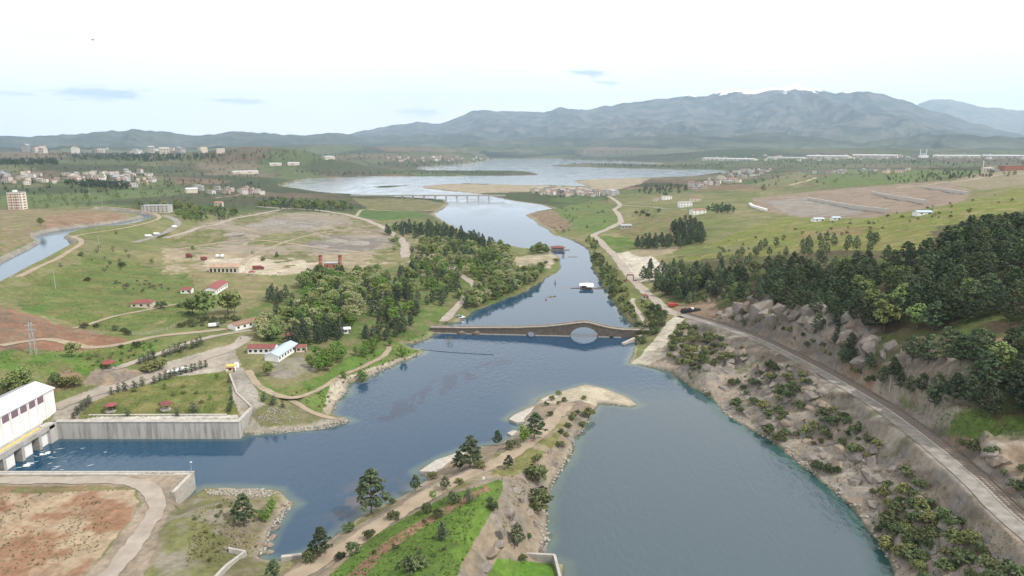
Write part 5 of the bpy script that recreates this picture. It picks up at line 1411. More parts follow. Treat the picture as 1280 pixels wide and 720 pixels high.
car(577, 398, .5, WCAR, 'white car at the park end of the stone bridge', 1.0)
car(573, 396.5, .4, GCAR, 'grey car at the park end of the stone bridge', 1.0)
# covered stockpile: bags and sheets heaped by the junction
p = hit1(863, 390); st = thing('covered_stockpile', 'black sheeted stockpile beside the railway junction', 'stockpile', tuple(p), .05)
rs2 = np.random.RandomState(5)
for k in range(9):
    bm = bmesh.new(); bmesh.ops.create_icosphere(bm, subdivisions=2, radius=1)
    for v in bm.verts: v.co = Vector((v.co.x * rs2.uniform(1.2, 1.5), v.co.y * 1.3, max(-.2, v.co.z) * rs2.uniform(2.0, 2.9)))
    me = bpy.data.meshes.new('heap'); bm.to_mesh(me); bm.free(); q = link('sheeted_heap' if k != 5 else 'pale_bag', me, BLACKM if k != 5 else WHITEW, st); q.location = (-5 + k * 1.3, rs2.normal(0, .8), .2)

# --- on the water
p = Vector((*unproj(733, 360.5), 0)); fr = thing('floating_restaurant', 'white canopied floating cafe moored in the river', 'floating cafe', tuple(p), -.1)
MB().box(-5, 5, -4, 4, -.3, .55).build('pontoon', WOOD, fr)
for x in (-4.5, -1.5, 1.5, 4.5):
    for y in (-3.6, 3.6): MB().cyl((x, y, .55), (x, y, 3.1), .1, .1, 6).build('post', STEEL, fr)
MB().hip(10, 8, 3.0, 1.5, .5).build('canopy', WHITEW, fr); MB().hip(5, 8, 2.2, .9, .3).build('awning', WHITEW, fr).location = (2.6, -1.6, 0)
MB().box(-3.4, 3.4, -2.6, 2.6, .55, 1.7).build('counter', BLACKM, fr)
for s in (-1, 1): MB().box(s * 9 - 3.5, s * 9 + 3.5, -.7, .7, -.1, .35).build('gangway', WOOD, fr)
for y in (-3.9, 3.9): MB().box(-4.9, 4.9, y - .05, y + .05, 1.3, 1.4).build('rail', STEEL, fr)
p = Vector((*unproj(697, 312.5), 0)); bh = thing('boathouse', 'floating boathouse with red roof and open sides', 'boathouse', tuple(p), .02)
MB().box(-7.5, 7.5, -5, 5, -.3, .6).build('pontoon', WOOD, bh); MB().box(-6.5, 6.5, -4, 4, .6, 3.0).build('wall', CREAM, bh)
for k in range(5): MB().box(-5.6 + k * 2.4, -4.2 + k * 2.4, -4.06, -3.98, 1.2, 2.4).build('window', GLASS, bh)
MB().hip(15, 10, 3.05, 1.7, .5).build('roof', REDROOF, bh)
for x in (-7.2, -3.6, 0, 3.6, 7.2): MB().cyl((x, -4.8, .6), (x, -4.8, 3.1), .1, .1, 6).build('post', WHITEW, bh)
MB().box(8, 13, -1.5, 1.5, -.1, .4).build('gangway', WOOD, bh)
for px, py, w, lb in ((716, 321, 9, 'thin wooden jetty across the shallows near the boathouse'), (752, 358.8, 7, 'short jetty on the hedge bank opposite the floating cafe')):
    p = Vector((*unproj(px, py), 0)); o = thing('jetty', lb, 'jetty', tuple(p), .05)
    for k in range(8): MB().box(-w / 2 + k * w / 8 + .03, -w / 2 + (k + 1) * w / 8 - .03, -.7, .7, .3, .42).build('plank', WOOD, o)
    for x in (-w / 2 + .3, 0, w / 2 - .3): MB().cyl((x, 0, -2), (x, 0, .3), .12, .12, 6).build('pile', WOOD, o)
def person(o, z, m_shirt, seated, arms=0.35, x=0.0):
    """one continuous figure grown from a jointed skeleton"""
    if seated: J = [((0, 0, z), .15), ((0, 0, z + .3), .17), ((0, 0, z + .5), .15), ((0, 0, z + .6), .06), ((0, 0, z + .75), .11), ((0, .2, z + .47), .06), ((.25, .3, z + .3), .05), ((0, -.2, z + .47), .06), ((.25, -.3, z + .3), .05), ((.45, .13, z + .12), .08), ((.8, .13, z - .02), .06), ((.45, -.13, z + .12), .08), ((.8, -.13, z - .02), .06)]
    else: J = [((0, 0, z + .92), .15), ((0, 0, z + 1.2), .16), ((0, 0, z + 1.4), .15), ((0, 0, z + 1.52), .06), ((0, 0, z + 1.68), .105), ((0, .22, z + 1.38), .06), ((.08, .28, z + .95), .045), ((0, -.22, z + 1.38), .06), ((-.08, -.28, z + .95), .045), ((.1, .1, z + .5), .075), ((.16, .1, z + .04), .055), ((-.08, -.1, z + .5), .075), ((-.16, -.1, z + .04), .055)]
    me = bpy.data.meshes.new('person'); me.from_pydata([(j[0][0] + x, j[0][1], j[0][2]) for j in J], [(0, 1), (1, 2), (2, 3), (3, 4), (2, 5), (5, 6), (2, 7), (7, 8), (0, 9), (9, 10), (0, 11), (11, 12)], [])
    q = link('body', me, m_shirt, o)
    md = q.modifiers.new('skin', 'SKIN')
    for v, j in zip(me.skin_vertices[0].data, J): v.radius = (j[1], j[1])
    me.skin_vertices[0].data[0].use_root = True
    s_ = q.modifiers.new('sub', 'SUBSURF'); s_.levels = 1; s_.render_levels = 1
    return q
SH = [mat('dark_clothes', (.04, .045, .06), .9), mat('red_clothes', (.30, .05, .04), .9), mat('pale_clothes', (.45, .43, .40), .9)]
for i, (px, py, rz, cl) in enumerate(((682.5, 375, 1.2, 'red'), (688, 371, .2, 'yellow'), (691.5, 370.5, .4, 'dark'), (663, 370.5, .3, 'green'))):
    p = Vector((*unproj(px, py), 0)); o = thing('kayak', cl + ' kayak on the river' + (' by the park bank' if i == 3 else ' above the stone bridge'), 'kayak', tuple(p), rz)
    q = MB(); n = 12; R_ = []
    for k in range(n + 1):
        u = -1 + 2 * k / n; wd = .42 * (1 - abs(u) ** 2.4) + .01
        R_.append([(u * 2.3, -wd, .28 + .12 * u * u), (u * 2.3, -wd * .6, -.08 + .2 * u * u), (u * 2.3, wd * .6, -.08 + .2 * u * u), (u * 2.3, wd, .28 + .12 * u * u)])
    V = [v for r in R_ for v in r]
    q.add(V, [(k * 4 + a, k * 4 + (a + 1) % 4, k * 4 + 4 + (a + 1) % 4, k * 4 + 4 + a) for k in range(n) for a in range(4)])
    q.build('hull', mat(cl + '_kayak_hull', {'red': (.4, .05, .04), 'yellow': (.5, .38, .05), 'dark': (.05, .06, .08), 'green': (.06, .18, .06)}[cl], .4), o)
    MB().box(-.5, .35, -.28, .28, .29, .33).build('cockpit', RUBBER, o)
    pe = thing('person', 'person in ' + ('dark', 'red', 'pale')[i % 3] + ' clothes sitting in the ' + cl + ' kayak', 'person', tuple(p), rz)
    person(pe, .35, SH[i % 3], True)
p = Vector((*unproj(694, 354.5), 0)); o = thing('marker_raft', 'small dark marker raft with a post in mid river', 'raft', tuple(p))
MB().box(-1, 1, -1, 1, -.2, .35).build('float', WOOD, o); MB().cyl((0, 0, .3), (0, 0, 3.2), .35, .15, 8).build('marker_post', BLACKM, o)
for px, py, lb, k in ((300.5, 424.5, 'person in dark clothes walking on the road by the guard house', 0), (303, 423.5, 'person in pale clothes walking on the road by the guard house', 2), (557, 404, 'person in red clothes by the park end of the stone bridge', 1)):
    p = hit1(px, py); person(thing('person', lb, 'person', (p.x, p.y, p.z + .05), .6), 0, SH[k], False)
# floating boom: pale line of floats below the bridge
A_, B_ = np.array(unproj(526, 437)), np.array(unproj(617, 443.5))
bo = thing('floating_boom', 'long thin line of floats on the water below the stone bridge', 'boom', (A_[0], A_[1], 0))
for k in range(60):
    f0, f1 = k / 60, (k + .92) / 60
    sag = lambda f: np.array([0, -1.2 * math.sin(math.pi * f)])
    a, b = (B_ - A_) * f0 + sag(f0), (B_ - A_) * f1 + sag(f1)
    MB().cyl((a[0], a[1], .03), (b[0], b[1], .03), .17, .17, 6).build('float', BLACKM, bo)
# drowned bush and dead sticks
def dead_bush(px, py, n, h, label, seed):
    rg = np.random.RandomState(seed); x, y = unproj(px, py); o = thing('drowned_bush', label, 'dead bush', (float(x), float(y), 0))
    q = MB()
    for k in range(n):
        b = Vector((rg.normal(0, 1.2), rg.normal(0, .9), -1)); t = b + Vector((rg.normal(0, .6), rg.normal(0, .5), 1 + h * rg.uniform(.5, 1)))
        q.cyl(b, t, .07, .02, 4)
        for j in range(3):
            m_ = b.lerp(t, rg.uniform(.5, .9)); q.cyl(m_, m_ + Vector((rg.normal(0, .6), rg.normal(0, .5), rg.uniform(.2, .8))), .035, .012, 4)
    q.build('branch_tangle', mat('grey_deadwood', (.24, .22, .19), .9) if 'grey_deadwood' not in bpy.data.materials else bpy.data.materials['grey_deadwood'], o)
dead_bush(561, 428, 14, 4.0, 'grey drowned bush sticking out of the water near the stone bridge', 1)
dead_bush(764, 511, 3, 2.0, 'dead stick standing in the shallows by the pale beach', 2)
dead_bush(780, 512, 2, 1.4, 'dead twig in the shallows off the beach tip', 3)

# --- poles and pylons
def lattice_pole(px, py, h, label, w=1.5, P=None):
    p = Vector(P) if P else hit1(px, py); o = thing('power_pylon', label, 'pylon', (p.x, p.y, p.z - .2), .3)
    for sx in (-1, 1):
        for sy in (-1, 1): MB().bar((sx * w / 2, sy * w / 2, 0), (sx * w / 5, sy * w / 5, h), .16, .16).build('leg', STEEL, o)
    q = MB(); n = int(h / 2)
    for k in range(n):
        for sy in (-1, 1):
            a = w / 2 - (w * .3) * k / n; b = w / 2 - (w * .3) * (k + 1) / n; s = 1 if k % 2 else -1
            q.bar((s * a, sy * a, h * k / n), (-s * b, sy * b, h * (k + 1) / n), .09, .09); q.bar((sy * a, s * a, h * k / n), (sy * b, -s * b, h * (k + 1) / n), .09, .09)
    q.build('bracing', STEEL, o)
    for z in (h * .92, h * .78): MB().bar((-2.0, 0, z), (2.0, 0, z), .2, .2).build('cross_arm', STEEL, o)
    for x in (-1.8, 0, 1.8): MB().cyl((x, 0, h * .92 - .7), (x, 0, h * .92), .1, .1, 6).build('insulator', STONEL, o)
lattice_pole(42.5, 443, 15, 'lattice steel pylon on the bare red field', 2.2)
def pole(px, py, h, label, arm=True, group=None):
    p = hit1(px, py); o = thing('utility_pole', label, 'pole', (p.x, p.y, p.z - .2), .4, group)
    MB().cyl((0, 0, 0), (0, 0, h), .22, .13, 8).build('pole_shaft', STONEL, o)
    if arm:
        MB().bar((-1.1, 0, h - .5), (1.1, 0, h - .5), .16, .16).build('cross_arm', STEEL, o)
        for x in (-1, 0, 1): MB().cyl((x, 0, h - .4), (x, 0, h - .05), .07, .07, 6).build('insulator', STONEL, o)
for px, py, h, lb in ((69.5, 361, 13, 'pale concrete pole high on the meadow'), (125, 316, 15, 'pale pole on the slope below the canal hairpin'), (160, 280.5, 13, 'pole on the far bank of the canal hairpin'), (846.5, 397, 7, 'pole at the railway junction'), (479, 381, 9, 'pale pole between the park conifers'), (457, 388, 7, 'pale pole by the willows'), (128, 257, 14, 'pole beside the canal inlet'), (177, 264, 12, 'pole behind the canal bend'), (506, 297, 12, 'lamp pole at the bend of the plain road'), (1112, 490, 8.5, 'pole above the railway cutting')):
    pole(px, py, h, lb)
for px, py in ((625, 236), (620, 233), (702, 232), (823, 224), (434, 238), (112, 245), (40, 232), (64, 236), (136, 240), (939, 246), (770, 253)):
    pole(px, py, 22, 'thin distant mast beside the lake or the plain fields', True, 'distant masts')
p = hit1(604.5, 601); o = thing('lamp_post', 'small lamp post with a white box at the head of the brown path', 'lamp post', tuple(p))
MB().cyl((0, 0, 0), (0, 0, 3.4), .08, .06, 8).build('post', STEEL, o); MB().box(-.28, .28, -.2, .2, .5, 1.2).build('switch_box', WHITEW, o); MB().cyl((0, 0, 3.4), (0, 0, 3.7), .2, .1, 8).build('lamp_head', BLACKM, o)
# fence along the meadow
fp = smooth_path(hit([160, 172, 190, 210, 218], [418, 420, 418, 413, 409]), 4.0)
fo = thing('post_fence', 'line of pale posts along the lower edge of the meadow', 'fence', tuple(fp[0]))
for p in fp: MB().box(p[0] - fp[0][0] - .12, p[0] - fp[0][0] + .12, p[1] - fp[0][1] - .12, p[1] - fp[0][1] + .12, p[2] - fp[0][2] - .2, p[2] - fp[0][2] + 1.9).build('post', STONEL, fo)
for z in (.8, 1.5):
    q = MB()
    for a, b in zip(fp[:-1], fp[1:]): q.bar(Vector(a - fp[0]) + Vector((0, 0, z)), Vector(b - fp[0]) + Vector((0, 0, z)), .05, .05)
    q.build('wire', STEEL, fo)

# cattle on the meadow
def cow_mesh():
    q = bmesh.new()
    me = bpy.data.meshes.new('cow')
    J = [((-.7, 0, 1.05), .28), ((-.2, 0, 1.0), .34), ((.35, 0, 1.02), .33), ((.7, 0, 1.1), .27), ((1.0, 0, 1.25), .15), ((1.25, 0, 1.3), .14), ((1.5, 0, 1.12), .09),
         ((-.75, .17, .62), .1), ((-.68, .17, .32), .06), ((-.72, .17, .02), .06), ((-.75, -.17, .62), .1), ((-.68, -.17, .32), .06), ((-.72, -.17, .02), .06),
         ((.62, .17, .6), .09), ((.62, .17, .3), .06), ((.62, .17, .02), .06), ((.62, -.17, .6), .09), ((.62, -.17, .3), .06), ((.62, -.17, .02), .06), ((-1.0, 0, 1.05), .05), ((-1.05, 0, .6), .03)]
    E = [(0, 1), (1, 2), (2, 3), (3, 4), (4, 5), (5, 6), (0, 7), (7, 8), (8, 9), (0, 10), (10, 11), (11, 12), (3, 13), (13, 14), (14, 15), (3, 16), (16, 17), (17, 18), (0, 19), (19, 20)]
    me.from_pydata([j[0] for j in J], E, [])
    o = bpy.data.objects.new('cow_form', me); COL.objects.link(o)
    md = o.modifiers.new('skin', 'SKIN')
    for v, j in zip(me.skin_vertices[0].data, J): v.radius = (j[1], j[1])
    me.skin_vertices[0].data[0].use_root = True
    o.modifiers.new('sub', 'SUBSURF').render_levels = 1
    bpy.context.view_layer.update()
    r = bpy.data.meshes.new_from_object(o.evaluated_get(bpy.context.evaluated_depsgraph_get()))
    bpy.data.objects.remove(o); r.materials.clear(); return r
cm_ = cow_mesh(); cm_.materials.append(mat('cow_hide', (.07, .05, .04), .9, obj_var=.5))
rgc = np.random.RandomState(3)
for k in range(26):
    p = hit1(rgc.uniform(140, 212), rgc.uniform(352, 367))
    c = link('cow', cm_, None); c.location = p; c.rotation_euler = (0, 0, rgc.uniform(0, 6.28)); c.scale = (1.15,) * 3
    tag(c, 'dark cow grazing on the meadow', 'cow', 'cattle grazing on the meadow')

# --- quarry terrace walls and conveyor on the right
for pts, h, lb in (([(1010, 250), (1030, 253.5), (1060, 259), (1085, 263), (1109, 266)], 5, 'long pale terrace wall, the lowest in the quarry'), ([(1090, 243), (1110, 247), (1135, 251), (1156, 255.5)], 6, 'pale terrace wall, the middle one in the quarry'), ([(1153, 235), (1180, 238.5), (1208, 243)], 4.5, 'pale terrace wall, the highest in the quarry')):
    wall_run('terrace_wall', hits(pts), 2.0, -2, h * .8, mat('new_concrete', (.46, .43, .39), .9, .1, .3) if 'new_concrete' not in bpy.data.materials else bpy.data.materials['new_concrete'], lb)
wall_run('white_pipe_bank', hits([(937, 256), (941, 259), (948, 261), (958, 264)]), 3.0, -1, 3.0, WHITEW, 'bright white pipe run bending down the slope by the quarry', 'pipe')

# --- far factories, mosque, minaret
def long_hall(px0, px1, py, h, d, m, label):
    a, b = hit([px0, px1], [py, py]); L = math.hypot(b[0] - a[0], b[1] - a[1]); c = (a + b) / 2
    o = thing('factory_hall', label, 'factory', (c[0], c[1], c[2]), math.atan2(b[1] - a[1], b[0] - a[0]))
    MB().box(-L / 2, L / 2, -d / 2, d / 2, -8, h).build('wall', m, o)
    MB().gable(L, d, h, h * .25, .5).build('roof', WHITER, o)
    for k in range(int(L / 40)): MB().box(-L / 2 + 12 + k * 40, -L / 2 + 24 + k * 40, -d / 2 - .1, -d / 2 + .05, h * .2, h * .6).build('loading_door', GCAR, o)
for a, b, y, h, lb in ((1010, 1062, 198, 17, 'long white factory hall on the plain, the one next to the town'), (1066, 1122, 197.5, 19, 'long white factory hall beside the twin minarets'), (1166, 1225, 197.5, 16, 'long white factory hall beyond the twin minarets'), (1228, 1296, 198, 17, 'long white factory hall at the foot of the far slope'), (880, 945, 200.5, 13, 'low pale factory behind the lake arm'), (960, 1006, 198.5, 10, 'small pale factory between the lake and the long halls'), (290, 322, 216.5, 7, 'long white greenhouse hall on the green plain'), (337, 352, 206.5, 7, 'white farm halls by the bare hill'), (360, 374, 206, 8, 'bright white farm hall by the bare hill'), (232, 246, 241, 8, 'pale depot hall beside the brown yard'), (402, 414, 198, 8, 'white quarry plant below the bare hill')):
    long_hall(a, b, y, h, 40 if y < 205 else 18, CREAM, lb)
def minaret(px, py, h, label):
    p = hit1(px, py); o = thing('minaret', label, 'minaret', tuple(p))
    r = h * .045
    MB().cyl((0, 0, -3), (0, 0, h * .7), r, r * .85, 10).build('shaft', WHITEW, o); MB().cyl((0, 0, h * .66), (0, 0, h * .7), r * 1.9, r * 1.9, 10).build('balcony', WHITEW, o)
    MB().cyl((0, 0, h * .7), (0, 0, h * .85), r * .7, r * .65, 10).build('upper_shaft', WHITEW, o); MB().cyl((0, 0, h * .85), (0, 0, h), r * .85, .05, 10).build('cap', DARKR, o)
minaret(1150, 196, 62, 'white minaret of the far mosque, the one beside the long hall'); minaret(1157.5, 196, 62, 'white minaret of the far mosque, the one beside the gap')
minaret(1228.5, 211.5, 24, 'slim white minaret by the small village mosque'); minaret(132.5, 232.5, 30, 'slim white minaret of the village beyond the canal')
p = hit1(1154, 197); o = thing('mosque', 'far domed mosque between twin minarets', 'mosque', tuple(p)); MB().box(-25, 25, -18, 18, -3, 16).build('hall', WHITEW, o)
q = MB(); n = 14
for k in range(5):
    a, b = math.pi / 2 * k / 5, math.pi / 2 * (k + 1) / 5
    q.cyl((0, 0, 16 + 15 * math.sin(a)), (0, 0, 16 + 15 * math.sin(b)), 15 * math.cos(a), max(.1, 15 * math.cos(b)), n)
q.build('dome', DARKR, o, True)

# --- villages
WALLS = [mat('dusty_white_render', (.48, .46, .43), .85, obj_var=.25), CREAM, mat('pink_render', (.52, .40, .36), .85, obj_var=.2), mat('grey_render', (.36, .35, .34), .85, obj_var=.25)]
ROOFS = [TILE, TILE, DARKR, CONC, mat('brown_roof', (.21, .15, .125), .85, .2, .6)]
def vil_mesh(seed):
    rg = np.random.RandomState(seed); w, d, h = rg.uniform(9, 15), rg.uniform(7, 10), rg.choice([3.2, 6.2, 6.2, 9.0])
    m = MB().box(-w / 2, w / 2, -d / 2, d / 2, -2, h)
    flat_ = rg.rand() < .4
    if flat_: m.box(-w / 2 - .2, w / 2 + .2, -d / 2 - .2, d / 2 + .2, h + .01, h + .4, 1)
    else:
        rise = d * .22
        m.add([(-w / 2, -d / 2, h), (-w / 2, d / 2, h), (-w / 2, 0, h + rise)], [(0, 1, 2)]).add([(w / 2, -d / 2, h), (w / 2, d / 2, h), (w / 2, 0, h + rise)], [(1, 0, 2)]); m.gable(w, d, h + .02, rise, .4, .2, 1)
    for st in range(int(h // 3)):
        for k in range(3):
            x = -w / 2 + w * (k + .5) / 3; m.box(x - .7, x + .7, -d / 2 - .06, -d / 2 + .02, st * 3 + 1, st * 3 + 2.3, 2)
    me = m.mesh('house'); 
    for k in (WALLS[seed % 4], ROOFS[seed % 5], GLASS): me.materials.append(k)
    return me
VM = [vil_mesh(s) for s in range(14)]
def village(poly, n, gap, label, group, seed, name='village_house', sc=(.8, 1.25), zs=1.0):
    rg = np.random.RandomState(seed); xs, ys = [p[0] for p in poly], [p[1] for p in poly]
    c = np.stack([rg.uniform(min(xs), max(xs), n * 8), rg.uniform(min(ys), max(ys), n * 8)], 1); c = c[pip(c[:, 0], c[:, 1], poly)]
    P = hit(c[:, 0], c[:, 1], False); P = P[P[:, 2] > .6]; out = []
    for p in P:
        if any(math.hypot(p[0] - a, p[1] - b) < gap for a, b in out): continue
        out.append((p[0], p[1])); s = rg.uniform(*sc)
        o = link(name, VM[rg.randint(len(VM))], None); o.location = (p[0], p[1], p[2]); o.rotation_euler = (0, 0, rg.normal(0, .35) + rg.choice([0, 1.57])); o.scale = (s, s, s * zs)
        tag(o, label, 'house', group)
        if len(out) >= n: break
village([(80, 218), (130, 216), (185, 214), (195, 226), (170, 236), (120, 233), (85, 226)], 75, 20, 'small house of the village on the plain beyond the canal', 'houses of the village beyond the canal', 1)
village([(0, 214), (60, 218), (80, 228), (40, 232), (0, 228)], 24, 24, 'scattered house on the outskirts behind the apartment block', 'houses behind the apartment block', 2)
village([(660, 236), (760, 239), (775, 244), (740, 247), (665, 243)], 60, 15, 'small house of the village on the lake spit', 'houses of the lake spit village', 3)
village([(860, 232), (905, 216), (935, 212), (965, 212), (960, 220), (910, 232), (870, 240)], 60, 18, 'white house of the town climbing from the lake', 'houses of the lakeside town', 4)
village([(1015, 216), (1060, 213), (1140, 212), (1140, 216), (1060, 218), (1030, 220)], 22, 22, 'house strung along the green ridge', 'houses of the green ridge', 5)
village([(1220, 212), (1245, 210), (1250, 215), (1225, 215)], 8, 16, 'house around the slim minaret', 'houses by the slim minaret', 6)
village([(240, 234), (330, 238), (330, 244), (250, 243)], 16, 20, 'house along the brown yard of the plain', 'houses by the brown yard', 7)
village([(880, 194), (1290, 194), (1290, 200), (900, 202)], 60, 45, 'distant house on the plain before the factories', 'distant houses before the factories', 8, 'distant_house', (1.2, 2.0))
village([(480, 198), (560, 196), (620, 198), (600, 201), (500, 203)], 30, 45, 'distant house across the lake', 'distant houses across the lake', 9, 'distant_house', (1.2, 1.8))
village([(28, 188), (60, 187.5), (62, 192), (36, 193)], 14, 60, 'pale apartment row in the first block of the far town', 'apartment rows of the first far block', 10, 'distant_apartment_block', (2.6, 3.6), 1.2)
village([(85, 187.5), (140, 187), (140, 191), (85, 192)], 24, 60, 'pale apartment row in the long town block on the far plain', 'apartment rows of the far long town', 11, 'distant_apartment_block', (2.6, 3.6), 1.2)
village([(150, 188), (205, 187.5), (290, 189), (290, 191.5), (160, 193)], 20, 60, 'pale apartment row at the thin end of the far town', 'apartment rows of the far thin town', 12, 'distant_apartment_block', (2.2, 3.4), 1.2)

# --- rocks: outcrops on the bank, boulders, riprap
def rock_mesh(seed, pts=22):
    rg = np.random.RandomState(seed); bm = bmesh.new()
    for k in range(pts):
        d = rg.normal(0, 1, 3); d /= np.linalg.norm(d)
        bm.verts.new(Vector(d * rg.uniform(.72, 1.08)))
    r = bmesh.ops.convex_hull(bm, input=bm.verts)
    bmesh.ops.delete(bm, geom=list({v for v in r['geom_interior'] if isinstance(v, bmesh.types.BMVert)}), context='VERTS')
    me = bpy.data.meshes.new('rock'); bm.to_mesh(me); bm.free(); return me
ROCKM = mat('grey_rock', (.245, .215, .188), .95, .3, 1.6, .5, obj_var=.15, color2=(.15, .132, .118))
ROCKT = mat('tan_rock', (.27, .215, .165), .95, .3, 1.6, .5, obj_var=.15, color2=(.19, .155, .125))
RK = [rock_mesh(s) for s in range(6)]; RK2 = [rock_mesh(s + 20) for s in range(4)]
for m_ in RK: m_.materials.append(ROCKM)
for m_ in RK2: m_.materials.append(ROCKT)
def rock(px, py, s, label, group, tan=False, seed=0, P=None):
    rg = np.random.RandomState(seed + int(px * 7 + py)); p = hit1(px, py)
    o = link('rock_outcrop', (RK2 if tan else RK)[rg.randint(4)], None)
    o.location = (p.x, p.y, p.z - s[2] * .25); o.scale = s; o.rotation_euler = (rg.normal(0, .25), rg.normal(0, .25) - .45, rg.normal(0, .5))
    tag(o, label, 'rock', group); return o
def along_road(f, off):
    Qr = ROAD_P['asphalt_road']; k = int(f * (len(Qr) - 1)); N = path_normals(Qr)[k]
    x, y = Qr[k, 0] - N[0] * off, Qr[k, 1] - N[1] * off
    return x, y, float(ground(x, y))
for f, off, s, lb in ((.80, 17, (9, 6, 8), 'huge grey crag above the railway curve, the highest'), (.86, 15, (7, 5, 5.5), 'grey crag at the low end of the huge one'), (.74, 17, (6.5, 5, 6), 'grey crag at the hill end of the huge one'), (.63, 15, (5, 4, 5.5), 'split grey crag above the straight of the railway'), (.59, 14, (3.6, 3, 3.4), 'small grey crag beside the split one'), (.51, 15, (5, 4, 4.5), 'tan crag beside the bare earth patch'), (.46, 14, (4.5, 4, 4.5), 'grey crag at the end of the bare earth patch')):
    x, y, z = along_road(f, off)
    o = link('rock_crag', (RK2 if 'tan' in lb else RK)[int(f * 100) % 4], None); o.location = (x, y, z - s[2] * .3); o.scale = tuple(v * 1.3 for v in s); o.rotation_euler = (.25, -.3, f * 9)
    tag(o, lb, 'rock')
rgc2 = np.random.RandomState(31)
for k in range(84):
    f, off = rgc2.uniform(.36, .93), rgc2.uniform(10.0, 18); x, y, z = along_road(f, off); s = rgc2.uniform(1.2, 4.4)
    o = link('rock_crag', RK[k % 6] if k % 4 else RK2[k % 3], None); o.location = (x, y, z - s * .2); o.scale = (s, s * 1.3, s * 1.15); o.rotation_euler = (rgc2.normal(0, .3), -.35, rgc2.uniform(0, 6.28))
    tag(o, ('small', 'mid-sized', 'large')[min(2, int((s - 1.2) / 1.07))] + (' grey' if k % 4 else ' tan') + ' jagged rock in the cutting on the hill side of the railway', 'rock', 'rocks of the railway cutting')
for px, py, s, lb in ((880, 378, (6, 4, 4), 'pale rock outcrop behind the black stockpile'), (905, 370, (6, 4, 3.5), 'pale rock slab under the hillside pines')):
    rock(px, py, s, lb, None, True, 3)
rgk = np.random.RandomState(17); k_n = 0
while k_n < 85:
    x, y = rgk.uniform(850, 1260), rgk.uniform(420, 720)
    p = hit([x], [y])[0]
    d = seg_dist(np.array([p[0]]), np.array([p[1]]), SHORE_W)[0]
    if p[2] < 1.5 or p[0] < 70 or near_road(p[0], p[1], 1.5) or d > 34: continue
    s = rgk.uniform(1.0, 3.6); rock(x, y, (s * .9, s * 1.35, s * .8), (('small', 'mid-sized', 'large')[min(2, int((s - 1.0) / .87))] + (' tan' if k_n % 4 == 0 else ' grey') + ' rock outcrop on the steep bank below the road'), 'rock outcrops of the steep bank', k_n % 4 == 0, k_n); k_n += 1
for px, py, s in ((650, 625, 1.6), (632, 640, 2.2), (644, 612, 1.8), (660, 640, 1.6), (605, 708, 2.0), (622, 680, 1.6), (668, 655, 1.3), (625, 665, 1.9), (615, 690, 2.0), (638, 655, 1.4), (668, 612, 1.5), (676, 690, 1.6), (648, 598, 2.0), (690, 566, 1.5), (702, 556, 1.6), (712, 549, 2.0), (722, 540, 1.5), (692, 580, 1.7)):
    rock(px, py, (s * 1.3, s, s * .9), ('tan' if px % 3 == 0 else 'grey') + ' rock in the cut face of the spit', 'rocks of the spit face', px % 3 == 0, 9)
for px, py, s in ((340, 672, 1.6), (335, 682, 1.8), (345, 660, 1.4), (330, 690, 1.6), (355, 632, 1.3), (362, 628, 1.2), (326, 680, 1.3), (338, 690, 1.2)):
    rock(px, py, (s, s, s * .7), 'pale boulder at the water edge beyond the end of the quay', 'boulders by the quay', True, 4)
def shelf(name, pts, z0, z1, m, label, cat):
    P = [tuple(float(v) for v in unproj(a, b, z1)) for a, b in pts]; c = np.mean(P, 0)
    q = MB(); n = len(P); rg = np.random.RandomState(4)
    V = [(x - c[0], y - c[1], z0) for x, y in P] + [(x - c[0], y - c[1], z1 + rg.normal(0, .12)) for x, y in P] + [(0, 0, z1 + .5)]
    q.add(V, [(k, (k + 1) % n, n + (k + 1) % n, n + k) for k in range(n)] + [(n + k, n + (k + 1) % n, 2 * n) for k in range(n)])
    o = link(name, q.mesh(name), m); o.location = (c[0], c[1], 0); return tag(o, label, cat)
shelf('rock_shelf', [(524, 589), (545, 575), (562, 569), (580, 563), (598, 562), (585, 572), (560, 582), (546, 590)], -1, 1.0, STONEL, 'pale flat rock shelf at the foot of the spit bulge', 'rock shelf')
shelf('rock_shelf', [(636, 524), (642, 519), (655, 513), (668, 508), (682, 508), (676, 516), (660, 526), (646, 528)], -1, .9, STONEL, 'pale overhanging rock shelf by the channel side of the spit', 'rock shelf')
shelf('rock_shelf', [(634, 541), (641, 538), (648, 538), (646, 543), (639, 544)], -1, .6, STONEL, 'small pale rock shelf in the inlet of the spit', 'rock shelf')
shelf('rock_shelf', [(675, 500), (690, 493), (705, 491), (705, 497), (688, 502)], -1, .9, STONEL, 'pale rock shelf beside the sandy beach', 'rock shelf')
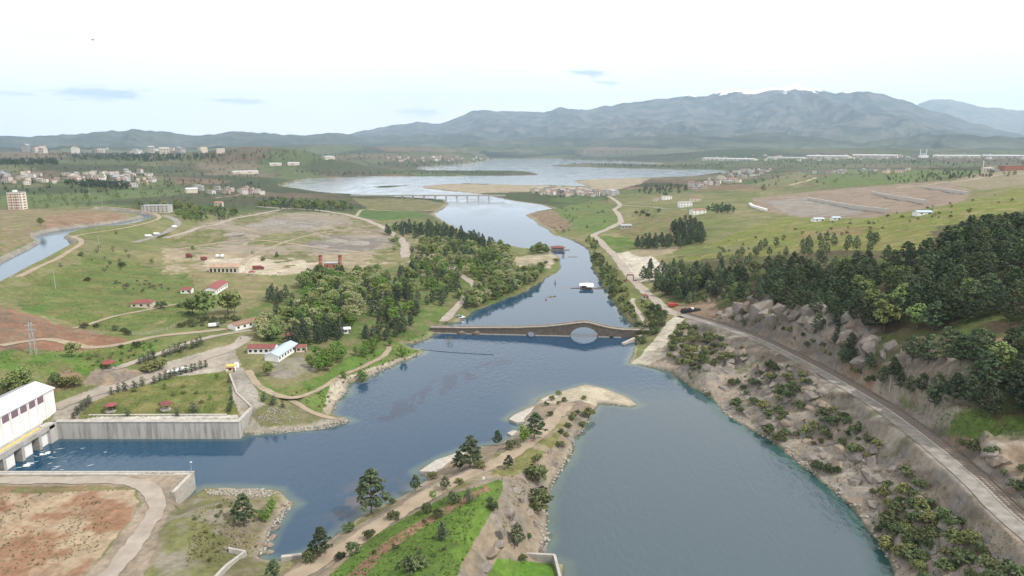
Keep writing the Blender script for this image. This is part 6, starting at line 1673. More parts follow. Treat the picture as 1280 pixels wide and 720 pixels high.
# riprap: loose stones along made banks, too many to count
q = []; F = []; rgs = np.random.RandomState(8); cube = np.array([(-1, -1, -1), (1, -1, -1), (1, 1, -1), (-1, 1, -1), (-1, -1, 1), (1, -1, 1), (1, 1, 1), (-1, 1, 1)], float)
cf = np.array([(3, 2, 1, 0), (4, 5, 6, 7), (0, 1, 5, 4), (1, 2, 6, 5), (2, 3, 7, 6), (3, 0, 4, 7)])
def stones(poly, n, smin_, smax_):
    xs, ys = [p[0] for p in poly], [p[1] for p in poly]
    c = np.stack([rgs.uniform(min(xs), max(xs), n * 3), rgs.uniform(min(ys), max(ys), n * 3)], 1); c = c[pip(c[:, 0], c[:, 1], poly)][:n]
    for p in hit(c[:, 0], c[:, 1], False):
        if p[2] < -.3: continue
        s = rgs.uniform(smin_, smax_); V = cube * (.7 + .45 * rgs.rand(8, 3)) * s * np.array([.6, .5, .4])
        a = rgs.uniform(0, 6.28); V = np.stack([V[:, 0] * math.cos(a) - V[:, 1] * math.sin(a), V[:, 0] * math.sin(a) + V[:, 1] * math.cos(a), V[:, 2]], 1)
        F.append(cf + len(q) * 8); q.append(V + p + np.array([0, 0, s * .1]))
stones([(300, 546), (340, 538), (400, 532), (440, 523), (440, 530), (400, 540), (340, 546)], 900, .25, .7)
stones([(318, 525), (335, 508), (360, 512), (380, 522), (350, 530)], 160, .2, .5)
stones([(412, 518), (430, 482), (470, 462), (535, 438), (530, 444), (480, 468), (440, 488), (428, 508)], 500, .3, .8)
stones([(320, 700), (335, 665), (352, 640), (370, 628), (358, 645), (342, 672), (330, 695)], 260, .3, .9)
stones([(255, 612), (330, 611), (350, 616), (330, 622), (260, 618)], 260, .25, .7)
stones([(690, 600), (720, 548), (736, 520), (742, 514), (735, 545), (715, 575), (700, 592), (686, 640), (686, 690), (676, 690), (676, 640)], 420, .3, 1.0)
stones([(840, 470), (905, 520), (990, 573), (1065, 634), (1120, 718), (1128, 718), (1075, 632), (1000, 568), (910, 508), (850, 465)], 700, .3, 1.0)
link('shore_stones', np_mesh('shore_stones', np.concatenate(q), np.concatenate(F)), mat('pale_riprap', (.30, .275, .24), .95, .35, .8), kind='stuff', label='loose pale stones along the banks', category='stones')

# spoil heaps on the gravel plain
def heap(px, py, w, h, seed, label):
    rg = np.random.RandomState(seed); n, k = 22, 7; V = []; p = hit1(px, py)
    for j in range(k):
        f = j / (k - 1)
        for i in range(n):
            a = 2 * math.pi * i / n; r = w * (1 - f) * (.8 + .35 * vnoise(np.array([i % n * .55 + seed]), np.array([f * 1.5]), seed)[0])
            V.append((r * math.cos(a) * 1.35, r * math.sin(a), -.4 + (h + .4) * f ** .85 + rg.normal(0, .06)))
    F = [(j * n + i, j * n + (i + 1) % n, (j + 1) * n + (i + 1) % n, (j + 1) * n + i) for j in range(k - 1) for i in range(n)]
    o = link('spoil_heap', MB().add(V, F).mesh('spoil_heap', True), mat('grey_spoil', (.22, .20, .175), .95, .3, .4, .3) if 'grey_spoil' not in bpy.data.materials else bpy.data.materials['grey_spoil']); o.location = p; o.rotation_euler = (0, 0, rg.uniform(0, 3)); tag(o, label, 'spoil heap', 'spoil heaps of the gravel plain')
for i, (px, py, w, h) in enumerate(((318, 282, 13, 2.6), (345, 279, 16, 3.2), (376, 283, 12, 2.4), (420, 301, 13, 2.6), (446, 304, 16, 3.0), (290, 293, 11, 2.0), (400, 308, 10, 1.8), (462, 296, 10, 2.0))):
    heap(px, py, w, h, i + 3, ('wide' if w > 12 else 'small') + ' grey spoil heap on the bare gravel plain')
# foam where the turbines let their water out
q = MB(); rgf = np.random.RandomState(2)
o = thing('outflow_foam', 'white churned foam streaks where the tailrace leaves the hall', 'foam', (-172, 232, .0)); o['kind'] = 'stuff'
for k in range(30):
    x, y = rgf.uniform(-1, 26), rgf.uniform(-14, 16); L = rgf.uniform(.6, 2.6) * (1.2 if x < 6 else .8); a = .4 + rgf.normal(0, .25); w = rgf.uniform(.08, .22)
    if x > 5 and rgf.rand() < .35: continue
    d, n = Vector((math.cos(a), math.sin(a), 0)), Vector((-math.sin(a), math.cos(a), 0)); c = Vector((x, y, .035 + k * .0006))
    q.add([c - d * L, c - n * w, c + d * L * .9 + n * .3, c + n * w], [(0, 1, 2, 3)])
for k in range(3):
    for j in range(16):
        c = Vector((.5 + rgf.normal(.8, .7), 11.4 - k * 9.3 + rgf.normal(-3, 1.1), .05 + j * .001)); r = rgf.uniform(.2, .6)
        q.add([c + Vector((r * math.cos(t) * 1.5, r * math.sin(t) * .8, 0)) for t in np.linspace(0, 6.28, 7)[:-1]], [(0, 1, 2, 3, 4, 5)])
q.build('foam_streaks', mat('foam', (.62, .68, .70), .6), o, kind='stuff')
# a bird
bo_ = Vector((unproj(116, 50, 150)[0], 0, 0)); dx_, dy_ = (116 - 640) / FPX, (360 - 50) / FPX
o = thing('bird', 'dark bird gliding high over the plain', 'bird', (dx_ * 120, 120 * (CP + dy_ * SP), CAM_H + 120 * (-SP + dy_ * CP)), .8)
MB().cyl((-.22, 0, 0), (.22, 0, 0), .05, .03, 6).cyl((.22, 0, 0), (.32, 0, .01), .03, .01, 6).build('body', BLACKM, o)
for s in (-1, 1): MB().add([(.1, 0, 0), (-.1, 0, 0), (-.16, s * .3, .10), (.06, s * .3, .10), (-.18, s * .6, .05)], [(0, 1, 2, 3), (3, 2, 4)]).build('wing', BLACKM, o)
# --- single plants first, each where the photograph shows its foot
plant(464, 641, 'pine', 13.8, 'big lone pine leaning over the channel beside the spit track')
for px, py, k, h, lb in (
    (305, 656, 'pine', 9.5, 'round dark pine on the rough ground beyond the end of the quay'),
    (340, 640, 'fresh', 5.0, 'light green bush at the water edge beyond the end of the quay'),
    (333, 652, 'fresh', 4.5, 'light green bush beside the round dark pine near the quay'),
    (400, 694, 'pine', 8.0, 'dark pine beside the spit track near the small concrete wall'),
    (387, 700, 'shrub', 4.0, 'shrub beside the dark pine near the small concrete wall'),
    (343, 722, 'pine', 5.0, 'small pine at the low end of the spit track'),
    (436, 664, 'shrub', 3.2, 'shrub on the outer edge of the spit track below the big lone pine'),
    (519, 614, 'pine', 5.8, 'bushy pine at the water side of the spit track past the lone pine'),
    (491, 629, 'shrub', 2.2, 'little shrub right beside the big lone pine'),
    (588, 584, 'pine', 11.0, 'tall bushy pine on the rocky bulge of the spit'),
    (574, 588, 'pine', 7.0, 'smaller pine beside the tall bushy pine on the spit bulge'),
    (622, 556, 'pine', 5.8, 'pine at the far end of the rocky spit bulge'),
    (556, 612, 'pine', 4.6, 'dark pine standing on the spit track verge'),
    (541, 598, 'yshrub', 3.2, 'yellowish bush over the pale rock of the spit'),
    (600, 585, 'yshrub', 3.6, 'yellowish bush beside the tall bushy pine on the spit'),
    (574, 606, 'yshrub', 2.8, 'yellowish bush on the verge of the spit track'),
    (541, 625, 'fresh', 3.0, 'bright young sapling beside the spit track'),
    (668, 548, 'pine', 10.0, 'dark pine between the spit track and the channel inlet'),
    (655, 553, 'fresh', 6.5, 'bright leafy tree beside the inlet of the spit'),
    (640, 560, 'shrub', 4.0, 'dark shrub below the bright leafy tree of the spit'),
    (636, 585, 'pine', 4.5, 'small pine at the head of the green slope'),
    (672, 575, 'yshrub', 3.0, 'yellowish bush at the rock edge of the spit'),
    (672, 600, 'shrub', 7.0, 'large dark shrub on the rock face above the dull pool'),
    (672, 632, 'shrub', 6.5, 'dark shrub low on the rock face above the dull pool'),
    (647, 683, 'pine', 6.6, 'round pine at the foot of the rock face'),
    (662, 672, 'shrub', 1.8, 'small shrub at the foot of the rock face'),
    (654, 700, 'shrub', 2.0, 'dark shrub by the walled lawn'),
    (587, 627, 'cypress', 3.8, 'small conifer at the upper end of the brown path'),
    (566, 628, 'shrub', 3.4, 'shrub at the edge of the brown path'),
    (533, 640, 'shrub', 3.4, 'shrub between the track and the brown path'),
    (492, 649, 'shrub', 3.0, 'shrub on the verge below the lone pine'),
    (462, 673, 'shrub', 3.2, 'shrub on the grass strip by the track'),
    (441, 692, 'shrub', 3.6, 'round shrub by the lower spit track'),
    (427, 698, 'shrub', 2.4, 'small round shrub by the lower spit track'),
    (553, 674, 'cypress', 5.0, 'upright young conifer in the middle of the green slope'),
    (524, 710, 'shrub', 4.0, 'shrub pair low on the green slope, the rounder one'),
    (510, 713, 'shrub', 4.0, 'shrub pair low on the green slope, the wider one'),
    (548, 645, 'shrub', 2.6, 'low shrub on the pool side of the brown path'),
    (494, 686, 'shrub', 1.5, 'tiny shrub in the bright grass of the spit'),
    (617, 637, 'shrub', 3.0, 'shrub on the crest of the rock face'),
    (613, 627, 'shrub', 1.6, 'tiny shrub on the crest of the rock face'),
    (716, 522, 'yshrub', 3.0, 'tall bleached bush near the tip of the spit'),
    (705, 502, 'shrub', 2.6, 'dark round bush near the pale beach'),
    (698, 505, 'shrub', 1.8, 'small dark bush near the pale beach'),
    (735, 521, 'yshrub', 5.0, 'broad yellow-green bush hanging over the pool at the spit'),
    (728, 533, 'shrub', 2.8, 'dark bush at the pool edge of the spit tip'),
    (710, 534, 'shrub', 2.4, 'dark bush on the spit rocks below the tip'),
    (722, 517, 'shrub', 2.0, 'little dark bush between the two yellowish bushes of the spit'),
    (714, 525, 'shrub', 2.0, 'low bush on the rock rim past the track end'),
    (708, 545, 'yshrub', 2.2, 'pale bush on the rock rim of the spit'),
    (702, 541, 'shrub', 2.2, 'dark bush on the rock rim by the track bend'),
    (700, 558, 'shrub', 2.8, 'dark bush on the rock rim below the track bend'),
    (690, 500, 'yshrub', 2.6, 'upright grey-green bush by the pale beach'),
    (698, 494, 'yshrub', 3.0, 'grey-green bush at the channel side of the beach'),
    (730, 499, 'yshrub', 2.4, 'thin bush standing on the pale beach'),
    (683, 507, 'shrub', 2.2, 'bush on the pale shelf by the channel'),
    (688, 520, 'shrub', 2.8, 'dark bush beside the track end'),
    (90, 446, 'broad', 6.8, 'round dark tree between the bare field and the track'),
    (257, 397, 'broad', 16.5, 'large bright green tree by the meadow fence'),
    (241, 392, 'broad', 10.0, 'smaller tree leaning on the large bright tree of the meadow'),
    (285, 393, 'broad', 14.0, 'large round tree in the corner of the meadow'),
    (294, 391, 'broad', 13.0, 'tree grown together with the large round meadow tree'),
    (202, 385, 'shrub', 6.0, 'round bush beside the red roofed hut'),
    (226, 384, 'yshrub', 4.5, 'pale bush beside the white hut on the meadow'),
    (237, 394, 'shrub', 3.5, 'dark bush below the large bright tree of the meadow'),
    (106, 410, 'shrub', 4.0, 'bush at the tip of the bare red field'),
    (110, 351, 'shrub', 3.6, 'lone round bush high on the meadow'),
    (102, 320, 'shrub', 4.5, 'bush on the slope below the canal bend'),
    (76, 334, 'shrub', 3.5, 'bush on the canal embankment'),
    (145, 293, 'shrub', 4.0, 'bush below the canal hairpin'),
    (51, 282, 'broad', 8.5, 'lone dark tree inside the canal loop'),
    (152, 333, 'shrub', 4.8, 'wide bush on the meadow above the animals'),
    (190, 330, 'fresh', 4.6, 'bright small tree beside the building yards'),
    (241, 313, 'fresh', 5.0, 'bright small tree on the gravel plain'),
    (346, 322, 'conifer', 6.0, 'dark tree on the pale ground behind the roofless shed'),
    (329, 326, 'shrub', 4.0, 'dark rounded bush behind the pale yard'),
    (316, 318, 'shrub', 4.0, 'lone bush on the gravel plain'),
    (347, 321, 'shrub', 3.0, 'bush under the dark tree behind the pale yard'),
    (455, 480, 'fresh', 5.5, 'slender bright tree by the stony shore'),
    (450, 475, 'fresh', 5.0, 'second slender tree by the stony shore'),
    (430, 473, 'fresh', 4.0, 'thin bright tree by the shore track bend'),
    (503, 446, 'fresh', 5.5, 'round bright tree on the grassy point'),
    (487, 432, 'fresh', 5.0, 'bright bush beside the grassy bank'),
    (329, 502, 'cypress', 4.2, 'dark young conifer on the stony point, tallest of three'),
    (341, 506, 'cypress', 3.8, 'dark young conifer on the stony point, widest of three'),
    (354, 509, 'cypress', 2.8, 'dark young conifer on the stony point, smallest of three'),
    (30, 490, 'broad', 10.0, 'dark tree clump behind the white hall'),
    (20, 496, 'broad', 8.0, 'tree behind the roof of the white hall'),
    (70, 483, 'broad', 6.0, 'bushy tree under the bare earth bank'),
    (84, 484, 'yshrub', 6.0, 'olive coloured bush under the bare earth bank'),
    (94, 482, 'yshrub', 5.0, 'smaller olive bush under the bare earth bank'),
    (186, 464, 'yshrub', 6.0, 'wide olive bush between the two roads'),
    (198, 462, 'yshrub', 6.0, 'pale olive bush between the two roads'),
    (171, 434, 'shrub', 3.6, 'brownish bush beside the upper track'),
    (335, 470, 'broad', 6.5, 'grey tree in front of the blue roofed hall'),
    (379, 433, 'shrub', 5.0, 'dark bush beside the little red roof')):
    plant(px, py, k, h, lb)
# --- the clipped row along the power-house road and the lawn edge
for i, (px, py) in enumerate([(92, 524), (97, 519), (103, 513), (108, 508), (112, 505), (140, 493), (148, 490), (157, 488), (169, 485), (178, 482), (193, 479), (200, 476), (207, 474), (213, 472), (219, 470), (226, 468), (232, 466), (239, 465), (245, 463), (251, 461), (257, 459)]):
    plant(px, py, 'cypress', 3.2 + (i * 7 % 5) * .2, 'dark rounded young conifer in the row along the power house road', 'conifer row along the power house road')
for i, (px, py) in enumerate([(175, 455), (181, 453), (187, 451), (192, 449), (206, 446), (213, 444), (219, 441), (226, 440), (231, 436), (240, 436), (246, 434), (252, 431)]):
    plant(px, py, 'cypress', 3.8 + (i * 5 % 4) * .4, 'dark young conifer along the grassy strip between the two roads', 'conifers between the two roads')
for px, py, h in ((243, 517, 4.8), (160, 520, 3.6), (222, 520, 3.2), (287, 515, 3.2), (288, 510, 3.0), (290, 505, 3.0), (289, 500, 2.6), (289, 490, 2.6), (286, 478, 2.6)):
    plant(px, py, 'cypress', h, 'slim dark conifer standing on the lawn behind the retaining wall', 'slim conifers of the walled lawn')
for px, py, h in ((206, 486, 2.4), (230, 484, 1.9), (229, 492, 1.8), (218, 494, 2.2), (263, 500, 2.4), (245, 492, 1.6), (168, 489, 2.2), (271, 473, 2.4), (252, 504, 1.8), (200, 506, 1.6), (143, 507, 1.7)):
    plant(px, py, 'yshrub' if h < 2.3 else 'fresh', h, 'small sapling planted on the lawn behind the retaining wall', 'saplings of the walled lawn')

# --- woods and thickets
G1 = 'pines of the hillside wood above the railway'
scatter([(1165, 505), (1190, 485), (1310, 480), (1310, 538), (1230, 532), (1190, 524)], 34, 5.0, ['pine'], (9.5, 13), 'tall pine at the open lower edge of the hillside wood', 'pines at the lower edge of the hillside wood', 11)
n_f = scatter([(812, 362), (850, 352), (862, 340), (930, 346), (1000, 336), (1060, 334), (1110, 328), (1165, 322), (1185, 300), (1240, 288), (1310, 282), (1310, 500), (1260, 470), (1170, 462), (1120, 452), (1070, 446), (1030, 422), (1000, 396), (960, 383), (900, 374), (840, 369)], 580, 5.3, ['pine'] * 12 + ['conifer', 'conifer', 'broad'], (7.5, 12.5), '{k} in the hillside wood above the railway', G1, 12, clump=24., thr=.33)
scatter([(1185, 318), (1205, 290), (1300, 285), (1300, 315)], 30, 6, ['pine'], (9, 12), '{k} in the hillside wood above the railway', G1, 13)
scatter([(960, 306), (1050, 300), (1140, 300), (1160, 312), (1050, 322), (960, 330), (900, 336), (885, 330)], 34, 8, ['pine'], (7, 10), 'pine on the open upper edge of the hillside wood', 'pines at the upper edge of the hillside wood', 14)
scatter([(800, 352), (812, 335), (850, 330), (880, 340), (900, 376), (860, 385), (835, 372)], 60, 4.5, ['conifer', 'pine'], (7, 11), '{k} on the slope behind the red gate', 'pines behind the red gate', 15)
scatter([(1240, 590), (1215, 573), (1195, 556), (1210, 552), (1300, 600), (1300, 640)], 26, 3.0, ['shrub'], (2, 4.5), 'green shrub between the railway and the bare earth slope', 'shrubs beside the railway', 16)
scatter([(985, 405), (1040, 438), (1110, 490), (1190, 550), (1170, 540), (1090, 488), (1000, 440), (930, 415), (900, 398), (950, 392)], 70, 2.4, ['shrub', 'yshrub', 'shrub'], (1.2, 3.6), '{k} on the rocks above the railway', 'shrubs on the rocks above the railway', 17)
G2 = 'shrubs of the steep rocky bank'
scatter([(845, 468), (870, 440), (900, 425), (1000, 470), (1100, 530), (1200, 610), (1290, 690), (1290, 740), (1140, 740), (1118, 700), (1060, 622), (985, 560), (905, 508)], 190, 2.2, ['shrub', 'shrub', 'shrub', 'yshrub'], (1.0, 4.4), '{k} on the steep rocky bank below the road', G2, 18, clump=8.)
scatter([(1120, 660), (1180, 640), (1280, 690), (1290, 740), (1140, 740)], 26, 3.4, ['shrub', 'shrub', 'yshrub'], (2.6, 5.2), 'large {k} low on the rocky bank', 'large shrubs of the rocky bank', 19)
scatter([(905, 427), (1000, 464), (1100, 524), (1200, 607), (1290, 692), (1290, 722), (1190, 622), (1090, 547), (990, 482), (900, 442)], 70, 2.0, ['shrub', 'shrub', 'yshrub'], (.9, 3.0), '{k} just below the outer edge of the road', 'shrubs below the road edge', 71)
scatter([(1055, 452), (1110, 468), (1165, 498), (1185, 520), (1130, 500), (1080, 474)], 16, 4.4, ['pine'], (6.5, 10), 'pine standing forward of the wood on the rim of the railway cutting', 'pines on the rim of the cutting', 72)
scatter([(834, 448), (838, 420), (850, 405), (880, 412), (905, 425), (890, 445), (860, 462)], 70, 2.0, ['yshrub', 'shrub', 'yshrub'], (2.2, 4.2), '{k} in the thicket beside the pale boat ramp', 'thicket beside the boat ramp', 20)
scatter([(798, 398), (815, 385), (835, 392), (830, 408), (812, 428), (800, 432), (794, 420)], 44, 2.6, ['shrub', 'shrub', 'pine'], (2.4, 5.0), '{k} at the landward end of the stone bridge', 'bushes at the end of the stone bridge', 21)
scatter([(804, 376), (815, 380), (835, 392), (828, 396), (800, 384)], 16, 2.6, ['shrub', 'yshrub'], (1.6, 3.2), 'low {k} between the path and the gate road', 'bushes along the gate road', 22)
scatter([(738, 312), (748, 318), (760, 332), (774, 352), (786, 372), (798, 396), (794, 402), (778, 388), (766, 370), (752, 346), (744, 328)], 84, 3.0, ['shrub', 'broad', 'conifer', 'yshrub'], (3.0, 6.5), '{k} in the hedge along the bank above the stone bridge', 'waterside hedge above the stone bridge', 23)
scatter([(728, 296), (742, 300), (750, 312), (742, 314), (734, 306)], 14, 3.4, ['conifer', 'broad'], (4, 7), '{k} at the upstream end of the waterside hedge', 'upstream end of the waterside hedge', 24)
# park beside the stone bridge
P1 = P2 = P3 = 'trees of the park beside the stone bridge'
L1 = L2 = L3 = '{k} in the park beside the stone bridge'
scatter([(450, 372), (480, 350), (520, 338), (560, 345), (575, 362), (560, 378), (540, 392), (520, 400), (480, 412), (465, 395)], 84, 4.0, ['conifer', 'conifer', 'broad', 'fresh', 'pine'], (7, 11), L1, P1, 31)
scatter([(355, 424), (385, 416), (425, 412), (430, 425), (400, 432), (360, 430)], 22, 4.0, ['conifer'], (6.5, 9), L1, P1, 32)
scatter([(455, 420), (490, 408), (515, 402), (515, 412), (480, 428), (455, 432)], 18, 4.2, ['conifer'], (6, 9), L1, P1, 33)
scatter([(330, 372), (342, 358), (352, 366), (372, 384), (370, 398), (345, 398)], 12, 4.4, ['conifer'], (7, 10), L1, P1, 34)
scatter([(350, 400), (372, 380), (395, 362), (430, 350), (470, 342), (478, 356), (455, 372), (450, 392), (440, 410), (400, 412), (365, 416)], 120, 3.8, ['pale', 'pale', 'broad', 'fresh', 'conifer'], (7, 10), L2, P2, 35)
scatter([(322, 418), (335, 404), (350, 412), (350, 428), (328, 428)], 16, 3.8, ['pale', 'pale', 'broad'], (6.5, 9), L2, P2, 36)
scatter([(376, 358), (395, 345), (440, 345), (420, 352), (385, 366)], 26, 4.0, ['fresh', 'broad', 'broad', 'conifer'], (8, 11), L3, P3, 37)
scatter([(386, 462), (400, 446), (425, 440), (432, 452), (410, 464), (392, 470)], 12, 3.4, ['fresh'], (6, 8.5), 'bright green tree in the clump by the blue roofed hall', 'bright clump by the blue roofed hall', 38)
scatter([(440, 446), (462, 434), (470, 428), (472, 440), (450, 452)], 8, 3.4, ['fresh'], (5, 7), 'bright green tree in the clump by the shore track', 'bright clump by the shore track', 39)
scatter([(570, 372), (590, 362), (640, 342), (680, 338), (672, 352), (640, 366), (600, 384), (582, 386)], 80, 3.8, ['broad', 'pale', 'conifer', 'broad'], (6.5, 9.5), L3, P3, 40)
scatter([(500, 345), (520, 325), (560, 318), (600, 330), (640, 330), (640, 342), (600, 352), (575, 350), (540, 340)], 90, 4.8, ['broad', 'pale', 'conifer', 'fresh'], (6.5, 10), L3, P3, 41)
scatter([(512, 318), (530, 305), (560, 304), (600, 312), (630, 318), (640, 328), (600, 328), (560, 318)], 95, 5.0, ['broad', 'pale', 'broad', 'conifer'], (7, 10.5), L3, P3, 42)
scatter([(478, 290), (500, 286), (540, 284), (570, 292), (600, 302), (618, 310), (600, 312), (560, 304), (520, 300), (490, 297)], 100, 6.0, ['conifer'], (10, 13), 'dark conifer in the plantation beside the river narrows', 'dark plantation by the river', 43)
scatter([(612, 312), (632, 308), (640, 330), (622, 328)], 16, 6, ['broad', 'pale'], (8, 11), L3, P3, 44)
scatter([(660, 316), (682, 312), (684, 318), (664, 320)], 7, 5, ['broad'], (7, 10), 'leafy tree on the beach beside the red boathouse', 'trees on the beach by the boathouse', 45)
for px, py in ((695, 327), (682, 330), (704, 322)): plant(px, py, 'shrub', 4.0, 'dark round bush on the beach opposite the hedge', 'round bushes on the beach')
scatter([(488, 302), (500, 300), (505, 312), (492, 316)], 6, 6, ['broad', 'pale'], (5, 8), 'small {k} at the bend of the plain road', 'trees at the road bend', 46)
# middle distance
scatter([(325, 260), (330, 252), (380, 254), (440, 258), (442, 264), (400, 265)], 90, 8.0, ['broad', 'conifer'], (9, 13), '{k} in the long wood above the gravel plain', 'long wood above the gravel plain', 51)
scatter([(215, 272), (235, 264), (270, 262), (298, 268), (290, 276), (240, 278)], 46, 8.0, ['broad', 'fresh', 'conifer'], (7, 11), '{k} in the copse beside the terrace road', 'copse beside the terrace road', 52)
scatter([(150, 262), (200, 258), (250, 258), (230, 266), (190, 262)], 22, 9.0, ['conifer', 'broad'], (8, 11), '{k} behind the canal bend', 'trees behind the canal bend', 53)
scatter([(790, 312), (800, 306), (850, 298), (882, 296), (878, 306), (840, 312)], 46, 6.0, ['conifer'], (9, 13), 'dark conifer in the grove below the valley road', 'grove below the valley road', 54)
scatter([(832, 290), (850, 282), (880, 284), (878, 292), (845, 296)], 22, 7.0, ['conifer'], (11, 15), 'tall conifer in the grove below the hillside houses', 'grove below the hillside houses', 55)
scatter([(884, 264), (908, 262), (918, 266), (900, 268)], 16, 7.0, ['conifer'], (10, 13), 'dark conifer in the short row near the terraced quarry', 'row near the terraced quarry', 56)
scatter([(792, 240), (830, 232), (858, 234), (862, 240), (830, 246)], 34, 11.0, ['conifer'], (10, 14), 'dark conifer in the wood by the lake village', 'wood by the lake village', 57)
scatter([(790, 272), (800, 264), (825, 264), (822, 272)], 16, 8.0, ['broad', 'shrub'], (4, 7), '{k} in the orchard by the valley road', 'orchard by the valley road', 58)
scatter([(690, 288), (700, 285), (714, 290), (704, 292)], 8, 5.0, ['shrub'], (3, 4.5), 'dark bush on the far bank point', 'bushes on the far bank point', 59)
scatter([(160, 415), (120, 410), (108, 405), (150, 416), (170, 422), (165, 426)], 12, 3.5, ['shrub', 'cypress'], (2.2, 4), '{k} along the fence of the meadow', 'bushes along the meadow fence', 60)
scatter([(215, 410), (250, 398), (300, 398), (300, 403), (240, 410)], 26, 3.0, ['shrub'], (2.2, 3.8), 'bush in the hedge below the large meadow trees', 'hedge below the meadow trees', 61)
scatter([(100, 445), (200, 425), (190, 440), (120, 462)], 26, 3.0, ['shrub', 'yshrub'], (1.0, 2.4), 'low {k} on the grassy slope above the retaining bank', 'low bushes on the grassy slope', 62)
scatter([(105, 322), (125, 305), (170, 312), (160, 335), (120, 345)], 14, 8, ['shrub'], (2, 4), 'bush on the rough slope below the canal', 'bushes below the canal', 63)
scatter([(880, 305), (1000, 285), (1150, 262), (1260, 240), (1280, 252), (1150, 284), (1000, 303), (900, 318)], 60, 7, ['shrub', 'yshrub'], (1.5, 3.4), 'low {k} on the open grassy hill', 'bushes on the grassy hill', 64)
scatter([(700, 262), (760, 250), (770, 275), (740, 292), (712, 285)], 18, 8, ['shrub'], (3, 6), 'bush on the valley meadow', 'bushes on the valley meadow', 65)
scatter([(310, 466), (345, 492), (400, 482), (520, 418), (540, 408), (535, 440), (430, 480), (415, 512), (330, 500)], 60, 2.6, ['yshrub', 'shrub'], (.6, 1.5), 'low {k} on the grassy bank below the halls', 'weed bushes of the bank below the halls', 66)
scatter([(240, 640), (290, 620), (330, 640), (320, 690), (250, 715)], 26, 2.0, ['yshrub', 'shrub'], (.5, 1.3), 'low {k} on the rough ground beside the quay', 'weed bushes by the quay', 67)
scatter([(420, 715), (480, 680), (620, 605), (612, 640), (560, 715)], 34, 2.6, ['shrub', 'yshrub'], (.4, 1.1), 'knee-high {k} in the bright grass of the spit', 'weeds in the grass of the spit', 68)

# --- put them down: the largest-looking 300 of each kind as things, the rest as one mass each
by_kind = {}
for t in TREES: by_kind.setdefault(t[3], []).append(t)
rgt = np.random.RandomState(99)
def mass(name, items, label):
    V = []
    for (x, y, z, k, h, lb, gr) in items:
        if h < 0: continue
        n = (220 if h > 5 else 60) if math.hypot(x, y) < 900 else 46
        d = rgt.normal(0, 1, (n, 3)); d /= np.linalg.norm(d, axis=1)[:, None]
        w = h * (.30 if k in ('pine', 'conifer') else .42)
        rr_ = (.7 + .4 * rgt.rand(n))[:, None]
        c = d * rr_ * np.array([w, w, h * .42])
        if k in ('pine', 'conifer'): c[:, :2] *= (1.15 - .75 * (c[:, 2] / (h * .84) + .5))[:, None]
        V.append(leaves(np.array([x, y, z + h * .52]) + c, d + np.array([0, 0, .4]), np.full(n, h * (.045 if n > 200 else .075)) * (.6 + .8 * rgt.rand(n)), rgt))
        V.append(np.array([[x - .12, y, z - .3], [x + .12, y, z - .3], [x + .08, y, z + h * .5], [x - .08, y, z + h * .5]]))
    if not V: return
    V = np.concatenate(V)
    return link(name, np_mesh(name, V, quad_idx(len(V) // 4)), KIND[items[0][3]][2], kind='stuff', label=label, category='trees')
for k, lst in by_kind.items():
    nm, cat, cm, meshes, H0 = KIND[k]
    lst.sort(key=lambda t: -t[4] / math.hypot(t[0], t[1]))
    for i, (x, y, z, kk, h, lb, gr) in enumerate(lst[:300]):
        s = h / H0
        tm, cr = meshes[rgt.randint(len(meshes))]
        sw = s * rgt.uniform(.88, 1.16)
        o = thing(nm, lb, cat, (x, y, z), rgt.uniform(0, 6.28), gr, (sw, sw, s))
        link('trunk' if 'shrub' not in k else 'stem', tm, None, o)
        link('crown', cr, None, o)
    mass('distant_' + nm + '_wood', lst[300:], 'more ' + cat + 's standing deeper in the woods')

# --- grass tufts and weeds: nobody could count them
def tufts(polys, size, m, name, label, seed):
    rg = np.random.RandomState(seed); V = []
    for poly, n in polys:
        xs, ys = [p[0] for p in poly], [p[1] for p in poly]
        c = np.stack([rg.uniform(min(xs), max(xs), n * 3), rg.uniform(min(ys), max(ys), n * 3)], 1); c = c[pip(c[:, 0], c[:, 1], poly)][:n]
        P = hit(c[:, 0], c[:, 1], False); P = P[P[:, 2] > .3]
        P = P[fbm(P[:, 0] / 6, P[:, 1] / 6, seed, 3) > .40]
        a = rg.uniform(0, 6.28, len(P)); s = size * rg.uniform(.5, 1.5, len(P)); d = np.stack([np.cos(a), np.sin(a), np.zeros(len(P))], 1) * s[:, None]
        n_ = np.stack([-np.sin(a), np.cos(a), np.zeros(len(P))], 1) * (s * .8)[:, None]; up = np.stack([d[:, 0] * 0, d[:, 0] * 0, s * .9], 1)
        V.append(np.stack([P - d, P - n_ * .6 + up * .2, P + d * .9, P + up], 1).reshape(-1, 3)); V.append(np.stack([P - n_, P + d * .5 + up * .25, P + n_, P + up * .8], 1).reshape(-1, 3))
    V = np.concatenate(V); link(name, np_mesh(name, V, quad_idx(len(V) // 4)), m, kind='stuff', label=label, category='grass')
SPG = [(400, 730), (470, 668), (560, 619), (628, 598), (612, 645), (592, 675), (565, 730)]
LAWN = [(100, 525), (140, 494), (215, 472), (286, 465), (298, 518)]
MEA = [(40, 345), (120, 322), (200, 335), (260, 345), (290, 372), (255, 392), (200, 405), (150, 418), (110, 410), (60, 396), (20, 380)]
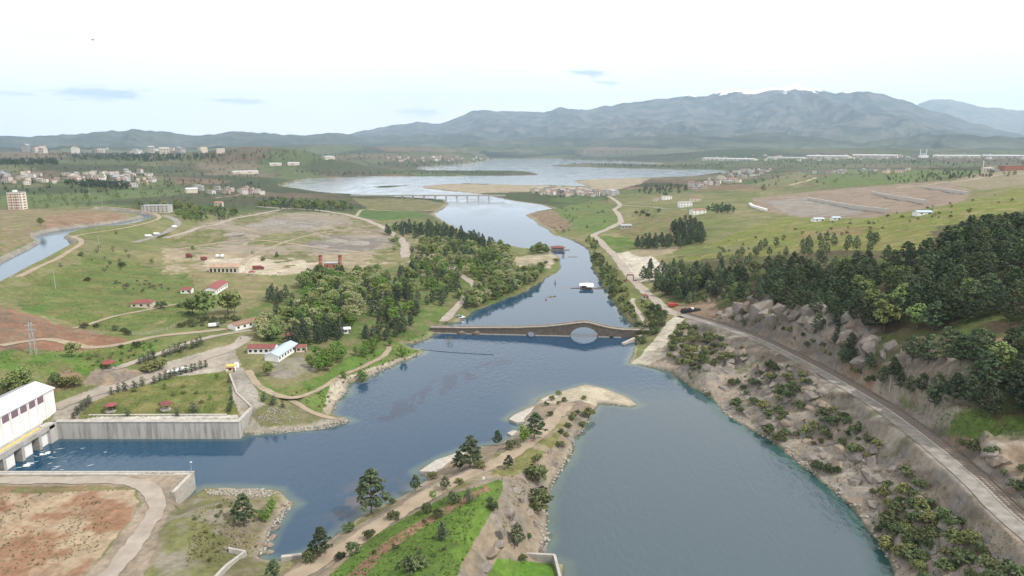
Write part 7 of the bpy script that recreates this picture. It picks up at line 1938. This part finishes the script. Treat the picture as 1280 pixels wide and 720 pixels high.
tufts([(SPG, 2600), (LAWN, 500), (MEA, 2600), ([(310, 466), (345, 492), (400, 482), (520, 418), (535, 440), (430, 480), (415, 512), (330, 500)], 1600), ([(0, 440), (150, 432), (205, 424), (150, 460), (60, 470), (0, 460)], 1300), ([(880, 305), (1000, 285), (1150, 262), (1280, 240), (1280, 252), (1150, 284), (1000, 303)], 1500), ([(1130, 500), (1250, 525), (1290, 545), (1180, 545)], 500)], .34, mat('grass_tuft', (.10, .16, .035), .9, .3, .05), 'grass_tufts', 'green grass tufts on lawns and meadows', 5)
tufts([([(860, 440), (1000, 470), (1290, 690), (1290, 740), (1140, 740), (1060, 622), (905, 508)], 2600), ([(960, 400), (1100, 480), (1180, 540), (1100, 495), (1000, 440), (900, 400)], 900), ([(240, 640), (290, 620), (330, 640), (320, 690), (230, 720)], 1200), ([(0, 615), (160, 612), (120, 690), (0, 720)], 800), ([(620, 690), (690, 560), (640, 590)], 600), (MEA, 1500), ([(215, 300), (320, 265), (450, 272), (490, 318), (360, 318)], 1600), ([(1040, 405), (1170, 470), (1290, 430), (1290, 540), (1150, 505)], 1200)], .32, mat('dry_weed', (.16, .145, .06), .95, .35, .05), 'dry_weeds', 'dry weeds on banks and rough ground', 6)

# --- far trees, a few pixels each: rows, hedges and woods across the plain
FAR = []
def far_rows(poly, n, hts, kinds, seed):
    rg = np.random.RandomState(seed)
    xs, ys = [p[0] for p in poly], [p[1] for p in poly]
    c = np.stack([rg.uniform(min(xs), max(xs), n * 3), rg.uniform(min(ys), max(ys), n * 3)], 1)
    c = c[pip(c[:, 0], c[:, 1], poly)][:n]
    for p in hit(c[:, 0], c[:, 1], False):
        if p[2] > .2: FAR.append((p[0], p[1], p[2], kinds[rg.randint(len(kinds))], rg.uniform(*hts), '', ''))
far_rows([(0, 202), (70, 201), (72, 206), (0, 207)], 160, (12, 18), ['conifer'], 1)
far_rows([(80, 230), (150, 231), (165, 235), (150, 237), (100, 234)], 110, (10, 15), ['conifer'], 2)
far_rows([(60, 193), (140, 192), (210, 194), (280, 194), (282, 197), (200, 203), (100, 200)], 330, (10, 16), ['conifer'], 3)
far_rows([(0, 205), (330, 203), (330, 246), (0, 246)], 420, (5, 10), ['broad', 'conifer'], 4)
far_rows([(0, 187), (560, 190), (560, 203), (0, 203)], 300, (9, 15), ['broad', 'conifer'], 5)
far_rows([(360, 214), (480, 216), (640, 214), (640, 218), (480, 219), (400, 220)], 150, (6, 10), ['broad', 'conifer'], 6)
far_rows([(690, 205), (760, 205), (830, 207), (905, 206), (905, 211), (800, 210), (760, 208)], 170, (8, 14), ['broad', 'conifer'], 7)
far_rows([(820, 193), (1290, 192), (1290, 206), (1000, 210), (900, 206)], 420, (8, 14), ['broad', 'conifer'], 8)
far_rows([(900, 212), (1290, 205), (1290, 222), (1100, 224), (950, 240)], 130, (5, 9), ['broad', 'conifer'], 9)
far_rows([(560, 188), (830, 190), (830, 195), (600, 195)], 200, (10, 16), ['broad', 'conifer'], 10)
far_rows([(650, 236), (770, 238), (770, 246), (690, 250)], 60, (4, 8), ['broad', 'conifer'], 11)
far_rows([(1100, 222), (1200, 216), (1240, 214), (1245, 222), (1120, 230)], 70, (5, 9), ['conifer'], 12)
far_rows([(40, 246), (330, 244), (330, 262), (220, 262), (40, 262)], 90, (4, 8), ['broad'], 13)
far_rows([(450, 205), (520, 203), (600, 200), (600, 206), (520, 210)], 90, (8, 12), ['conifer'], 14)
mass('distant_broadleaf_copse', [t for t in FAR if t[3] == 'broad'], 'small distant trees dotted over the plain')
mass('distant_conifer_belt', [t for t in FAR if t[3] == 'conifer'], 'dark distant belts of conifers across the plain')
